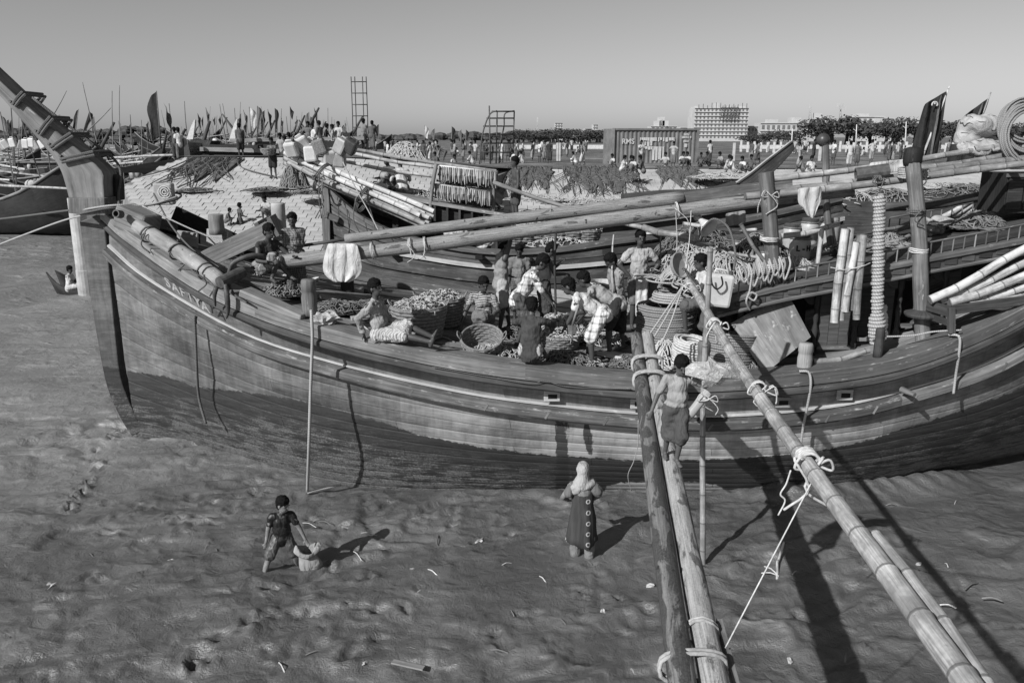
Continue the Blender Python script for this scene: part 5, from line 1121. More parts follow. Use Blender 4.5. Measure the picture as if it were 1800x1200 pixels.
# tubs behind
def tub(u, v, y, r, h, mat, label, name='tub', rim=True):
    b0 = PY(u, v, y); m = MB(); m.lathe([(r * .82, 0), (r * .95, h * .7), (r, h), (r * 1.05, h), (r * 1.05, h + .025), (r * .95, h + .025), (r * .92, h * .8), (r * .8, .05)], b0, 24); return tag(m.obj(name, mat, smooth=False), label, 'tub')
tub(1060, 545, 15.4, .3, .55, 'white_plastic', 'white plastic tub behind the stooping men'); tub(1195, 560, 14.8, .38, .6, 'grey_plastic', 'grey plastic tub behind the rope coils')
fx = thing('fish_box', 'grey plastic fish box with rags behind the standing man', 'box', PY(1150, 520, 15.6)); c = Vector(fx['_o'])
for nm, off, size in (('side', (0, -.25, .18), (.75, .03, .36)), ('side', (0, .25, .18), (.75, .03, .36)), ('end', (-.37, 0, .18), (.03, .47, .36)), ('end', (.37, 0, .18), (.03, .47, .36)), ('bottom', (0, 0, .02), (.71, .47, .03))): m = MB(); m.box(c + Vector(off), size); m.obj(nm, 'grey_plastic', parent=fx, bev=.006)
# ---- rope coils
def coil(label, c, r, h, rr, mat, layers=3, flare=.0, tilt=(0, 0)):
    m = MB(); c = Vector(c); tm = Euler((tilt[0], tilt[1], 0)).to_matrix(); nz = int(h / (rr * 2)); pts = []
    for l in range(layers):
        for j in range(nz):
            z = rr + j * rr * 2 * .98; q = r - l * rr * 2 + flare * z + random.uniform(-.012, .012); z += random.uniform(-.005, .005)
            for k in range(26): a = 6.2832 * k / 26; pts.append(c + tm @ Vector((math.cos(a) * q, math.sin(a) * q, z + rr * 2 * k / 26)))
        if l == 0: m.tube(pts, rr, 6); pts = []
        else:
            pts = pts[-26 * 3:]; m.tube(pts, rr, 6); pts = []
    return tag(m.obj('rope_coil', mat, smooth=True), label, 'rope')
coil('tall dark coil of thick rope stacked by the gangway', on_deck(1168, 608), .50, .78, .021, 'rope_mid', 4); coil('pale coil of rope heaped on top of the tall dark coil', on_deck(1172, 604) + Vector((.06, -.05, .78)), .38, .16, .02, 'rope', 4, -.4)
coil('white coil of rope behind the boy\'s head', on_deck(1212, 648) + Vector((0, .1, 0)), .30, .52, .022, 'rope_white', 3, .0, (.12, .1)); coil('dark coil of rope leaning at the tilted board', on_deck(1282, 655) + Vector((0, .25, 0)), .42, .62, .02, 'rope_mid', 3, .0, (-.1, .12))
heap('rope_tangle', 'tangle of white rope between the coils and the gangway', on_deck(1165, 640), .3, .3, .4, 'rope', 'rope', 110, 21, 'rope_white', .014, .2)
# ---- tilted board
bc = [PY(1284, 572, 12.55), PY(1374, 655, 12.0), PY(1426, 592, 12.1), PY(1385, 517, 12.6)]
bd = thing('tilted_board', 'large weathered plywood board leaning tilted beside the cabin', 'board', PY(1374, 655, 12.0)); n_ = Vector((0, -.02, 0)); b1_, b2_, b3_, b4_ = [PY(1288, 572, 12.6), PY(1345, 656, 11.95), PY(1426, 592, 12.05), PY(1386, 516, 12.65)]
for k in range(3):
    f0, f1 = k / 3 + .003, (k + 1) / 3 - .003; m = MB(); p00, p01 = b1_.lerp(b4_, f0), b1_.lerp(b4_, f1); p10, p11 = b2_.lerp(b3_, f0), b2_.lerp(b3_, f1); t_ = Vector((-.03, .05, .02))
    m.hexa([p00, p10, p11, p01, p00 + t_, p10 + t_, p11 + t_, p01 + t_]); m.obj('plank', 'wood_log', parent=bd, bev=.004)

# ---- more working clutter on the decks
for k, (u, v, rx, ry, h, mt, lb) in enumerate(((590, 545, .5, .35, .14, 'net', 'dark net bundle behind the stub bollard'), (505, 515, .5, .35, .2, 'rope_mid', 'grey rope heap at the standing bow man\'s feet'), (445, 495, .35, .3, .18, 'rope', 'coiled rope heap beside the anchor shank'), (715, 560, .4, .3, .16, 'net', 'net bundle beyond the tall fish basket'), (1105, 640, .35, .25, .12, 'net', 'net scrap beside the gangway end'), (1060, 600, .5, .35, .18, 'fish', 'spilled catch behind the shoveller\'s legs'), (905, 590, .4, .3, .14, 'net', 'net bundle under the plaid-shirted man'), (1330, 650, .35, .2, .14, 'rope_mid', 'rope end heap at the foot of the tilted board'), (1210, 560, .5, .4, .4, 'rope', 'rope heap behind the climbing man'), (1110, 545, .6, .4, .3, 'net', 'net heap against the far bulwark'))):
    heap('net_pile' if mt in ('net', 'fish') else 'rope_heap', lb, on_deck(u, v), rx, ry, h, mt, 'net' if mt == 'net' else ('fish' if mt == 'fish' else 'rope'), 150, 140 + k, mt, .012, .2)
for k, (a, b_, r_, mt, lb) in enumerate((((560, 530), (690, 560), .05, 'bamboo_dull', 'short bamboo lying on deck behind the seated man'), ((430, 475), (560, 500), .05, 'bamboo', 'bamboo lying on the bow deck under the mast'), ((640, 520), (780, 535), .045, 'wood_dark', 'dark pole lying along the far side of the deck'))): pole('deck_pole', lb, on_deck(*a) + Vector((0, 0, .08)), on_deck(*b_) + Vector((0, 0, .08)), r_, r_, mt, 'pole', 'bamboo' if 'bamboo' in mt else 'log')
for k, (u, v, lb) in enumerate(((640, 560, 'white fish-box lid lying on the deck'), (800, 560, 'wooden crate board on the deck beside the baskets'), (1080, 630, 'plank lying across the deck at the gangway'))): m = MB(); p = on_deck(u, v); m.box(p + Vector((0, 0, .06)), (.5, .34, .06), rz=.4 + k, rx=.1); tag(m.obj('deck_board', 'wood_pale' if k != 1 else 'wood_mid', bev=.008), lb, 'board')
for k, (a, b_, c) in enumerate((((430, 490), (500, 530), (545, 540)), ((560, 560), (620, 575), (655, 590)), ((690, 590), (760, 600), (800, 605)), ((1120, 600), (1180, 640), (1250, 650)))): rope('deck_rope', ('loose rope snaking aft from the anchor', 'loose rope from the stub bollard toward the seated man', 'loose rope on deck under the outstretched legs', 'loose rope snaking round the coils')[k], [on_deck(*a) + Vector((0, 0, .05)), on_deck((a[0] + b_[0]) / 2, (a[1] + b_[1]) / 2 + 8) + Vector((0, 0, .03)), on_deck(*b_) + Vector((0, 0, .04)), on_deck((c[0] + b_[0]) / 2, (c[1] + b_[1]) / 2 - 7) + Vector((0, 0, .03)), on_deck(*c) + Vector((0, 0, .03))], .014, 'rope' if k % 2 else 'rope_mid')
# ================================================================== CABIN AND GEAR AT THE AFTER END
EV = [PY(1262, 537, 12.45), PY(1379, 508, 12.42), PY(1513, 483, 12.42), PY(1612, 463, 12.42), PY(1799, 427, 12.5), PY(1960, 392, 12.7)]
EVs = spline(EV, 61)
def eave(x): return Vector((x, float(np.interp(x, [p.x for p in EVs], [p.y for p in EVs])), float(np.interp(x, [p.x for p in EVs], [p.z for p in EVs]))))
def roofz(p): return eave(p.x).z + .05
def on_roof(u, v):
    best = None
    for y in np.arange(12.6, 15.35, .02):
        p = PY(u, v, y); e_ = abs(p.z - roofz(p))
        if best is None or e_ < best[0]: best = (e_, p)
    p = best[1]; p.z = roofz(p); return p
X0, X1 = EV[0].x, EV[-1].x; xs = list(np.linspace(X0, X1, 24)); RB = 15.4
for k in range(10):
    f0, f1 = k / 10 + .002, (k + 1) / 10 - .002; m = MB(); rows = []
    for x in xs:
        e = eave(x); a = Vector((x, e.y + (RB - e.y) * f0, e.z + .05)); b_ = Vector((x, e.y + (RB - e.y) * f1, e.z + .05)); rows.append([a - Vector((0, 0, .05)), a, b_, b_ - Vector((0, 0, .05))])
    m.grid(rows); m.obj('roof_plank', 'wood_dark', parent=boat)
def along(fn, prof, x0, x1, n, mat, name, par=boat):
    m = MB(); rows = []
    for x in np.linspace(x0, x1, n): p = fn(x); rows.append([p + Vector((0, a, b_)) for a, b_ in prof] )
    m.grid([r_ + [r_[0]] for r_ in rows], flip=False)
    q = len(prof); m.f.append(tuple(range(q))); m.uv.append([(0, 0)] * q); e = len(m.v) - q - 1; m.f.append(tuple(range(e, e + q))[::-1]); m.uv.append([(0, 0)] * q)
    return m.obj(name, mat, parent=par)
along(eave, [(-.03, .08), (-.05, .05), (-.05, .0), (.1, .0), (.1, .08)], X0, X1, 30, 'wood_mid', 'eave_capping'); along(eave, [(.0, -.005), (.0, -.14), (.1, -.14), (.1, -.005)], X0, X1, 30, 'wood_dark', 'eave_board'); along(eave, [(-.02, -.145), (-.03, -.17), (-.02, -.2), (.1, -.2), (.1, -.145)], X0, X1, 30, 'wood_mid', 'eave_moulding')
for x in np.arange(X0 + .1, X1, .27):
    e = eave(x); m = MB(); m.box(e + Vector((0, -.008, -.072)), (.2, .02, .09)); o = m.obj('carved_panel', 'wood_dark', parent=boat, bev=.006)
m = MB(); e = eave(X0); m.box(e + Vector((-.02, 1.5, -.06)), (.05, 2.9, .24)); m.obj('roof_end', 'wood_dark', parent=boat)
# side wall in bays: boards, turned balusters, scalloped header
xw = [PY(u, 560, 12.85).x for u in (1300, 1365, 1432, 1502, 1575, 1650, 1730, 1815, 1900)]
for i in range(len(xw) - 1):
    a, b_ = xw[i], xw[i + 1]; zt = eave((a + b_) / 2).z - .2; zb = G[int(stn((a + b_) / 2))].z - .25
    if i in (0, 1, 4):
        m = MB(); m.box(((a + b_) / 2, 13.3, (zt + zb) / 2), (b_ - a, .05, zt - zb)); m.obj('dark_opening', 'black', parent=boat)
    else:
        for k in range(3):
            m = MB(); w_ = (b_ - a - .14) / 3; m.box((a + .07 + w_ * (k + .5), 12.86, (zt + zb) / 2), (w_ - .008, .035, zt - zb)); m.obj('wall_board', 'wood_dark', parent=boat)
    m = MB(); prof = []; n = 14; H = .16
    for k in range(n + 1): f = k / n; prof.append((a + .06 + (b_ - a - .12) * f, zt - .04 - H * abs(math.cos(f * math.pi)) ** 1.5 - .02 * math.sin(f * 9.4)))
    P = [[Vector((x, 12.80, zt)), Vector((x, 12.80, z)), Vector((x, 12.84, z)), Vector((x, 12.84, zt))] for x, z in prof]; m.grid(P); m.obj('arched_header', 'wood_dark', parent=boat)
    m = MB(); H = zt - zb; m.lathe([(.05, 0), (.05, .12 * H), (.03, .16 * H), (.05, .22 * H), (.035, .3 * H), (.055, .4 * H), (.03, .5 * H), (.045, .56 * H), (.03, .66 * H), (.05, .72 * H), (.05, H)], (a, 12.8, zb), 10); m.obj('turned_post', 'wood_dark', parent=boat, smooth=True)
    m = MB(); m.box(((a + b_) / 2, 12.8, zb + .22), (b_ - a - .1, .07, .06)); m.obj('sill', 'wood_mid', parent=boat)
# balustrade on the roof edge and at the far side
def balustrade(fn, x0, x1, n, h, mat='wood_mid'):
    par = boat; m = MB(); m.tube([fn(x) + Vector((0, 0, h)) for x in np.linspace(x0, x1, n)], .017, 6); m.obj('roof_rail', mat, parent=par, smooth=True)
    for x in np.linspace(x0, x1, n): m = MB(); p = fn(x); m.tube([p, p + Vector((0, 0, h))], .012, 6); m.obj('baluster', mat, parent=par)
balustrade(lambda x: eave(x) + Vector((0, .04, .08)), PY(1300, 500, 12.45).x, X1 - .2, 34, .21)
balustrade(lambda x: Vector((x, 15.3, eave(x).z + .05)), PY(1560, 420, 15.3).x, PY(1830, 400, 15.3).x, 16, .22)
# ---- frame posts
def post(name, label, u0, v0, u1, v1, y0, y1, r, mat='wood_spar'):
    o = pole(name, label, PY(u0, v0, y0), PY(u1, v1, y1), r, r * .95, mat, 'post', 'log'); return o
post('frame_post', 'stout round post rising behind the tilted board', 1366, 640, 1347, 303, 12.75, 12.9, .125)
for v, lb in ((420, 'upper white cord band on the post behind the tilted board'), (467, 'lower white cord band on the post behind the tilted board')): lashing(None, lb, PY(1352 if v < 450 else 1356, v, 12.8), (0, 0, 1), .128, 3, .012, 'rope_white', 0)
fp2 = post('frame_post', 'stout round post with black cap beside the bamboo rack', 1626, 600, 1604, 285, 12.25, 12.5, .12)
m = MB(); b0 = PY(1603, 290, 12.5); m.lathe([(.12, -.02), (.14, .05), (.14, .17), (.12, .25), (.06, .27)], b0, 14); m.obj('cap', 'wood_black', parent=fp2, smooth=True)
m = MB(); m.lathe([(.24, 0), (.26, .03), (.26, .06), (.12, .1)], PY(1620, 556, 12.25), 18); m.obj('collar', 'wood_dark', parent=fp2)
for v, lb in ((372, 'dark rope band high on the capped post'), (440, 'white cord band on the capped post above the cabin roof'), (545, 'white cord crossed at the foot of the capped post')): lashing(None, lb, PY(1604 + (v - 285) * .07, v, 12.4), (0, 0, 1), .122, 3, .012, 'rope_white' if v > 400 else 'rope_dark', 1, .2)
post('thin_post', 'thin grey post behind the capped post and drums', 1460, 430, 1448, 255, 14.6, 14.6, .065, 'wood_spar')
lamp = thing('deck_lamp', 'round glass deck lamp on top of the thin grey post', 'lamp', PY(1447, 258, 14.6)); m = MB(); m.ell(PY(1447, 246, 14.6), .115, None, 14, 10); m.obj('globe', 'dark_plastic', parent=lamp, smooth=True); m = MB(); m.lathe([(.05, 0), (.09, .04), (.09, .08)], PY(1447, 258, 14.6), 12); m.obj('base', 'iron', parent=lamp)
# rope-wrapped post
wp = pole('wrapped_post', 'post wrapped from top to bottom in white rope', PY(1541, 615, 12.05), PY(1546, 340, 12.3), .05, .045, 'wood_pale', 'post', 'log')
m = MB(); a, b_ = PY(1541, 606, 12.05), PY(1546, 345, 12.3); pts = []; nt_ = 42
for i in range(nt_ * 10):
    f = i / (nt_ * 10); r_ = .066 + (.045 if f < .22 else 0) * math.sin(min(1, f / .22) * math.pi) + .007 * math.sin(i * .37) + .005 * math.sin(i * .113); an = i / 10 * 6.2832; pts.append(a.lerp(b_, f) + Vector((math.cos(an) * r_, math.sin(an) * r_, 0)))
m.tube(pts, .03, 6); m.obj('wrapping', 'rope', parent=wp, smooth=True)
# ---- cross bamboos on the frame
CB = [('pale spotted bamboo laid along the top of the frame posts', (1310, 346, 13.0), (1830, 287, 13.1), .062, 'bamboo'), ('dull bamboo lying behind the pale spotted bamboo', (1362, 336, 13.35), (1830, 277, 13.4), .06, 'bamboo_dull'), ('upper bamboo with a towel draped on it', (1360, 316, 13.9), (1763, 259, 14.0), .055, 'bamboo'), ('bamboo running under the white printed sack', (1600, 298, 13.75), (1830, 266, 13.8), .06, 'bamboo_dull'), ('thin bamboo beside the drums at roof level', (1372, 417, 13.6), (1475, 396, 13.7), .05, 'bamboo')]
for lb, a, b_, r_, mt in CB: pole('frame_bamboo', lb, PY(*a), PY(*b_), r_, r_ * .9, mt, 'bamboo')
m = MB(); m.lathe([(.11, 0), (.12, .0), (.12, .5), (.09, .5), (.09, .02)], PY(1562, 300, 13.2), 14, (-1, .2, -.16)); tag(m.obj('pipe_end', 'iron'), 'hollow dark pipe end poking over the pale spotted bamboo', 'pipe')
m = MB(); m.tube(spline([PY(1550, 364, 14.9), PY(1640, 360, 14.9), PY(1700, 349, 14.9), PY(1760, 339, 14.9), PY(1830, 333, 14.9)], 20), .085, 10); tag(m.obj('tiller', 'wood_dark', smooth=True), 'dark curved tiller beam sweeping over the cabin roof', 'beam')
for k in range(7):
    pole('leaning_bamboo', 'one of the bamboos leaning in a stack beside the dark locker', PY(1640 + k * 14, 392 - k * 3, 15.9 + .05 * k), PY(1752 + k * 9, 322 + k * 6, 16.0 + .06 * k), .055, .05, 'bamboo', 'bamboo', group='bamboos leaning beside the dark locker')
lk = thing('locker', 'dark panelled wooden locker above the cabin roof', 'locker', PY(1800, 372, 13.9)); a = PY(1762, 375, 13.9); b_ = PY(1880, 305, 13.9)
m = MB(); m.box(((a.x + b_.x) / 2, 14.3, (a.z + b_.z) / 2), (b_.x - a.x, .8, b_.z - a.z)); m.obj('body', 'wood_black', parent=lk, bev=.01)
for k in range(4): m = MB(); m.box((a.x + .15 + k * .3, 13.88, (a.z + b_.z) / 2), (.26, .03, (b_.z - a.z) * .8)); m.obj('panel', 'wood_dark', parent=lk, bev=.008)
m = MB(); m.box(((a.x + b_.x) / 2, 13.87, b_.z - .03), (b_.x - a.x + .06, .06, .06)); m.obj('top_trim', 'wood_mid', parent=lk)
lashing(None, 'coil of cord lashing the bamboos to the capped post', PY(1604, 305, 12.9), (0, 0, 1), .2, 6, .013, 'rope', 2, .25); lashing(None, 'black cord tuft tied round the spotted bamboo', PY(1543, 318, 12.95), (1, 0, .1), .07, 4, .012, 'rope_dark', 2, .15); lashing(None, 'dark cord joint where spotted bamboo meets the stout post', PY(1350, 342, 12.85), (1, 0, .1), .07, 4, .014, 'rope', 2, .3)
# cloths on the bamboos
cloth_sheet('white_cloth', 'creased white cloth hanging from the spotted bamboo', [[PY(1402 + 42 * k / 8 - (0 if j < 4 else (j - 3) * (k - 5) * .9), 331 + j * 8 - .5 * k + (j > 4) * abs(k - 5) * -1.5, 12.86 + .03 * math.sin(k * 1.7 + j * .4)) for k in range(9)] for j in range(8)], 'cloth', .48, 'cloth')
cloth_sheet('towel', 'long pale towel draped along the upper bamboo', [[PY(1528 + 92 * k / 10, 286 - 9.5 * k / 10 + j * 5.5, 13.82 - .04 * math.sin(k) * (j > 0)) for k in range(11)] for j in range(5)], 'cloth', .5, 'towel')
# ---- drums
def drum(u, v, r, h, label, mat='barrel_plastic', lid='dark_plastic', text=None):
    b0 = on_roof(u, v); d_ = thing('drum', label, 'drum', b0, None); m = MB(); m.lathe([(r * .92, 0), (r, .04), (r * 1.02, h * .35), (r * 1.02, h * .6), (r * .97, h * .85), (r * .8, h * .9), (r * .8, h * .93)], b0, 22); m.obj('body', mat, parent=d_, smooth=True)
    m = MB(); m.lathe([(r * .88, h * .9), (r * .92, h * .91), (r * .92, h * 1.0), (r * .86, h * 1.02), (r * .2, h * 1.02)], b0, 22); m.obj('lid', lid, parent=d_)
    m = MB(); m.tube([b0 + Vector((math.cos(a) * r * .98, math.sin(a) * r * .98, h * .86)) for a in np.linspace(0, 6.2832, 24)], .014, 6); m.obj('ring', 'steel', parent=d_, smooth=True)
    if text: letters(text, b0 + Vector((0, 0, h * .42)), r * 1.03, .13, d_)
    return d_
def text_mesh(txt, size, name, mat, bold=.0):
    cu = bpy.data.curves.new(name, 'FONT'); cu.body = txt; cu.size = size; cu.align_x = 'CENTER'; cu.extrude = .002; cu.offset = bold; o = bpy.data.objects.new(name, cu); COL.objects.link(o)
    dg = bpy.context.evaluated_depsgraph_get(); me = bpy.data.meshes.new_from_object(o.evaluated_get(dg)); bpy.data.objects.remove(o); me.materials.clear(); me.materials.append(MATS[mat])
    o = bpy.data.objects.new(name, me); COL.objects.link(o); return o
def letters(txt, c, r, size, par, mat='black'):
    n = len(txt)
    for i, ch in enumerate(txt):
        if ch == ' ': continue
        a = -math.pi / 2 + (i - (n - 1) / 2) * size * .72 / r; o = text_mesh(ch, size, 'letter', mat, .006); o.parent = par
        o.location = c + Vector((math.cos(a) * (r + .004), math.sin(a) * (r + .004), 0)) - Vector(root_of(par)['_o']); o.rotation_euler = (math.pi / 2, 0, a + math.pi / 2)
drum(1404, 458, .18, .46, 'pale drum lettered L-H on the cabin roof', text='L-H'); drum(1390, 430, .16, .46, 'drum with dark cracked lid behind the lettered drum'); drum(1421, 430, .17, .5, 'dark-lidded drum beside the thin grey post'); drum(1455, 432, .18, .52, 'drum with domed shoulder under the white cloth', lid='barrel_plastic'); drum(1344, 478, .17, .42, 'drum tied with white cord behind the stout post'); drum(1238, 452, .22, .44, 'wide pale drum under the loudspeaker horn'); drum(1300, 440, .3, .42, 'wide dark drum among the ropes on the cabin roof', 'dark_plastic'); drum(1345, 445, .2, .42, 'grey drum half hidden by the stout post', 'grey_plastic')
# loudspeaker horn
hn = thing('loudspeaker_horn', 'white loudspeaker horn tied above the rope heap', 'loudspeaker', PY(1236, 392, 13.6)); m = MB(); m.lathe([(.03, -.1), (.035, 0), (.05, .1), (.09, .2), (.17, .3), (.16, .3), (.08, .19), (.02, .05)], PY(1228, 383, 13.7), 20, (.45, -.75, -.5)); m.obj('bell', 'white_plastic', parent=hn, smooth=True); m = MB(); m.ell(PY(1226, 381, 13.75), .07, None, 10, 8); m.obj('driver', 'grey_plastic', parent=hn, smooth=True)
# jerrycan
def jerrycan(label, c, size, mat, rz=0, rx=0, ry=0, group=None):
    c = Vector(c); o = thing('jerrycan', label, 'jerrycan', c, group); e = Euler((rx, ry, rz)).to_matrix(); w_, d_, h = size; m = MB(); m.box(c + e @ Vector((0, 0, h * .5)), (w_, d_, h), rz, rx, ry); m.obj('body', mat, parent=o, bev=min(w_, d_) * .22)
    m = MB(); m.tube([c + e @ Vector((-w_ * .25, 0, h)), c + e @ Vector((-w_ * .22, 0, h * 1.12)), c + e @ Vector((w_ * .2, 0, h * 1.12)), c + e @ Vector((w_ * .28, 0, h))], .02, 6); m.obj('handle', mat, parent=o, smooth=True); m = MB(); m.lathe([(.035, 0), (.035, .06), (.02, .07)], c + e @ Vector((w_ * .36, 0, h * .98)), 10, e @ Vector((0, 0, 1))); m.obj('cap', 'dark_plastic', parent=o); return o
jc = PY(1257, 538, 12.3); jerrycan('large white jerrycan with black brush marks hung beside the upright bamboo', jc, (.42, .22, .52), 'white_plastic', 0, 0, .12)
m = MB(); m.tube(spline([PY(1250, 488, 12.08), PY(1252, 500, 12.08), PY(1260, 508, 12.08), PY(1270, 500, 12.08), PY(1268, 486, 12.08)], 14), .014, 5); m.obj('brush_mark', 'black', parent=bpy.data.objects['jerrycan'], smooth=True)
m = MB(); m.lathe([(.02, 0), (.2, .02), (.23, .08), (.21, .09), (.18, .035), (.02, .02)], PY(1190, 468, 13.2), 22, (.6, -.7, .35)); tag(m.obj('basin', 'grey_plastic'), 'shallow plastic basin propped on edge above the coils', 'basin')
# heap of ropes and gear on the fore part of the roof
heap('rope_heap', 'big tangle of coiled ropes heaped on the fore cabin roof', on_roof(1270, 505) + Vector((0, .7, 0)), .95, .7, .55, 'rope', 'rope', 330, 31, 'rope', .02, .42); heap('net_pile', 'dark net bundle behind the rope heap on the roof', on_roof(1250, 470) + Vector((0, 1.2, 0)), 1.0, .6, .7, 'net', 'net', 260, 32, 'net', .014, .25)
for k in range(9):
    a = PY(1300 + k * 9, 482 - k * 2, 12.36); rope('rope_loop', 'dark rope loop hanging over the roof edge', [a + Vector((0, .08, .12)), a + Vector((.02, -.03, .0)), a + Vector((.07, -.04, -.12 - .05 * (k % 3))), a + Vector((.14, -.03, 0)), a + Vector((.15, .08, .12))], .016, 'rope_mid' if k % 2 else 'rope', group='rope loops hanging over the roof edge')
rope('hose', 'pale curly hose hanging from the roof edge beside the board', [PY(1322, 480, 12.3), PY(1318, 510, 12.3), PY(1315, 520, 12.3), PY(1325, 528, 12.3), PY(1330, 518, 12.3), PY(1318, 515, 12.3), PY(1312, 530, 12.3), PY(1318, 545, 12.4)], .016, 'rope', 'hose'); rope('hose', 'dark hose arching over the rope heap', [PY(1235, 400, 13.4), PY(1255, 385, 13.3), PY(1280, 400, 13.2), PY(1292, 440, 13.0), PY(1290, 475, 12.8)], .02, 'rope_dark', 'hose')
pole('lean_bamboo', 'short bamboo lying over the rope heap toward the second boat', PY(1130, 400, 14.9), PY(1225, 420, 14.0), .06, .055, 'bamboo_dull', 'bamboo')
cloth_sheet('grey_cloth', 'grey cloth drying on the line above the rope heap', [[PY(1275 + 36 * k / 6, 375 + j * 6 - k, 14.0 + .03 * math.sin(k * 2)) for k in range(7)] for j in range(5)], 'cloth', .26, 'cloth')
cloth_sheet('rag_strip', 'pale rag strips hanging from the bamboo beside the drums', [[PY(1440 + 9 * k / 4 - j * 1.5, 402 + j * 13, 13.3 + .02 * math.sin(k * 2)) for k in range(5)] for j in range(6)], 'cloth', .5, 'rag')
# hanging short bamboos
for k, (a, b_, r_) in enumerate((((1487, 402), (1464, 567), .062), ((1497, 400), (1476, 563), .058), ((1506, 425), (1484, 548), .055), ((1512, 412), (1497, 545), .05), ((1519, 412), (1504, 562), .055))): pole('short_bamboo', 'short cut bamboo hanging in the bundle beside the wrapped post', PY(a[0], a[1], 12.2 + .05 * (k % 2)), PY(b_[0], b_[1], 12.2 + .05 * (k % 2)), r_, r_, 'bamboo' if k < 3 else 'bamboo_dull', 'bamboo', group='short bamboos hanging in a bundle')
rope('bundle_cord', 'cord tied across the hanging bamboo bundle', [PY(1460, 470, 12.1), PY(1485, 474, 12.1), PY(1515, 468, 12.1), PY(1530, 462, 12.2)], .008, 'rope_white', 'cord', 5)
# bamboo rack at the rail
for k in range(8): pole('racked_bamboo', 'thick pale bamboo lying in the rack on the rail', PY(1634 + k * 17, 527 + k * 2.2 - (k > 4) * (k - 4) * 3, 12.0 + .10 * (k % 2)), PY(1840 + k * 14, 420 + k * 22, 12.1 + .06 * (k % 2)), .068, .06, 'bamboo', 'bamboo', group='thick bamboos in the rail rack')
rk = thing('bamboo_rack', 'dark plank rack on the rail that holds thick bamboos', 'rack', PY(1668, 570, 11.95))
for a, b_, w_, h in (((1630, 537, 12.15), (1672, 548, 11.75), .05, .16), ((1672, 545, 11.74), (1840, 522, 11.9), .05, .14), ((1672, 540, 11.72), (1672, 585, 11.72), .09, .09), ((1634, 556, 12.1), (1670, 568, 11.75), .04, .1)): m = MB(); m.beam(PY(*a), PY(*b_), w_, h); m.obj('board', 'wood_dark', parent=rk, bev=.006)
rope('rail_rope', 'rope stretched along the rail from the wrapped post to the rack', [PY(1530, 592, 11.9), PY(1600, 590, 11.85), PY(1640, 583, 11.8), PY(1690, 580, 11.7)], .014, 'rope')
pole('rail_bamboo', 'thin bamboo lying along the rail beside the pale bollard', PY(1430, 638, 11.95), PY(1530, 618, 11.98), .05, .045, 'bamboo_dull', 'bamboo')
crumple('cement_sack', 'plump pale sack lying on the cabin roof', on_roof(1652, 402) + Vector((0, 0, .1)), (.34, .2, .12), 'cloth', .36, 'sack', 8, .018, .03); crumple('net_bag', 'small net bag in front of the plump sack on the roof', on_roof(1645, 412) + Vector((0, 0, .08)), (.26, .14, .09), 'net', .3, 'sack', 9, .018, .05)
# sack bundle and rope coil high at the right
def M_sackprint():
    t = NT('sack_print'); ob = t.coord('Object'); w_ = t.n('ShaderNodeTexWave', wave_type='RINGS'); w_.inputs['Scale'].default_value = 2.2; w_.inputs['Distortion'].default_value = 9; w_.inputs['Detail'].default_value = 1.5; w_.inputs['Detail Scale'].default_value = 1.6; t.l(ob, w_.inputs['Vector'])
    mk = t.math('MULTIPLY', t.ramp(w_.outputs['Fac'], [(.02, 1.0), (.06, 0.0)]), t.ramp(t.noise(ob, 3.0, 2, .5), [(.45, 0.0), (.5, 1.0)])); f = t.noise(t.coord('Object', (5, 5, 5)), 1.0, 4, .6, .5); t.done(t.mix(t.math('MULTIPLY', mk, .92), t.ramp(f, [(.3, .25), (.7, .4)]), .02), .8, t.bump(f, .7, .06), .2)
M_sackprint()
o = crumple('printed_sack', 'big white sack with black curly brush script lashed on the bamboos', PY(1733, 226, 14.4), (.45, .36, .33), 'sack_print', .6, 'sack', 12, .03, .06); crumple('printed_sack', 'lower white sack with black script under the big one', PY(1728, 258, 14.2), (.4, .28, .15), 'sack_print', .6, 'sack', 13, .025, .05)
for k in range(3): coil(('grey rope coil hung beside the printed sack', 'second rope coil behind the hung coil', 'lower rope coil drooping beside the printed sack')[k], PY(1792 + k * 4, 216 + k * 14, 13.9 - .12 * k), .36 + .05 * k, .2, .02, 'rope_mid', 2, 0, (1.35, .25 * k - .2))
# flags
def flag(label, u0, v0, u1, v1, y, pts, mat, band=None, parent=None, name='flag'):
    """pole foot, pole head, then the hanging cloth outline as left-edge offsets"""
    f = thing(name, label, 'flag', PY(u0, v0, y)); m = MB(); m.tube([PY(u0, v0, y), PY(u1, v1, y)], [.03, .014], 7); m.obj('staff', 'bamboo_far', parent=f, smooth=True)
    n = len(pts); rows = []
    for j, (ru, rv, lu, lv) in enumerate(pts): rows.append([PY(ru + (lu - ru) * k / 9, rv + (lv - rv) * k / 9, y - .03 + .12 * math.sin(k * 1.5 + j * .5) * (.3 + k / 9) + .03 * math.sin(k * 3.1 - j)) for k in range(10)])
    cloth_sheet('cloth', None, rows, mat, .1, None, parent=f, th=.008)
    if band:
        rr = [[a.lerp(b_, band[0]) + Vector((0, -.035, 0)), a.lerp(b_, band[1]) + Vector((0, -.035, 0))] for a, b_ in ((r_[int(9 * band[0])], r_[min(9, int(9 * band[1]) + 1)]) for r_ in rows)]
        rr = [[Vector(r_[2]) + Vector((0, -.03, 0)), Vector(r_[3]) + Vector((0, -.03, 0))] for r_ in rows]; cloth_sheet('stripe', None, rr, 'flag_mid', .3, None, parent=f, th=.004)
    return f
fl = flag('large dark flag with pale stripe and crescent on a leaning staff', 1612, 300, 1669, 152, 17.0, [(1666, 158, 1624, 183), (1661, 182, 1618, 205), (1659, 205, 1611, 228), (1655, 230, 1605, 250), (1651, 252, 1600, 272), (1648, 276, 1600, 290)], 'flag_dark', (.2, .3))
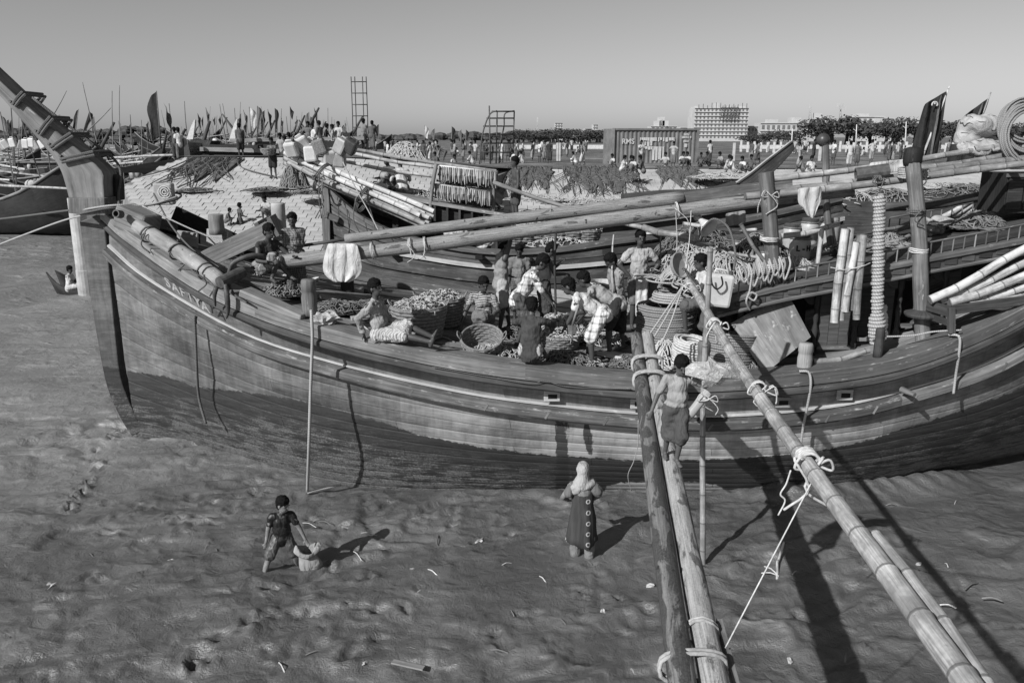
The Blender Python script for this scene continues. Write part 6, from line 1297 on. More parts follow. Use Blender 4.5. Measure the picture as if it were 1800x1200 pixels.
c0 = PY(1643, 184, 16.85); m = MB(); m.tube([c0 + Vector((math.cos(a) * .055, 0, math.sin(a) * .055)) for a in np.linspace(-.6, 3.6, 14)], .014, 6); m.obj('crescent', 'paint_white', parent=fl, smooth=True); m = MB(); m.ell(c0 + Vector((0, 0, .02)), .02, None, 8, 6); m.obj('star', 'paint_white', parent=fl)
flag('second dark flag with grey stripe beside the printed sack', 1690, 300, 1742, 162, 18.0, [(1740, 170, 1695, 203), (1735, 188, 1688, 213), (1728, 205, 1683, 224), (1716, 222, 1680, 235), (1704, 238, 1682, 245)], 'flag_dark', (.2, .3))
cloth_sheet('dark_tarpaulin', 'dark tarpaulin sagging behind the capped post', [[PY(1670 + 46 * k / 6 - j * 2, 252 + j * 9 + k * 1, 17.5 + .05 * math.sin(k * 2)) for k in range(7)] for j in range(6)], 'flag_dark', .05, 'tarpaulin')
# boat name on the bow planking
M_plain('paint_worn', 0.34, .8, .5, 14)
for i, ch in enumerate('SAFIYA'):
    u = 299 + i * 13; v = 494 + i * 8.4; p = on_hull(u, v, .03); k = int(round(stn(p.x))); tx = (topq(k + 2, .5) - topq(k - 2, .5)).normalized(); up = (G[k] - W_[k]); up = (up - tx * up.dot(tx)).normalized(); nn = tx.cross(up)
    o = text_mesh(ch, .30, 'letter', 'paint_worn', .006); o.parent = boat; mw = Matrix((tx, up, nn)).transposed(); o.location = p + nn * .05 - up * .1 - Vector(boat['_o']); o.rotation_euler = mw.to_euler()

for k, (u, v, rx, ry, h, mt, lb) in enumerate(((1330, 460, .7, .5, .5, 'rope_mid', 'dark rope bundle heaped behind the stout post'), (1215, 455, .7, .4, .5, 'rope', 'rope bundle beneath the loudspeaker horn'), (1290, 420, .9, .5, .4, 'net', 'net heap across the back of the cabin roof'), (1510, 440, .5, .3, .22, 'net', 'net scrap on the roof behind the hanging bamboos'), (1560, 430, .4, .3, .2, 'rope_mid', 'rope bundle on the roof beside the wrapped post'), (1720, 400, .5, .3, .25, 'net', 'net bundle at the back rail of the roof'), (1395, 470, .35, .2, .15, 'rope', 'rope scraps at the foot of the lettered drum'))):
    heap('rope_heap' if 'rope' in mt else 'net_pile', lb, on_roof(u, v), rx, ry, h, mt, 'rope' if 'rope' in mt else 'net', 170, 160 + k, mt, .015, .28)
for k in range(5): pole('roof_bamboo', ('thin bamboo lying across the roof heap', 'thin bamboo propped on the rope heap', 'stick leaning on the stout post', 'short bamboo on the roof by the railing', 'bamboo lying along the roof behind the capped post')[k], PY(*((1185, 420, 14.6), (1200, 395, 14.2), (1300, 395, 13.4), (1500, 440, 13.6), (1535, 408, 14.8))[k]), PY(*((1340, 455, 13.6), (1330, 405, 13.9), (1352, 470, 13.2), (1600, 415, 13.8), (1600, 392, 14.9))[k]), .035, .03, 'bamboo' if k % 2 else 'bamboo_dull', 'bamboo')
for k in (0, 3): a = PY(1185 + k * 6, 470 + 3 * k, 13.2); rope('stay_rope', ('thin line dropping from the mast to the rope coils', 'thin line beside the basin', 'cord hanging over the basin rim', 'cord down to the climbing man\'s hand', 'thin line to the loudspeaker horn', 'thin line across the rope heap')[k], [PY(1188 + k * 9, 372 - k, 13.5), PY(1190 + k * 7, 430, 13.3), a], .008, 'rope_white' if k % 2 else 'rope', 'line', 5)
# ================================================================== SECOND BOAT BEHIND
b2o = thing('fishing_boat', 'second wooden boat lying behind with bundled bamboos over its bow', 'boat', (2.0, 19.6, 0.3))
S2 = [((569, 322, 19.3), 398, 520), ((640, 382, 18.6), 428, 560), ((730, 418, 18.1), 447, 575), ((850, 438, 17.85), 464, 590), ((960, 437, 17.75), 466, 590), ((1080, 421, 17.8), 456, 585), ((1180, 408, 18.0), 440, 575), ((1300, 385, 18.3), 418, 560), ((1480, 345, 18.9), 380, 540)]
N2 = 61; G2 = spline([PY(*a) for a, r, b in S2], N2); R2 = spline([PY(a[0] + 3, r, a[2] + .12) for a, r, b in S2], N2); B2 = spline([PY(a[0] + 8, b, a[2] + .5) for a, r, b in S2], N2)
c2 = lambda x: 19.9
far2 = lambda p: Vector((p.x, max(2 * 19.75 - p.y, p.y + .02), p.z))
def q2(i, q):
    if q < .3: return G2[i].lerp(R2[i], q / .3)
    f = (q - .3) / .7; a, c = R2[i], B2[i]; b_ = Vector(((a.x + c.x) / 2, a.y + .08, (a.z * .35 + c.z * .65))); return a * (1 - f) ** 2 + b_ * 2 * f * (1 - f) + c * f * f
m = MB(); rows = [[q2(i, q) + Vector((0, .03, 0)) for q in (0, .3, .5, .75, 1)] for i in range(0, N2, 2)]; m.grid(rows); m.grid([[far2(p) for p in r_] for r_ in rows], flip=True); m.obj('hull_shell', 'wood_dark', parent=b2o, smooth=True)
M_wood('hull_second', 0.06, 0.17, along=0.9, across=12, wear=0.6, wearcol=0.2)
for k in range(9):
    a_, c_ = k / 9, (k + 1) / 9; js = [[0, 24, 44, 60], [0, 14, 36, 60]][k % 2]
    for i0, i1 in zip(js[:-1], js[1:]):
        m = MB(); rows = []
        for i in range(i0, i1 + 1, 2):
            p, q = q2(i, a_ + .006), q2(i, c_ - .006); rows.append([p, p + Vector((0, -.03, 0)), q + Vector((0, -.03, 0)), q])
        m.grid(rows); m.obj('plank', 'hull_second', parent=b2o)
def sweep2(prof, fn, mat, name, i0=0, i1=N2 - 1):
    m = MB(); m.grid([[fn(i) + Vector((0, a, b_)) for a, b_ in prof] + [fn(i) + Vector((0, prof[0][0], prof[0][1]))] for i in range(i0, i1 + 1, 2)]); m.obj(name, mat, parent=b2o)
sweep2([(-.06, 0), (-.06, -.1), (.2, -.1), (.2, 0)], lambda i: G2[i], 'wood_mid', 'gunwale'); sweep2([(-.07, .0), (-.09, -.09), (.05, -.09), (.05, .0)], lambda i: R2[i], 'wood_pale', 'wale', 12, 60); sweep2([(.08, 0), (.08, -.13), (-.3, -.13), (-.3, 0)], lambda i: far2(G2[i]), 'wood_mid', 'gunwale')
m = MB(); m.grid([[G2[i] + Vector((0, .2, -.3)), far2(G2[i]) + Vector((0, -.2, -.3))] for i in range(4, N2, 2)]); m.obj('deck', 'wood_deck', parent=b2o)
o = slab([(566, 318), (568, 380), (571, 440), (575, 520)], [(580, 330), (582, 380), (583, 440), (590, 520)], 19.3, .3, 10).obj('stem', 'wood_mid', parent=b2o)
m = MB(); m.box(PY(584, 382, 18.95), (.35, .15, .14), ry=.4); m.obj('hawse_block', 'wood_mid', parent=b2o, bev=.02)
for u, v in ((645, 415), (842, 452), (928, 455)): m = MB(); m.box(PY(u, v, 17.75), (.16, .2, .08)); m.obj('scupper', 'black', parent=b2o)
# its cabin
cx0, cx1 = PY(690, 360, 19.6), PY(880, 390, 19.6)
m = MB(); a, b_, c, d_ = PY(690, 346, 19.4), PY(885, 382, 19.4), PY(885, 445, 19.4), PY(690, 400, 19.4); m.hexa([d_, c, c + Vector((0, 1.8, 0)), d_ + Vector((0, 1.8, 0)), a, b_, b_ + Vector((0, 1.8, 0)), a + Vector((0, 1.8, 0))]); m.obj('cabin', 'wood_dark', parent=b2o)
for k in range(9):
    f = k / 9; p = a.lerp(b_, f + .05); q = d_.lerp(c, f + .05); m = MB(); m.beam(p + Vector((0, -.02, 0)), q + Vector((0, -.02, 0)), .05, .24, up=(0, 1, 0)); m.obj('wall_board', 'wood_dark', parent=b2o)
m = MB(); m.beam(a + Vector((-.2, -.05, .05)), b_ + Vector((.1, -.05, .05)), .16, .07); m.obj('roof_edge', 'wood_pale', parent=b2o); m = MB(); m.hexa([a + Vector((0, 0, .05)), b_ + Vector((0, 0, .05)), b_ + Vector((0, 1.9, .1)), a + Vector((0, 1.9, .1)), a + Vector((0, 0, .08)), b_ + Vector((0, 0, .08)), b_ + Vector((0, 1.9, .13)), a + Vector((0, 1.9, .13))]); m.obj('roof', 'wood_mid', parent=b2o)
m = MB(); m.box(PY(822, 382, 19.36), (.33, .05, .16)); m.obj('cabin_window', 'black', parent=b2o)
# clutter on its roof
for k, (u, v, s_) in enumerate(((665, 336, .34), (735, 344, .28), (800, 355, .3), (690, 340, .3), (770, 350, .25), (845, 362, .3))):
    if k == 0: jerrycan('white jerrycan lying on the second boat\'s cabin roof', PY(u, v + 8, 19.9), (.46, .3, .3), 'white_plastic', .2)
    else: heap('net_pile', ('net heap beside the rack of hanging floats', 'pale net heap under the hanging floats', 'low net heap beside the roof jerrycan', 'small net heap on the cabin roof behind the rack', 'net heap at the after end of the second cabin roof')[k - 1], PY(u, v + 6, 20.2), .55, .4, .22, 'net', 'net', 110, 40 + k, ('net', 'net_pale', 'net')[k % 3], .014, .2)
# bundled bamboos over the bow
for k in range(11):
    du = (k % 4) * 9; dv = (k // 4) * 9 - (k % 4) * 5; pole('bow_bamboo', 'pale bamboo in the bundle lashed over the second boat\'s bow', PY(499 + du * .7, 268 + dv + du * .5, 19.1 + .1 * (k % 3)), PY(738 + du * .9, 384 + dv * 1.0 + du * .3 - 4, 18.3 + .1 * (k % 3)), .06, .055, 'bamboo_far', 'bamboo', group='bamboos bundled over the second bow')
for u, v in ((567, 312), (640, 350)): lashing(None, 'dark lashing round the bamboo bundle ' + ('by the jerrycans' if u < 600 else 'halfway down'), PY(u, v, 18.75), (1, -.2, -.6), .33, 3, .016, 'rope_dark', 2, .9)
# jerrycans on the bow
jc = [(517, 275, 'white_plastic'), (530, 268, 'white_plastic'), (548, 285, 'white_plastic'), (580, 290, 'white_plastic'), (594, 270, 'grey_plastic'), (597, 294, 'grey_plastic'), (567, 272, 'basket'), (541, 264, 'white_plastic'), (612, 268, 'dark_plastic')]
for k, (u, v, mt) in enumerate(jc): jerrycan(('white jerrycan at the tip of the second bow', 'white jerrycan with a dark ring handle on the bow heap', 'white jerrycan lying below the ring-handled one', 'tall white jerrycan hanging by the lashing', 'grey jerrycan on top of the bow heap', 'grey jerrycan hanging beside the tall white one', 'dark woven canister in the bow heap', 'small white jerrycan half buried in the bow heap', 'black jerrycan behind the bow heap')[k], PY(u, v, 18.9 + .15 * (k % 2)), (.30, .22, .36), mt, random.uniform(-.6, .6), random.uniform(-.5, .5), random.uniform(-.6, .6))
heap('net_bundle', 'dark netted bundle hanging at the second boat\'s bow tip', PY(512, 332, 19.0), .28, .25, .5, 'net', 'net', 120, 61, 'rope_mid', .014, .2); heap('net_bundle', 'second netted bundle beside the bow tip bundle', PY(530, 330, 19.1), .2, .2, .36, 'net', 'net', 90, 62, 'rope_mid', .014, .2)
rope('bow_line', 'rope hanging from the jerrycan heap over the bamboos', [PY(603, 285, 18.6), PY(625, 330, 18.4), PY(650, 375, 18.2), PY(665, 405, 18.0)], .014, 'rope'); rope('bow_line', 'thin rope dropping from the lashing past the second stem', [PY(568, 300, 18.6), PY(566, 340, 18.7), PY(569, 380, 18.8)], .012, 'rope')
# poles reaching back from the bow, float rack
for lb, a, b_ in (('upper bamboo reaching back from the jerrycan heap to the float rack', (612, 262, 19.8), (872, 302, 20.2)), ('second bamboo reaching back to the float rack', (606, 268, 19.6), (770, 296, 19.9)), ('lower bamboo reaching back to the float rack post', (602, 284, 19.5), (766, 312, 19.7))): pole('rack_bamboo', lb, PY(*a), PY(*b_), .045, .04, 'bamboo_far', 'bamboo')
post('rack_post', 'thin dark post at the bow end of the float rack', 754, 392, 766, 288, 19.3, 19.3, .05, 'wood_mid'); post('rack_post', 'thin dark post at the after end of the float rack', 866, 392, 872, 300, 19.5, 19.5, .05, 'wood_mid')
for row, (ua, va, ub, vb, L) in enumerate(((772, 292, 872, 303, 26), (764, 324, 862, 338, 24))):
    rk = thing('float_rack', ('upper rack row of pale hanging fish strips', 'lower rack row of pale hanging fish strips')[row], 'rack', PY(ua, va + L, 19.4)); m = MB(); m.tube([PY(ua, va, 19.4), PY(ub, vb, 19.45)], .03, 7); m.obj('bar', 'bamboo_far', parent=rk, smooth=True)
    for k in range(27):
        u = ua + (ub - ua) * (k + .5) / 27; v = va + (vb - va) * (k + .5) / 27; m = MB(); dl = random.uniform(.8, 1.15); m.tube([PY(u, v, 19.38), PY(u + random.uniform(-1, 1), v + L * .5 * dl, 19.36 + random.uniform(-.03, .03)), PY(u + random.uniform(-1.5, 1.5), v + L * dl, 19.38)], [.018, .03, .014], 5); m.obj('strip', 'wood_pale' if k % 5 else 'net', parent=rk)
heap('net_pile', 'dark tangle hanging between the two rows of strips', PY(815, 330, 19.7), .7, .2, .3, 'net', 'net', 160, 64, 'net', .013, .2)
pole('lean_pole', 'grey pole slanting down from the rack toward the yard', PY(868, 322, 19.0), PY(1020, 372, 18.0), .05, .045, 'wood_spar', 'pole', 'log'); pole('lean_pole', 'lower grey pole slanting across the second deck', PY(1020, 370, 18.6), PY(1230, 425, 17.2), .055, .05, 'bamboo_dull', 'pole')
# baskets of catch on the second deck
for k, (u, v, r_) in enumerate(((905, 432, .3), (925, 424, .28), (975, 428, .36), (1005, 426, .34), (1032, 424, .33), (950, 418, .3), (1020, 414, .3))):
    c = PY(u, v, 18.7); bk = thing('fish_basket', 'basket heaped with pale catch on the second boat\'s deck', 'basket', c, 'baskets on the second deck'); weave(c, r_ * .8, r_, .28, 'basket', bk, None, 5, 16); heap('fish', None, c + Vector((0, 0, .24)), r_ * .95, r_ * .95, .14, 'fish', None, 60, 70 + k, 'fish', .016, .12, parent=bk, base='net_pale')
heap('catch_pile', 'low mound of catch between the baskets on the second deck', PY(985, 432, 18.3), .8, .3, .16, 'fish', 'fish', 150, 79, 'fish', .016, .14)
for k, (u, v) in enumerate(((830, 418), (850, 428), (802, 408), (1130, 418))): crumple('white_bundle', ('white bundle on the second deck beside the cabin', 'white bundle at the second boat\'s rail', 'small white bundle under the cabin window', 'pale bundle at the after end of the second deck')[k], PY(u, v, 18.5), (.26, .18, .13), 'cloth', .5, 'bundle', 20 + k, .02, .05)
pp = person('person in white shirt sitting with back turned on the second boat', PY(708, 338, 20.4), 1.6, PI * .1, pel=(0, 0, .12), lean=.35, LH=(-.2, .5, .3), RH=(.2, .5, .3), LF=(-.15, .55, .07), RF=(.15, .55, .07), shirt=(.6, 'cloth', 1.2, .1), low=('lungi', .1, 'cloth', 1.0), fine=False, vox=.022)
pp = person('person with dark hair sitting low beside the white-shirted sitter', PY(692, 332, 21.0), 1.6, PI * .8, pel=(0, 0, .12), lean=.35, LH=(-.2, .5, .3), RH=(.2, .5, .3), LF=(-.15, .55, .07), RF=(.15, .55, .07), shirt=(.1, 'cloth', .5, .1), low=('lungi', .3, 'cloth', 1.0), fine=False, vox=.022)
pp = person('bare-backed person standing by the float rack on the second boat', PY(908, 395, 19.2), 1.55, PI * .6, shirt=None, low=('shorts', .08, 'cloth', .8), fine=False, vox=.022)
# third boat: dark prow rising behind the drums
b3 = thing('fishing_boat', 'dark boat whose pointed prow rises behind the cross bamboos', 'boat', PY(1300, 330, 26))
slab([(1296, 322), (1320, 305), (1350, 281), (1391, 249)], [(1312, 338), (1334, 320), (1362, 297), (1394, 262)], 26, .4, 12).obj('prow', 'wood_dark', parent=b3, bev=.02)
slab([(1100, 345), (1180, 338), (1250, 336), (1305, 322)], [(1100, 400), (1180, 395), (1250, 380), (1310, 335)], 26.2, 2.4, 10).obj('hull', 'wood_dark', parent=b3); 
m = MB(); m.tube(spline([PY(1294, 321, 25.75), PY(1320, 303, 25.75), PY(1350, 279, 25.75), PY(1391, 248, 25.75)], 14), .03, 6); m.obj('edge_rail', 'wood_pale', parent=b3, smooth=True)
# a long dark hull lying behind the cabin roof
b4 = thing('fishing_boat', 'long low dark boat lying beyond the cabin roof', 'boat', PY(1500, 400, 22)); slab([(1375, 352), (1450, 348), (1550, 350), (1680, 340), (1860, 325)], [(1375, 430), (1450, 430), (1550, 425), (1680, 410), (1860, 395)], 22, 2.2, 14).obj('hull', 'wood_dark', parent=b4)
for k, (u, v, rx) in enumerate(((1395, 352, 1.2), (1470, 352, 1.4), (1560, 352, 1.2), (1700, 345, 1.5))): heap('net_pile', ('net heap on the low dark boat behind the drums', 'net heap on the low dark boat behind the thin grey post', 'net heap on the low dark boat behind the wrapped post', 'net heap on the low dark boat behind the capped post')[k], PY(u, v + 4, 21.6), rx, .6, .35, 'net', 'net', 160, 180 + k, ('net', 'net_pale', 'rope_mid', 'net')[k], .018, .35)
# ================================================================== SLOPE, TERRACE, CROWD, CREEK, TOWN
# ---- nets on the slope
def drape(label, x0, x1, dlen, mat, seed, n=46, name='net_drape', spread=.6, top=-.2):
    """fishing net thrown over the edge of the slope: a sheet with a ragged hem and gathered strands"""
    rg = random.Random(seed); m = MB(); nx = 24; rows = []
    for i in range(nx + 1):
        f = i / nx; x = x0 + (x1 - x0) * f; L = dlen * (.55 + .45 * math.sin(f * 9 + seed) ** 2) * min(1, 4 * min(f, 1 - f) + .25)
        rows.append([slope_pt(x + spread * (.25 * math.sin(j * .9 + seed)) * j / 8, top + (L - top) * j / 8, .05 + .05 * math.sin(i * 1.9 + j * .5)) for j in range(9)])
    m.grid(rows, flip=True); o = m.obj(name, mat, smooth=True); s = o.modifiers.new('thick', 'SOLIDIFY'); s.thickness = .02; tag(o, label, 'net'); m = MB()
    for k in range(n):
        x = rg.uniform(x0, x1); L = dlen * rg.uniform(.5, 1.25); dx = rg.gauss(0, spread); pts = [slope_pt(x + dx * q * q + .15 * math.sin(q * 5 + k), top + (L - top) * q, .09) for q in np.linspace(0, 1, 8)]; m.tube(pts, rg.uniform(.012, .03), 4)
    so = m.obj('strands', mat, parent=o); tag(so, kind='stuff'); return o
xx = lambda u, y=47: PY(u, 320, y).x
M_plain('net_grey', 0.10, 0.95, 0.5, 5, 0.8, 50, 0.03, 0.1)
drape('grey net thrown over the embankment edge behind the float rack', xx(885), xx(975), 3.6, 'net_grey', 1); drape('wide dark net hanging over the embankment below the seated group', xx(995), xx(1128), 4.2, 'net_grey', 2, 90, spread=1.0); drape('net hanging over the embankment right of the bare blocks', xx(1168), xx(1245), 3.2, 'net_grey', 4, 40)
drape('dark net spread on the pale slope near the prow', PY(300, 300, 35).x, PY(395, 300, 35).x, 3.4, 'net_grey', 7, 50, spread=.8, top=.3)
for k, (u, v, rx, ry) in enumerate(((950, 352, 1.5, .8), (1030, 358, 2.0, .9), (1095, 352, 1.2, .6), (1270, 312, 1.8, 1.0), (1310, 318, 1.4, .8), (1660, 330, 2.2, 1.0), (1590, 340, 1.5, .8))):
    y = 42 if k < 3 else 47; p = PY(u, v, y); heap('rope_pile', ('pale rope strewn on the slope below the grey net', 'pale rope strewn on the slope below the wide dark net', 'pale rope heap at the foot of the bare blocks', 'heap of pale straw-like rope beside the dark prow', 'heap of rope behind the stout post', 'rope strewn on the slope behind the capped post', 'low rope heap behind the wrapped post')[k], p, rx, ry, .25, 'rope', 'rope', 150, 80 + k, 'net_pale', .03, .7, base='net_pale')
for k, (u, v, y) in enumerate(((345, 336, 33.5), (250, 318, 35.5), (470, 335, 33), (550, 340, 32))): heap('net_pile', ('pale net edge trailing from the dark net on the slope', 'rope tangle at the outer edge of the slope', 'straw-like net scrap by the white bitt', 'net scrap on the slope beside the second stem')[k], PY(u, v, y), .8, .5, .12, 'net', 'net', 60, 90 + k, 'net', .02, .5)
heap('net_mound', 'big white mound of nets on the embankment behind the bamboos', PY(712, 282, 44), 1.25, .9, .95, 'net_pale', 'net', 200, 97, 'net_pale', .04, .6, base='net_pale')
# children on the slope, carrier
def sl_at(u, v):
    lo, hi = 26.0, 52.0
    for _ in range(40):
        md = (lo + hi) / 2; p = PY(u, v, md); z = slope_pt(p.x, top_edge(p.x) - p.y).z
        if p.z > z: lo = md
        else: hi = md
    return PY(u, v, lo)
sit = dict(pel=(0, 0, .12), lean=.3, LH=(-.2, .42, .4), RH=(.2, .42, .4), LF=(-.14, .42, .07), RF=(.14, .42, .07)); squat = dict(pel=(0, -.1, .26), lean=.45, LH=(-.22, .4, .42), RH=(.22, .4, .42), LF=(-.16, .15, .07), RF=(.16, .15, .07))
p = sl_at(422, 392); person('bare child kneeling on the block slope beside the stub post', p, 1.25, -.8, pel=(0, 0, .2), lean=.05, LF=(-.12, -.3, .05), RF=(.12, -.3, .05), LH=(-.2, .3, .3), RH=(.2, .3, .3), low=('shorts', .06, 'cloth', .6), fine=False, vox=.022, hf=1.15, skin='skin', group=None)
p = sl_at(400, 397); person('smaller child crouching next to the kneeling child', p, 1.1, -1.4, low=('shorts', .15, 'cloth', .6), fine=False, vox=.022, hf=1.15, **squat)
p = sl_at(473, 388); person('man in pale cap squatting on the block slope', p, 1.6, PI * .85, shirt=(.4, 'cloth', .4, .1), low=('shorts', .12, 'cloth', .9), fine=False, vox=.024, **squat)
p = sl_at(482, 314); c_ = person('bare-chested carrier with a basket standing on the slope', p, 1.66, PI * .95, LH=(-.12, .34, 1.05), RH=(.12, .34, 1.05), low=('shorts', .03, 'cloth', .9), fine=False, vox=.024)
bk = thing('carried_basket', 'round basket held by the carrier on the slope', 'basket', world(c_[0], (0, .38, 1.0))); weave(bk['_o'], .2, .27, .26, 'basket', bk, None, 5, 14)
# ---- crowd
PR = []
def proto(**k):
    sh, lo = k.pop('shirt', (.5, 'cloth', .5, .1)), k.pop('low', ('lungi', .2, 'cloth', 1.4)); b_, parts, _ = person('x', (0, 0, 0), 1.66, 0, shirt=sh, low=lo, fine=False, vox=.035, **k); PR.append((b_, parts)); return parts
allp = []
allp += proto(); allp += proto(LH=(-.1, .3, 1.1), RH=(.22, .1, .8), low=('shorts', .2, 'cloth', .9)); allp += proto(lean=.2, RH=(.2, .4, .9), LF=(-.1, .2, .07), RF=(.1, -.2, .07)); allp += proto(RH=(.1, .25, 1.35), LF=(-.16, 0, .07)); allp += proto(**sit); allp += proto(**squat); allp += proto(pel=(0, -.15, .9), lean=1.1, LH=(-.1, .5, .4), RH=(.1, .5, .4), low=('shorts', .2, 'cloth', .9)); allp += proto(LH=(-.2, .06, .98), RH=(.2, .06, .98), LE=(-1, -.2, 0), RE=(1, -.2, 0))
bake(allp)
used = set()
tone = lambda c: 'white' if c > .45 else ('pale grey' if c > .25 else ('grey' if c > .1 else 'dark'))
PN = ['standing', 'idle', 'walking', 'gesturing', 'sitting', 'squatting', 'bending', 'waiting']
def crowd(u, v, k, c1=None, c2=None, rz=None, z=TZ + .02, where='on the embankment terrace', y=None):
    c1 = random.choice((.48, .4, .26, .16, .06, .48)) if c1 is None else c1; c2 = random.choice((.05, .12, .25, .4)) if c2 is None else c2; rz = random.uniform(0, 6.28) if rz is None else rz
    p = PZ(u, v, z) if y is None else PY(u, v, y); src, parts = PR[k]
    if k in used: o = copy_tree(src)
    else: o = src; used.add(k)
    o.location = p; o.rotation_euler = (0, 0, rz); o.scale = (random.uniform(.95, 1.05),) * 3
    o['label'] = '%s person in %s top and %s lungi %s' % (PN[k], tone(c1), tone(c2), where); o['group'] = 'people in the crowd on the embankment'
    for ch in o.children:
        n = ch.name.split('.')[0]
        if n == 'shirt': ch.color = (c1, c1, c1, 1)
        if n in ('lungi', 'shorts'): ch.color = (c2, c2, c2, 1)
    return o
front = 'near the embankment edge'
for a in ((1024, 291, 2, .2, .5, PI * .5), (1011, 291, 5, .46, .62, 1.2), (1093, 282, 0, .05, .08, .3), (1126, 293, 3, .46, .1, PI), (1183, 293, 7, .4, .15, 2.8), (1247, 288, 0, .5, .1, .4), (1320, 288, 0, .1, .2, 2), (1331, 287, 2, .25, .1, 1), (936, 283, 0, .12, .3, 1.1), (949, 286, 1, .6, .1, 2.2), (957, 285, 0, .25, .2, 3.4), (966, 288, 0, .04, .05, 2.9), (919, 287, 4, .46, .3, 1), (1405, 298, 2, .35, .3, 1.6), (1464, 290, 1, .6, .08, 2), (1492, 296, 0, .5, .44, .1), (1505, 292, 0, .15, .1, 3), (1531, 286, 7, .46, .3, .2), (1562, 287, 0, .1, .1, 1.4), (1568, 287, 3, .1, .25, 1.8), (1581, 285, 0, .12, .06, 4), (757, 289, 0, .46, .5, 1), (815, 286, 1, .12, .2, 2), (836, 284, 0, .46, .1, 2.6), (849, 287, 7, .1, .06, 3), (863, 287, 0, .2, .1, .4), (882, 286, 3, .55, .5, 2.2), (893, 285, 1, .1, .1, 3), (683, 288, 0, .6, .1, 2), (700, 286, 1, .2, .2, 4), (780, 287, 6, .1, .1, 1.5), (800, 285, 0, .3, .08, 2), (770, 284, 2, .15, .2, 3), (830, 292, 5, .48, .4, 1.2), (745, 285, 0, .1, .1, 3), (910, 283, 0, .55, .1, 1), (898, 282, 2, .1, .1, 2), (1650, 275, 0, .1, .1, 1), (1665, 272, 2, .3, .1, 3), (1640, 285, 0, .08, .1, 2)):
    crowd(*a[:6], where=front)
for a in ((1080, 295, 4, .48, .2, 2.0), (1092, 300, 4, .46, .62, 4.6), (1104, 300, 4, .10, .1, 4.0), (1116, 304, 4, .46, .12, 2.2), (1131, 304, 4, .09, .2, 1.4), (1169, 293, 4, .46, .3, 3.0), (1198, 292, 4, .6, .1, 3.4), (1210, 292, 4, .46, .05, 2.4), (1231, 293, 4, .06, .1, 3), (1246, 291, 4, .05, .05, 2), (1276, 298, 4, .46, .4, 4), (1290, 304, 4, .6, .3, 1.2), (1308, 304, 4, .6, .1, 2.0), (1318, 300, 4, .1, .1, 3), (1412, 303, 4, .2, .1, 1), (1421, 304, 4, .6, .5, 3.4), (1268, 296, 5, .3, .1, 2), (905, 290, 5, .6, .3, 2), (770, 296, 5, .1, .1, 2), (795, 297, 4, .6, .2, 4)):
    crowd(*a[:6], z=4.0 + .02, where='in the row at the embankment edge')
for k in range(74):
    u = random.uniform(655, 1060) if k < 40 else (random.uniform(1300, 1640) if k < 60 else random.uniform(900, 1080)); crowd(u, random.uniform(264, 279), random.choice((0, 0, 1, 2, 3, 7, 6, 4)), where='far back on the terrace')
for k, (u, v, y, c1) in enumerate(((505, 300, 39, .05), (512, 296, 39.5, .1), (499, 298, 40, .3), (545, 276, 41, .15), (553, 277, 41, .6), (565, 276, 41, .1), (573, 276, 41.5, .1), (588, 278, 41, .3), (598, 275, 42, .5), (640, 268, 43, .2), (655, 268, 44, .1), (312, 286, 39.5, .1), (319, 288, 39.2, .62), (425, 280, 40, .12))): crowd(u, v, (0, 1, 2, 7)[k % 4], c1, None, None, y=y, where='on the bund behind the jerrycans' if u > 450 else 'beside the hauled-up boat')
# ---- container
ct = thing('shipping_container', 'ribbed steel shipping container with white lettering on the terrace', 'container', PZ(1150, 290, TZ)); a = PZ(1077, 290, TZ); b_ = PZ(1224, 289, TZ); L = (b_ - a).length; H = 2.59; e = (b_ - a).normalized(); n_ = Vector((-e.y, e.x, 0)); c = (a + b_) / 2
m = MB(); rows = []; nr = 120
for i in range(nr + 1):
    f = i / nr; q = (i % 6); dpt = (0, 0, 0, .05, .05, .05)[q]; p = a + e * (L * f) + n_ * (dpt + .03); rows.append([p + Vector((0, 0, .12)), p + Vector((0, 0, H - .1))])
M_plain('container_paint', 0.15, 0.5, 0.3, 1.2, 0.3, 20); m.grid(rows, flip=True); m.obj('side_panel', 'container_paint', parent=ct)
m = MB(); m.hexa([a + n_ * .12, b_ + n_ * .12, b_ + n_ * 2.44, a + n_ * 2.44, a + n_ * .12 + Vector((0, 0, H - .02)), b_ + n_ * .12 + Vector((0, 0, H - .02)), b_ + n_ * 2.44 + Vector((0, 0, H - .02)), a + n_ * 2.44 + Vector((0, 0, H - .02))]); m.obj('body', 'container_paint', parent=ct)
for z in (.06, H - .06): m = MB(); m.beam(a + Vector((0, 0, z)), b_ + Vector((0, 0, z)), .12, .13); m.obj('rail', 'container_paint', parent=ct)
for p in (a, b_): m = MB(); m.beam(p + Vector((0, 0, 0)), p + Vector((0, 0, H + .02)), .16, .16, up=(0, 1, 0)); m.obj('corner_post', 'container_paint', parent=ct)
def wall_text(txt, f, z, size, w_=None):
    o = text_mesh(txt, size, 'lettering', 'paint_white', .01); o.parent = ct; p = a + e * (L * f) + Vector((0, 0, z)) - n_ * .02; o.location = p - Vector(ct['_o']); o.rotation_euler = (math.pi / 2, 0, math.atan2(e.y, e.x))
wall_text('RMS', .17, 1.50, .52); wall_text('NZU', .86, 2.1, .2); wall_text('282221 8', .86, 1.9, .2); wall_text('22G1', .86, 1.62, .2)
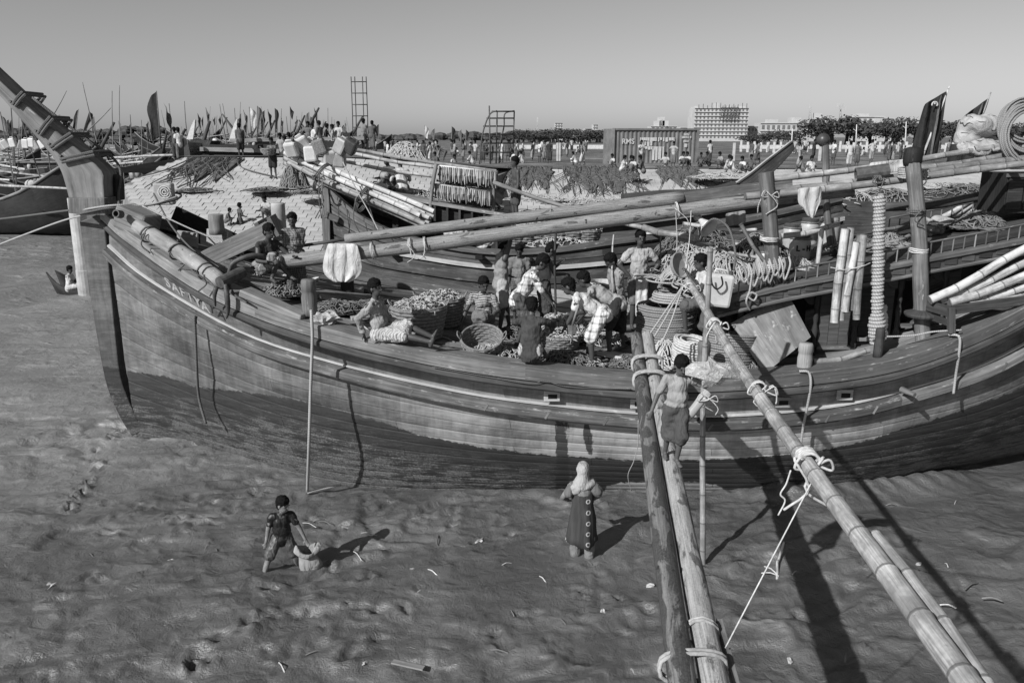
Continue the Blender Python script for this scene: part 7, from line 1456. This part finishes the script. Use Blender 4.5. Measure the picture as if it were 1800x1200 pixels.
for (f0, f1, z0, z1) in ((.31, .72, 1.72, 1.95), (.33, .46, 1.38, 1.66), (.34, .5, 1.1, 1.32), (.46, .6, .35, 1.3), (.84, .875, 1.2, 1.5)):
    k = f0; rg = random.Random(int(f0 * 100))
    while k < f1:      # worn paint patches between the ribs
        w_ = rg.uniform(.012, .03); p0 = a + e * (L * k) - n_ * .012; p1 = a + e * (L * min(k + w_, f1)) - n_ * .012; dz = rg.uniform(-.08, .05); m = MB(); m.hexa([p0 + Vector((0, 0, z0 + dz)), p1 + Vector((0, 0, z0 + dz)), p1 + n_ * .01 + Vector((0, 0, z0 + dz)), p0 + n_ * .01 + Vector((0, 0, z0 + dz)), p0 + Vector((0, 0, z1)), p1 + Vector((0, 0, z1)), p1 + n_ * .01 + Vector((0, 0, z1)), p0 + n_ * .01 + Vector((0, 0, z1))]); m.obj('worn_lettering', 'paint_white', parent=ct); k += w_ + rg.uniform(.0, .015)
# ---- scaffold tower and arch frame
def tubes(name, label, cat, segs, r, mat, part='bar'):
    pts = [Vector(p) for s_ in segs for p in s_[:2]]; z0 = min(p.z for p in pts); c = sum(pts, Vector()) / len(pts); o = thing(name, label, cat, (c.x, c.y, z0))
    for s_ in segs: m = MB(); m.tube(s_, r, 6); m.obj(part, mat, parent=o, smooth=True)
    return o
def tower():
    y = 100.0; segs = []; lv = [285, 245, 222, 204, 184, 165, 144]; L_ = []
    for (u0, u1, dy) in ((621, 617, 0), (627, 623.5, 1.5), (640, 637, 0), (647.5, 643.5, 1.5)): segs.append([PY(u0, 270, y + dy), PY((u0 + u1) / 2 + .6, 200, y + dy), PY(u1, 135, y + dy)])
    for v in (144, 164, 184, 204, 224):
        segs += [[PY(617.5 + (v - 135) * .03, v, y), PY(637 + (v - 135) * .03, v, y)], [PY(623.5 + (v - 135) * .03, v, y + 1.5), PY(643.5 + (v - 135) * .03, v, y + 1.5)], [PY(617.5 + (v - 135) * .03, v, y), PY(623.5 + (v - 135) * .03, v, y + 1.5)], [PY(637 + (v - 135) * .03, v, y), PY(643.5 + (v - 135) * .03, v, y + 1.5)]]
    return tubes('scaffold_tower', 'tall bare bamboo scaffold tower rising over the crowd', 'scaffold', segs, .06, 'wood_dark')
tower()
ya = 62.0; segs = []
for du, dy in ((0, 0), (34, 2.0)): segs.append(spline([PY(843 + du, 290, ya + dy), PY(846 + du, 250, ya + dy), PY(852 + du, 222, ya + dy), PY(862 + du * .75, 200, ya + dy), PY(874 + du * .9, 195, ya + dy)], 16))
segs.append([PY(865, 196, ya), PY(904, 196, ya + 2)]); segs.append([PY(901, 290, ya + 2), PY(904, 196, ya + 2)]); segs.append([PY(872, 290, ya + 1), PY(874, 196, ya + 1)]); segs.append([PY(862, 290, ya), PY(860, 186, ya)])
for v in (208, 222, 236, 252, 268): segs.append([PY(850 if v > 220 else 856, v, ya), PY(884 if v > 220 else 888, v, ya + 2)]); segs.append([PY(872, v, ya + 1), PY(902, v, ya + 2)])
tubes('arch_frame', 'rusty curved steel frame with rungs standing in the crowd', 'frame', segs, .06, 'iron')
# ---- fence posts, lamp poles
M_plain('post_white', 0.5, .8, .2, 3)
for k in range(34):
    u = 1302 + k * 11.6; m = MB(); p = PZ(u, 267 + (k % 3), TZ - .05); s_ = random.uniform(.9, 1.1); m.beam(p, p + Vector((0, 0, 1.35 * s_)), .28, .28, up=(0, 1, 0), w1=.24, h1=.24); o = m.obj('fence_post', 'post_white', bev=.02); tag(o, 'white concrete fence post in the row before the trees', 'post', 'concrete fence posts')
for k, u in enumerate((980, 983, 1289, 1440, 1566, 1627)): m = MB(); p = PZ(u, 283, TZ); m.beam(p, p + Vector((0, 0, 1.5)), .2, .2, up=(0, 1, 0)); tag(m.obj('fence_post', 'concrete', bev=.01), 'grey concrete post standing alone on the open terrace', 'post', 'single posts on the terrace')
for k in range(3):
    m = MB(); p0, p1 = PZ((1300, 1480, 905)[k], 262, TZ - .1), PZ((1470, 1720, 1074)[k], 262, TZ - .1); m.beam(p0 + Vector((0, 0, .35)), p1 + Vector((0, 0, .35)), .3, .7); tag(m.obj('low_wall', 'post_white'), ('low white wall behind the fence posts near the building', 'low white wall before the tree clump', 'low white wall beyond the crowd beside the container')[k], 'wall')
for k, (u, v) in enumerate(((1393, 226), (1506, 219), (1593, 214))):
    lp = thing('lamp_pole', ('thin white lamp pole before the building', 'white lamp pole in front of the tree clump', 'taller white lamp pole beside the large flag')[k], 'lamp pole', PZ(u - 2, 262, TZ)); y = lp['_o'][1]; m = MB(); m.tube([Vector(lp['_o']), PY(u, v, y)], [.12, .07], 7); m.obj('pole', 'post_white', parent=lp, smooth=True); m = MB(); m.tube([PY(u - .3, v + 12, y), PY(u - 6, v + 8, y)], .05, 6); m.obj('arm', 'post_white', parent=lp)
# ---- trees
M_plain('leaf', 0.05, .8, .5, .6, .2, 5); M_plain('bark', 0.06, .9, .3, 3)
def tree_mesh(seed, h, w_, n=900):
    rg = np.random.default_rng(seed); m = MB(); cl = []
    for k in range(16): a = rg.uniform(0, 6.28); q = math.sqrt(rg.random()); cl.append((math.cos(a) * q * w_ * .8, math.sin(a) * q * w_ * .8, h * rg.uniform(.42, .88) * (1 - .25 * q), rg.uniform(.22, .42) * w_))
    for k in range(n):
        c = cl[k % 16]; d_ = rg.normal(size=3); d_ /= np.linalg.norm(d_); r_ = c[3] * rg.uniform(.6, 1.08); p = Vector((c[0] + d_[0] * r_, c[1] + d_[1] * r_, c[2] + d_[2] * r_ * .7)); s_ = rg.uniform(.16, .34) * w_ * .22
        t1 = Vector(rg.normal(size=3)).normalized(); t2 = t1.cross(Vector(d_)).normalized(); m.add([p - t1 * s_, p + t2 * s_ * .6, p + t1 * s_, p - t2 * s_ * .6], [(0, 1, 2, 3)], [[(0, 0)] * 4])
    tr = MB(); tr.tube([(0, 0, 0), (.1, 0, h * .25), (0, .1, h * .5), (.1, 0, h * .7)], [.05 * h, .04 * h, .03 * h, .015 * h], 7)
    for k in range(5): c = cl[k * 3]; tr.tube([(0, .05, h * .4), (c[0] * .5, c[1] * .5, (c[2] + h * .4) / 2), c[:3]], [.025 * h, .018 * h, .008 * h], 5)
    return m, tr
TP = []
for s_ in range(3):
    m, tr = tree_mesh(s_ + 1, 7.0, 4.6); o = tr.obj('tree', 'bark', origin=(0, 0, 0)); cr_ = m.obj('crown', 'leaf', parent=o); TP.append(o)
def tree(k, u, y, h, w_, label, group='trees beyond the terrace'):
    o = TP[k] if 'label' not in TP[k] else copy_tree(TP[k]); o.location = (PZ(u, 262, TZ).x / PZ(u, 262, TZ).y * y, y, TZ - .6); o.scale = (w_ / 4.6, w_ / 4.6, h / 7.0); o.rotation_euler = (0, 0, random.uniform(0, 6)); tag(o, label, 'tree', group)
for k, (u, h, w_, y) in enumerate(((1320, 5.2, 6, 230), (1345, 5.8, 7, 225), (1372, 6.2, 7, 235), (1395, 5.4, 6, 230), (1430, 8.6, 8, 215), (1455, 9.6, 9, 212), (1482, 9.2, 8, 215), (1505, 8.0, 8, 210), (1530, 7.2, 7, 218), (1552, 7.4, 7, 214), (1578, 8.2, 7, 210), (1602, 8.4, 8, 212), (1640, 8, 8, 215), (1670, 9.2, 9, 212), (1700, 8.6, 8, 214), (1730, 8, 8, 214), (1760, 7.4, 8, 216), (1795, 7, 8, 214))):
    h *= random.uniform(.72, 1.12); w_ *= random.uniform(.7, 1.15); u += random.uniform(-6, 6)
    tree(k % 3, u, y, h, w_, 'broad dark tree in the tall clump behind the lamp poles' if 1420 < u < 1620 else ('dark tree in the low row beside the pale building' if u < 1420 else 'dark tree behind the flags and printed sack'))
for k in range(22): tree(k % 3, 905 + k * 8.4 + random.uniform(-3, 3), 300 + (k % 4) * 14, random.uniform(4.2, 6.8), random.uniform(6, 9), 'small dark tree in the far row left of the container')
tr_ = MB()
for k in range(700):
    u = random.uniform(-60, 900); y = random.uniform(520, 620); x = (u - 900) / FOC * y * 1.03; h = (3.8 + 3.5 * vnoise(np.array([u * .02]), np.array([0.]), 3)[0]) * (1.6 if u < 330 else .8); p = Vector((x, y, TZ - 2 + h * random.random())); s_ = random.uniform(1.5, 3)
    tr_.ell(p, (s_ * 1.6, s_, s_ * .8), None, 6, 4)
tag(tr_.obj('far_treeline', 'leaf'), 'far dark treeline along the horizon', None, None, 'stuff')
# ---- buildings
M_plain('far_white', 0.42, .9, .15, .2, .1); M_plain('far_grey', 0.36, .9, .2, .2, .1); M_plain('far_window', 0.14, .5, .3, .5, .1)
def building(label, u0, u1, v0, y, cols, rows, mat='far_white', depth=12, name='building', roof=None, win=(.5, .5)):
    x0, x1 = (u0 - 900) / FOC * y * 1.0, (u1 - 900) / FOC * y * 1.0; z1 = PY(u0, v0, y).z; z0 = TZ - 2; b_ = thing(name, label, 'building', ((x0 + x1) / 2, y, z0)); m = MB(); m.box(((x0 + x1) / 2, y + depth / 2, (z0 + z1) / 2), (x1 - x0, depth, z1 - z0)); m.obj('wall', mat, parent=b_); W = x1 - x0; H = z1 - z0 - 3
    for r_ in range(rows):
        for c in range(cols):
            m = MB(); w_, h = W / cols * win[0], H / rows * win[1]; m.box((x0 + W * (c + .5) / cols, y - .05, z0 + 3 + H * (r_ + .45) / rows), (w_, .3, h)); m.obj('window', 'far_window', parent=b_)
        m = MB(); m.box(((x0 + x1) / 2, y - .25, z0 + 3 + H * (r_ + .98) / rows), (W + .6, .8, H / rows * .12)); m.obj('floor_slab', mat, parent=b_)
    if roof:
        for (f0, f1, hh) in roof: m = MB(); m.box((x0 + W * (f0 + f1) / 2, y + depth / 2, z1 + hh / 2), (W * (f1 - f0), depth * .6, hh)); m.obj('roof_block', mat, parent=b_)
    return b_
bb = building('unfinished eight-storey concrete block with open window bays', 1209, 1300, 190, 420, 14, 8, 'far_white', 16, roof=((.02, .1, 1.0), (.44, .46, 2.6), (.7, .78, 1.2), (.85, .97, 1.0)), win=(.38, .42))
m = MB()
for k in range(12): c = bb['_o'][0] - 12 + k * 2.2; m.tube([(c, 419, PY(1250, 190, 420).z), (c, 419, PY(1250, 190, 420).z + random.uniform(1, 2.6))], .15, 4)
tag(m.obj('rebar', 'iron', parent=bb), kind='stuff')
m = MB(); x_ = bb['_o'][0] + 3; z_ = PY(1250, 190, 420).z
for k in range(6): m.tube([(x_ - 4 + k * 1.5, 418, z_ - 6), (x_ - 3 + k * 1.5, 418, z_ + 1)], .18, 4); m.tube([(x_ - 4, 418, z_ - 6 + k * 1.2), (x_ + 5, 418, z_ - 6 + k * 1.2)], .15, 4)
m.obj('scaffolding', 'iron', parent=bb)
building('slim white tower block far off left of the container', 973, 986, 216, 560, 3, 6, depth=10); building('low white block joined to a taller stack', 1024, 1036, 226, 560, 3, 3); building('taller white stack beside the low block', 1038, 1046, 219, 562, 2, 5); building('white stepped building behind the container roof', 1136, 1180, 222, 460, 6, 3, roof=((.2, .7, 3), (.35, .55, 5))); building('pale low building beside the unfinished block', 1186, 1208, 224, 450, 3, 2); building('small white house right of the unfinished block', 1300, 1318, 222, 440, 3, 2); building('pale terraced buildings behind the dark trees', 1322, 1400, 216, 470, 9, 2, roof=((.2, .4, 2), (.7, .9, 3))); building('bright white stair tower above the trees', 1406, 1432, 209, 430, 3, 4, roof=((.3, .8, 3),)); building('white roofs over the tree clump', 1484, 1530, 205, 420, 5, 3, roof=((.1, .5, 1.5),)); building('white building with open top floor beside the flag', 1528, 1546, 208, 410, 3, 4); building('pale low house behind the last trees', 1550, 1570, 221, 420, 3, 2); building('white house near the low wall beyond the crowd', 1005, 1020, 238, 300, 3, 1)
def mast(label, u, v0, v1, y, dishes=0):
    segs = [[PY(u - 2, v1, y), PY(u - .5, v0, y)], [PY(u + 2, v1, y), PY(u + .5, v0, y)]] + [[PY(u - 1.8, v1 + (v0 - v1) * k / 6, y), PY(u + 1.6, v1 + (v0 - v1) * (k + 1) / 6, y)] for k in range(5)]; o = tubes('radio_mast', label, 'mast', segs, .16, 'far_grey', 'bar')
    for k in range(dishes): m = MB(); m.box(PY(u + (k - 1) * 4.5, v0 + 4 + (k % 2) * 3, y - 1), (.6, .4, 2.0)); m.obj('antenna', 'far_white', parent=o)
mast('lattice radio mast on the white stair tower', 1424, 184, 209, 430); mast('telecom mast with panel antennas above the tree clump', 1477, 182, 213, 400, 4); mast('thin spire far off left of the arch frame', 945, 206, 240, 560); mast('small aerial on the white stepped building', 1163, 208, 222, 455)
# ================================================================== BOATS IN THE CREEK
def far_boat(seed, L=13.0, dark=True):
    """upswept wooden boat along local x; returns the parts under one Empty at its base"""
    rg = random.Random(seed); o = thing('moored_boat', 'x', 'boat', (0, 0, 0)); n = 15; rows = []; sheer = lambda f: 2.0 + 2.6 * abs(f) ** 2.6 + .4 * max(0, f); hb = lambda f: 1.75 * (1 - abs(f) ** 2.6) ** .6 + .04
    for i in range(n):
        f = -1 + 2 * i / (n - 1); x = f * L / 2; b_ = hb(f); z = sheer(f); k = max(0, abs(f) - .8) * 3
        rows.append([(x * (1 + .05 * k), -b_, z), (x * 1.0, -b_ * .98, z * .6), (x * .96, -b_ * .75, z * .2 + k * .3), (x * .92, 0, -.1 + k * .5), (x * .96, b_ * .75, z * .2 + k * .3), (x, b_ * .98, z * .6), (x * (1 + .05 * k), b_, z)])
    m = MB(); m.grid(rows, flip=True); hu = m.obj('hull', 'wood_black' if dark else 'wood_dark', parent=o, smooth=True)
    for sgn in (0, 6): m = MB(); m.tube([rows[i][sgn] for i in range(n)], .09, 6); m.obj('gunwale', 'wood_mid', parent=o, smooth=True)
    m = MB(); m.tube([(x * .995, y * 1.02, z) for (x, y, z) in (r_[1] for r_ in rows)], .07, 5); m.obj('rubbing_strake', 'wood_mid', parent=o, smooth=True)
    m = MB(); m.grid([[(r_[0][0] * .97, r_[0][1] * .95, min(r_[0][2], 3.2) - .3), (r_[0][0] * .97, r_[6][1] * .95, min(r_[0][2], 3.2) - .3)] for r_ in rows]); m.obj('deck', 'wood_deck', parent=o)
    m = MB(); m.box((L * .2, 0, 2.7), (L * .28, 2.2, 1.4)); m.obj('cabin', 'wood_dark', parent=o); m = MB(); m.box((L * .2, 0, 3.46), (L * .31, 2.6, .1)); m.obj('roof', 'wood_mid', parent=o)
    for k in range(3): m = MB(); m.box((L * .11 + k * L * .09, -1.12, 2.8), (.5, .06, .5)); m.obj('window', 'black', parent=o)
    m = MB(); m.tube([(L * .47, 0, 3.6), (L * .55, 0, 5.4), (L * .62, 0, 7.0)], [.22, .17, .1], 8); m.obj('prow', 'wood_dark', parent=o, smooth=True)
    for k in range(5):
        x = rg.uniform(-.4, .4) * L; h = rg.uniform(3, 6.5); m = MB(); lean = rg.uniform(-.18, .18); m.tube([(x, rg.uniform(-.8, .8), 2.0), (x + lean * h, rg.uniform(-.8, .8), 2 + h)], [.05, .025], 5); m.obj('mast_pole', 'wood_mid', parent=o)
        if k < 1 + seed % 2:
            c, w_, hh = (x + lean * h, 0, 2 + h), rg.uniform(.3, .6), rg.uniform(.9, 1.7); q = rg.choice((-1, 1)); m = MB(); m.grid([[(c[0] - lean * hh * j / 5 + q * (w_ * i / 4) * (1 - .12 * j), .12 * math.sin(i * 1.6 + j), c[2] - hh * j / 5 - .22 * i - .1 * math.sin(i)) for i in range(5)] for j in range(6)]); f_ = m.obj('flag', ('flag_dark', 'flag_mid', 'flag_mid', 'flag_dark')[rg.randrange(4)], parent=o, smooth=True); f_.modifiers.new('t', 'SOLIDIFY').thickness = .02
    for k in range(14):
        m = MB(); c = (rg.uniform(-.42, .42) * L, rg.uniform(-1.2, 1.2), 2.2 + rg.uniform(0, .9)); s_ = rg.uniform(.2, .5)
        if k % 3: m.lathe([(s_ * .6, 0), (s_ * .7, s_), (s_ * .5, s_ * 1.5)], c, 10); m.obj('drum', ('white_plastic', 'grey_plastic', 'net', 'net_pale')[k % 4], parent=o, smooth=True)
        else: m.ell(c, (s_ * 1.8, s_, s_), None, 8, 6); m.obj('net_heap', ('net', 'net_pale')[k % 2], parent=o, smooth=True)
    for k in range(4): m = MB(); x = rg.uniform(-.4, .1) * L; y = rg.uniform(-1, 1); m.tube([(x, y, 3.2 + .2 * k), (x + 4, y + .4, 3.5 + .3 * k)], .05, 5); m.obj('bamboo', 'bamboo_far', parent=o)
    return o
FB = [far_boat(s_, (13, 15, 12, 14)[s_], s_ != 2) for s_ in range(4)]
fbu = set()
def put(k, u, y, rz, s_, z, label):
    o = FB[k] if k not in fbu else copy_tree(FB[k]); fbu.add(k); o.location = ((u - 900) / FOC * y * 1.01, y, z); o.rotation_euler = (0, 0, rz); o.scale = (s_,) * 3; tag(o, label, 'boat', 'boats moored in the creek')
put(0, 0, 47, 2.9, 1.0, .3, 'dark boat with floats hung on its side lying across the creek'); put(1, 150, 62, .35, .9, .2, 'dark boat with furled flags just beyond the prow'); put(2, 260, 60, -.35, .95, .3, 'boat with pale drums below the tall dark flag'); put(3, 60, 75, .2, 1, .2, 'boat with bare poles behind the dark boat in the creek')
lab = ['black-hulled boat with one flag moored in the far creek', 'longer black-hulled boat with flags moored in the far creek', 'short brown-hulled boat moored in the far creek', 'black-hulled boat with upswept ends moored in the far creek']
rg = random.Random(5)
for k in range(34):
    u = rg.uniform(-30, 640); y = rg.uniform(78, 190); put(k % 4, u, y, rg.choice((0, 3.1, .5, -.5, 2.6)) + rg.uniform(-.3, .3), rg.uniform(.75, 1.05), (.2 if u < 330 else 2.0) + rg.uniform(-.3, .3), lab[k % 4])
# hauled-up boat on the bund
hb_ = thing('hauled_boat', 'long dark boat hauled up on the bund behind the slope', 'boat', PY(420, 276, 41.5)); slab([(322, 276), (330, 262), (345, 246)], [(352, 276), (370, 268), (380, 248)], 41.5, 1.4, 8).obj('bow', 'wood_dark', parent=hb_)
slab([(345, 249), (420, 256), (500, 252), (620, 246)], [(350, 276), (420, 277), (500, 274), (620, 268)], 41.9, 2.2, 10).obj('hull', 'wood_black', parent=hb_); m = MB(); m.beam(PY(352, 262, 40.7), PY(500, 266, 40.7), .14, .2); m.obj('rubbing_strake', 'wood_mid', parent=hb_); m = MB(); m.beam(PY(404, 247, 40.8), PY(640, 243, 41), .12, .16); m.obj('gunwale', 'wood_mid', parent=hb_)
m = MB(); a, b_ = PY(520, 244, 43), PY(602, 240, 43); m.hexa([a, b_, b_ + Vector((0, 2, 0)), a + Vector((0, 2, 0)), a + Vector((.1, 0, .25)), b_ + Vector((0, 0, .2)), b_ + Vector((0, 2, .2)), a + Vector((.1, 2, .25))]); m.obj('awning', 'net_pale', parent=hb_)
# white-edged stern fins and flags showing over the bund
def simple_flag(label, u0, v0, u1, v1, y, w_, h, mat, sgn=-1, group=None):
    f = thing('flag', label, 'flag', PY(u0, v0, y), group); m = MB(); m.tube([PY(u0, v0, y), PY(u1, v1, y)], [.06, .03], 6); m.obj('staff', 'wood_mid', parent=f, smooth=True); rows = []
    for j in range(8): t_ = j / 7; p = PY(u1, v1, y).lerp(PY(u0, v0, y), t_ * h); rows.append([p + Vector((sgn * w_ * (i / 5) * (.35 + .65 * math.sin(min(1, t_ * 1.6 + .15) * 2.6)), .12 * math.sin(i * 1.5 + j * .6) * i / 5, -.18 * i * w_ / 2)) for i in range(6)])
    cloth_sheet('cloth', None, rows, mat, .1, None, parent=f, th=.015); return f
simple_flag('tall dark ragged flag standing over the creek boats', 283, 262, 275, 160, 58, .85, .78, 'flag_dark'); simple_flag('pale flag on a staff over the bund', 443, 250, 438, 188, 62, .5, .55, 'flag_pale', 1)
fs = [(452, 250, 452, 186, 'flag_mid'), (463, 250, 465, 194, 'flag_dark'), (484, 250, 483, 190, 'flag_dark'), (488, 250, 487, 203, 'flag_mid'), (528, 252, 526, 219, 'flag_dark'), (545, 250, 543, 197, 'flag_mid'), (540, 250, 546, 205, 'flag_dark'), (607, 252, 607, 221, 'flag_mid'), (656, 250, 656, 217, 'flag_dark'), (666, 250, 666, 218, 'flag_dark'), (746, 255, 746, 220, 'flag_pale'), (763, 258, 764, 226, 'flag_mid'), (794, 258, 794, 222, 'flag_dark'), (811, 258, 811, 228, 'flag_mid'), (819, 258, 819, 228, 'flag_dark'), (130, 250, 138, 192, 'flag_dark'), (140, 250, 157, 196, 'flag_dark'), (170, 250, 165, 205, 'flag_mid'), (20, 262, 2, 203, 'flag_mid'), (25, 262, 15, 210, 'flag_dark'), (37, 262, 40, 196, 'flag_dark')]
for k, (u0, v0, u1, v1, mt) in enumerate(fs): simple_flag('narrow %s pennant flying over the far boats' % {'flag_mid': 'grey', 'flag_dark': 'dark', 'flag_pale': 'pale'}[mt], u0, v0, u1, v1, 85 + (k % 5) * 9, .5, .6, mt, -1 if k % 2 else 1, 'pennants over the far boats')
for k, (u0, v0, u1, v1) in enumerate(((170, 230, 145, 145), (210, 235, 210, 150), (198, 235, 197, 160), (330, 235, 324, 178), (398, 235, 386, 183), (418, 240, 412, 190), (510, 240, 503, 205), (578, 240, 576, 190), (90, 190, 117, 160), (150, 215, 195, 190))):
    pole('mast_rod', 'thin bare rod standing up from the creek boats', PY(u0, v0 + 20, 70), PY(u1, v1, 70), .05, .025, 'wood_mid', 'rod', 'log', group='thin rods over the creek boats')
for k, (u, v, h) in enumerate(((334, 245, 34), (408, 248, 38))): slab([(u - 5, v), (u + 2, v - h * .6), (u + 8, v - h)], [(u + 6, v), (u + 9, v - h * .6), (u + 10, v - h)], 48, .2, 6).obj('stern_fin', 'paint_white'); tag(bpy.data.objects['stern_fin' + ('' if k == 0 else '.001')], ('white pointed stern fin left on the bund by the hauled boat', 'second white pointed stern fin above the hauled boat')[k], 'fin')
# floats along the dark boat
for k in range(9): jerrycan('white plastic float hung on the side of the dark creek boat', PY(4 + k * 10.5, 263 - (k % 3) * 2, 45.0), (.36, .26, .5), 'white_plastic' if k % 3 else 'grey_plastic', random.uniform(-.4, .4), 0, random.uniform(-.5, .5), 'floats on the dark creek boat')
pole('side_pole', 'long pale pole floating beside the dark creek boat', PY(-20, 324, 43), PY(133, 333, 43), .07, .06, 'bamboo_far', 'pole'); pole('side_pole', 'pale pole lying between prow and far boats', PY(195, 277, 50), PY(306, 273, 50), .08, .07, 'bamboo_far', 'pole'); pole('side_pole', 'lower pale pole beyond the prow', PY(200, 288, 50), PY(252, 285, 50), .07, .06, 'bamboo_far', 'pole')
# ---- mooring pile, dinghy
pl0 = PZ(157, 541, -.05); pl1 = PY(133, 348, pl0.y); m = MB(); m.tube([pl0, pl0.lerp(pl1, .35), pl0.lerp(pl1, .36), pl1], [.30, .29, .275, .27], 18); tag(m.obj('mooring_pile', 'concrete_pile', smooth=False), 'thick pale mooring pile standing beyond the stem', 'pile')
dg_ = thing('dinghy', 'small dark dinghy with raised end behind the mooring pile', 'boat', PZ(140, 532, 0)); m = MB(); rows = []
for i in range(9):
    f = i / 8; p = PZ(112 + 60 * f, 528, 0); hh = .5 + .6 * (1 - f) ** 3; wv = .25 + .55 * math.sin(min(1, f * 1.4 + .05) * 1.5); rows.append([p + Vector((-.35 * (1 - f) ** 2, -wv, hh)), p + Vector((0, -wv * .6, 0)), p + Vector((0, wv * .6, 0)), p + Vector((-.35 * (1 - f) ** 2, wv, hh))])
m.grid(rows); o = m.obj('hull', 'wood_black', parent=dg_, smooth=True); o.modifiers.new('t', 'SOLIDIFY').thickness = .05
m = MB(); m.tube([PZ(104, 532, .0), PZ(122, 518, .3)], .03, 6); m.obj('oar', 'wood_dark', parent=dg_)
person('man in white shirt sitting in the dinghy by the mooring pile', PZ(124, 522, .25), 1.66, -PI * .5, pel=(0, 0, .35), lean=.15, LH=(-.1, .4, .5), RH=(.1, .45, .45), LF=(-.12, .5, .07), RF=(.12, .55, .07), shirt=(.55, 'cloth', .6, .1), low=('lungi', .45, 'cloth', 1.0), fine=False, vox=.022)
# ---- litter on the mud
rg = random.Random(12)
spots = [(90, 1030, .22), (45, 1082, .2), (120, 1115, .08), (190, 722, .07), (165, 770, .06), (195, 1140, .05), (844, 950, .12), (727, 1000, .08), (806, 1132, .06), (1142, 1028, .1), (1625, 958, .1), (1697, 962, .1), (1615, 990, .06), (300, 985, .08), (338, 990, .07), (230, 1012, .09), (420, 1136, .07), (395, 1137, .06), (455, 1148, .08), (253, 1128, .06), (1413, 948, .1), (1388, 1160, .07), (1330, 890, .06), (1440, 900, .07), (640, 1165, .06), (1060, 1075, .08), (260, 770, .1)]
for k, (u, v, s_) in enumerate(spots):
    p = PZ(u, v, .04); facet('litter', ('scrap of pale litter lying on the mud', 'crumpled pale wrapper lying on the mud')[k % 2], p, (s_ * .7, s_ * .4, s_ * .2), 'litter', 'litter', 30 + k, .45, (rg.uniform(-.3, .3), rg.uniform(-.3, .3), rg.uniform(0, 3)), 7, 5)['group'] = 'litter on the mud'
for k in range(46):
    p = PZ(rg.uniform(0, 1780), rg.uniform(880, 1190), .04); L_r = rg.uniform(.05, .16); a_ = rg.uniform(0, 3.1); m = MB(); dv = Vector((math.cos(a_), math.sin(a_), 0)) * L_r; m.tube(spline([p - dv, p + Vector((0, 0, .03)), p + dv], 5), rg.uniform(.004, .012), 4); tag(m.obj('straw', 'litter' if k % 2 else 'wood_mid'), 'short straw lying on the mud', 'straw', 'straws on the mud')
m = MB(); m.beam(PZ(690, 1162, .05), PZ(745, 1174, .06), .07, .02); tag(m.obj('lath', 'wood_pale'), 'short pale lath lying on the mud', 'stick'); pole('broken_bamboo', 'split bamboo stick standing in the gangway shadow', PZ(1362, 1028, -.05), PZ(1374, 968, .12) + Vector((0, 0, .15)), .02, .015, 'bamboo', 'stick')
for o in list(bpy.data.objects):
    if '_o' in o: del o['_o']
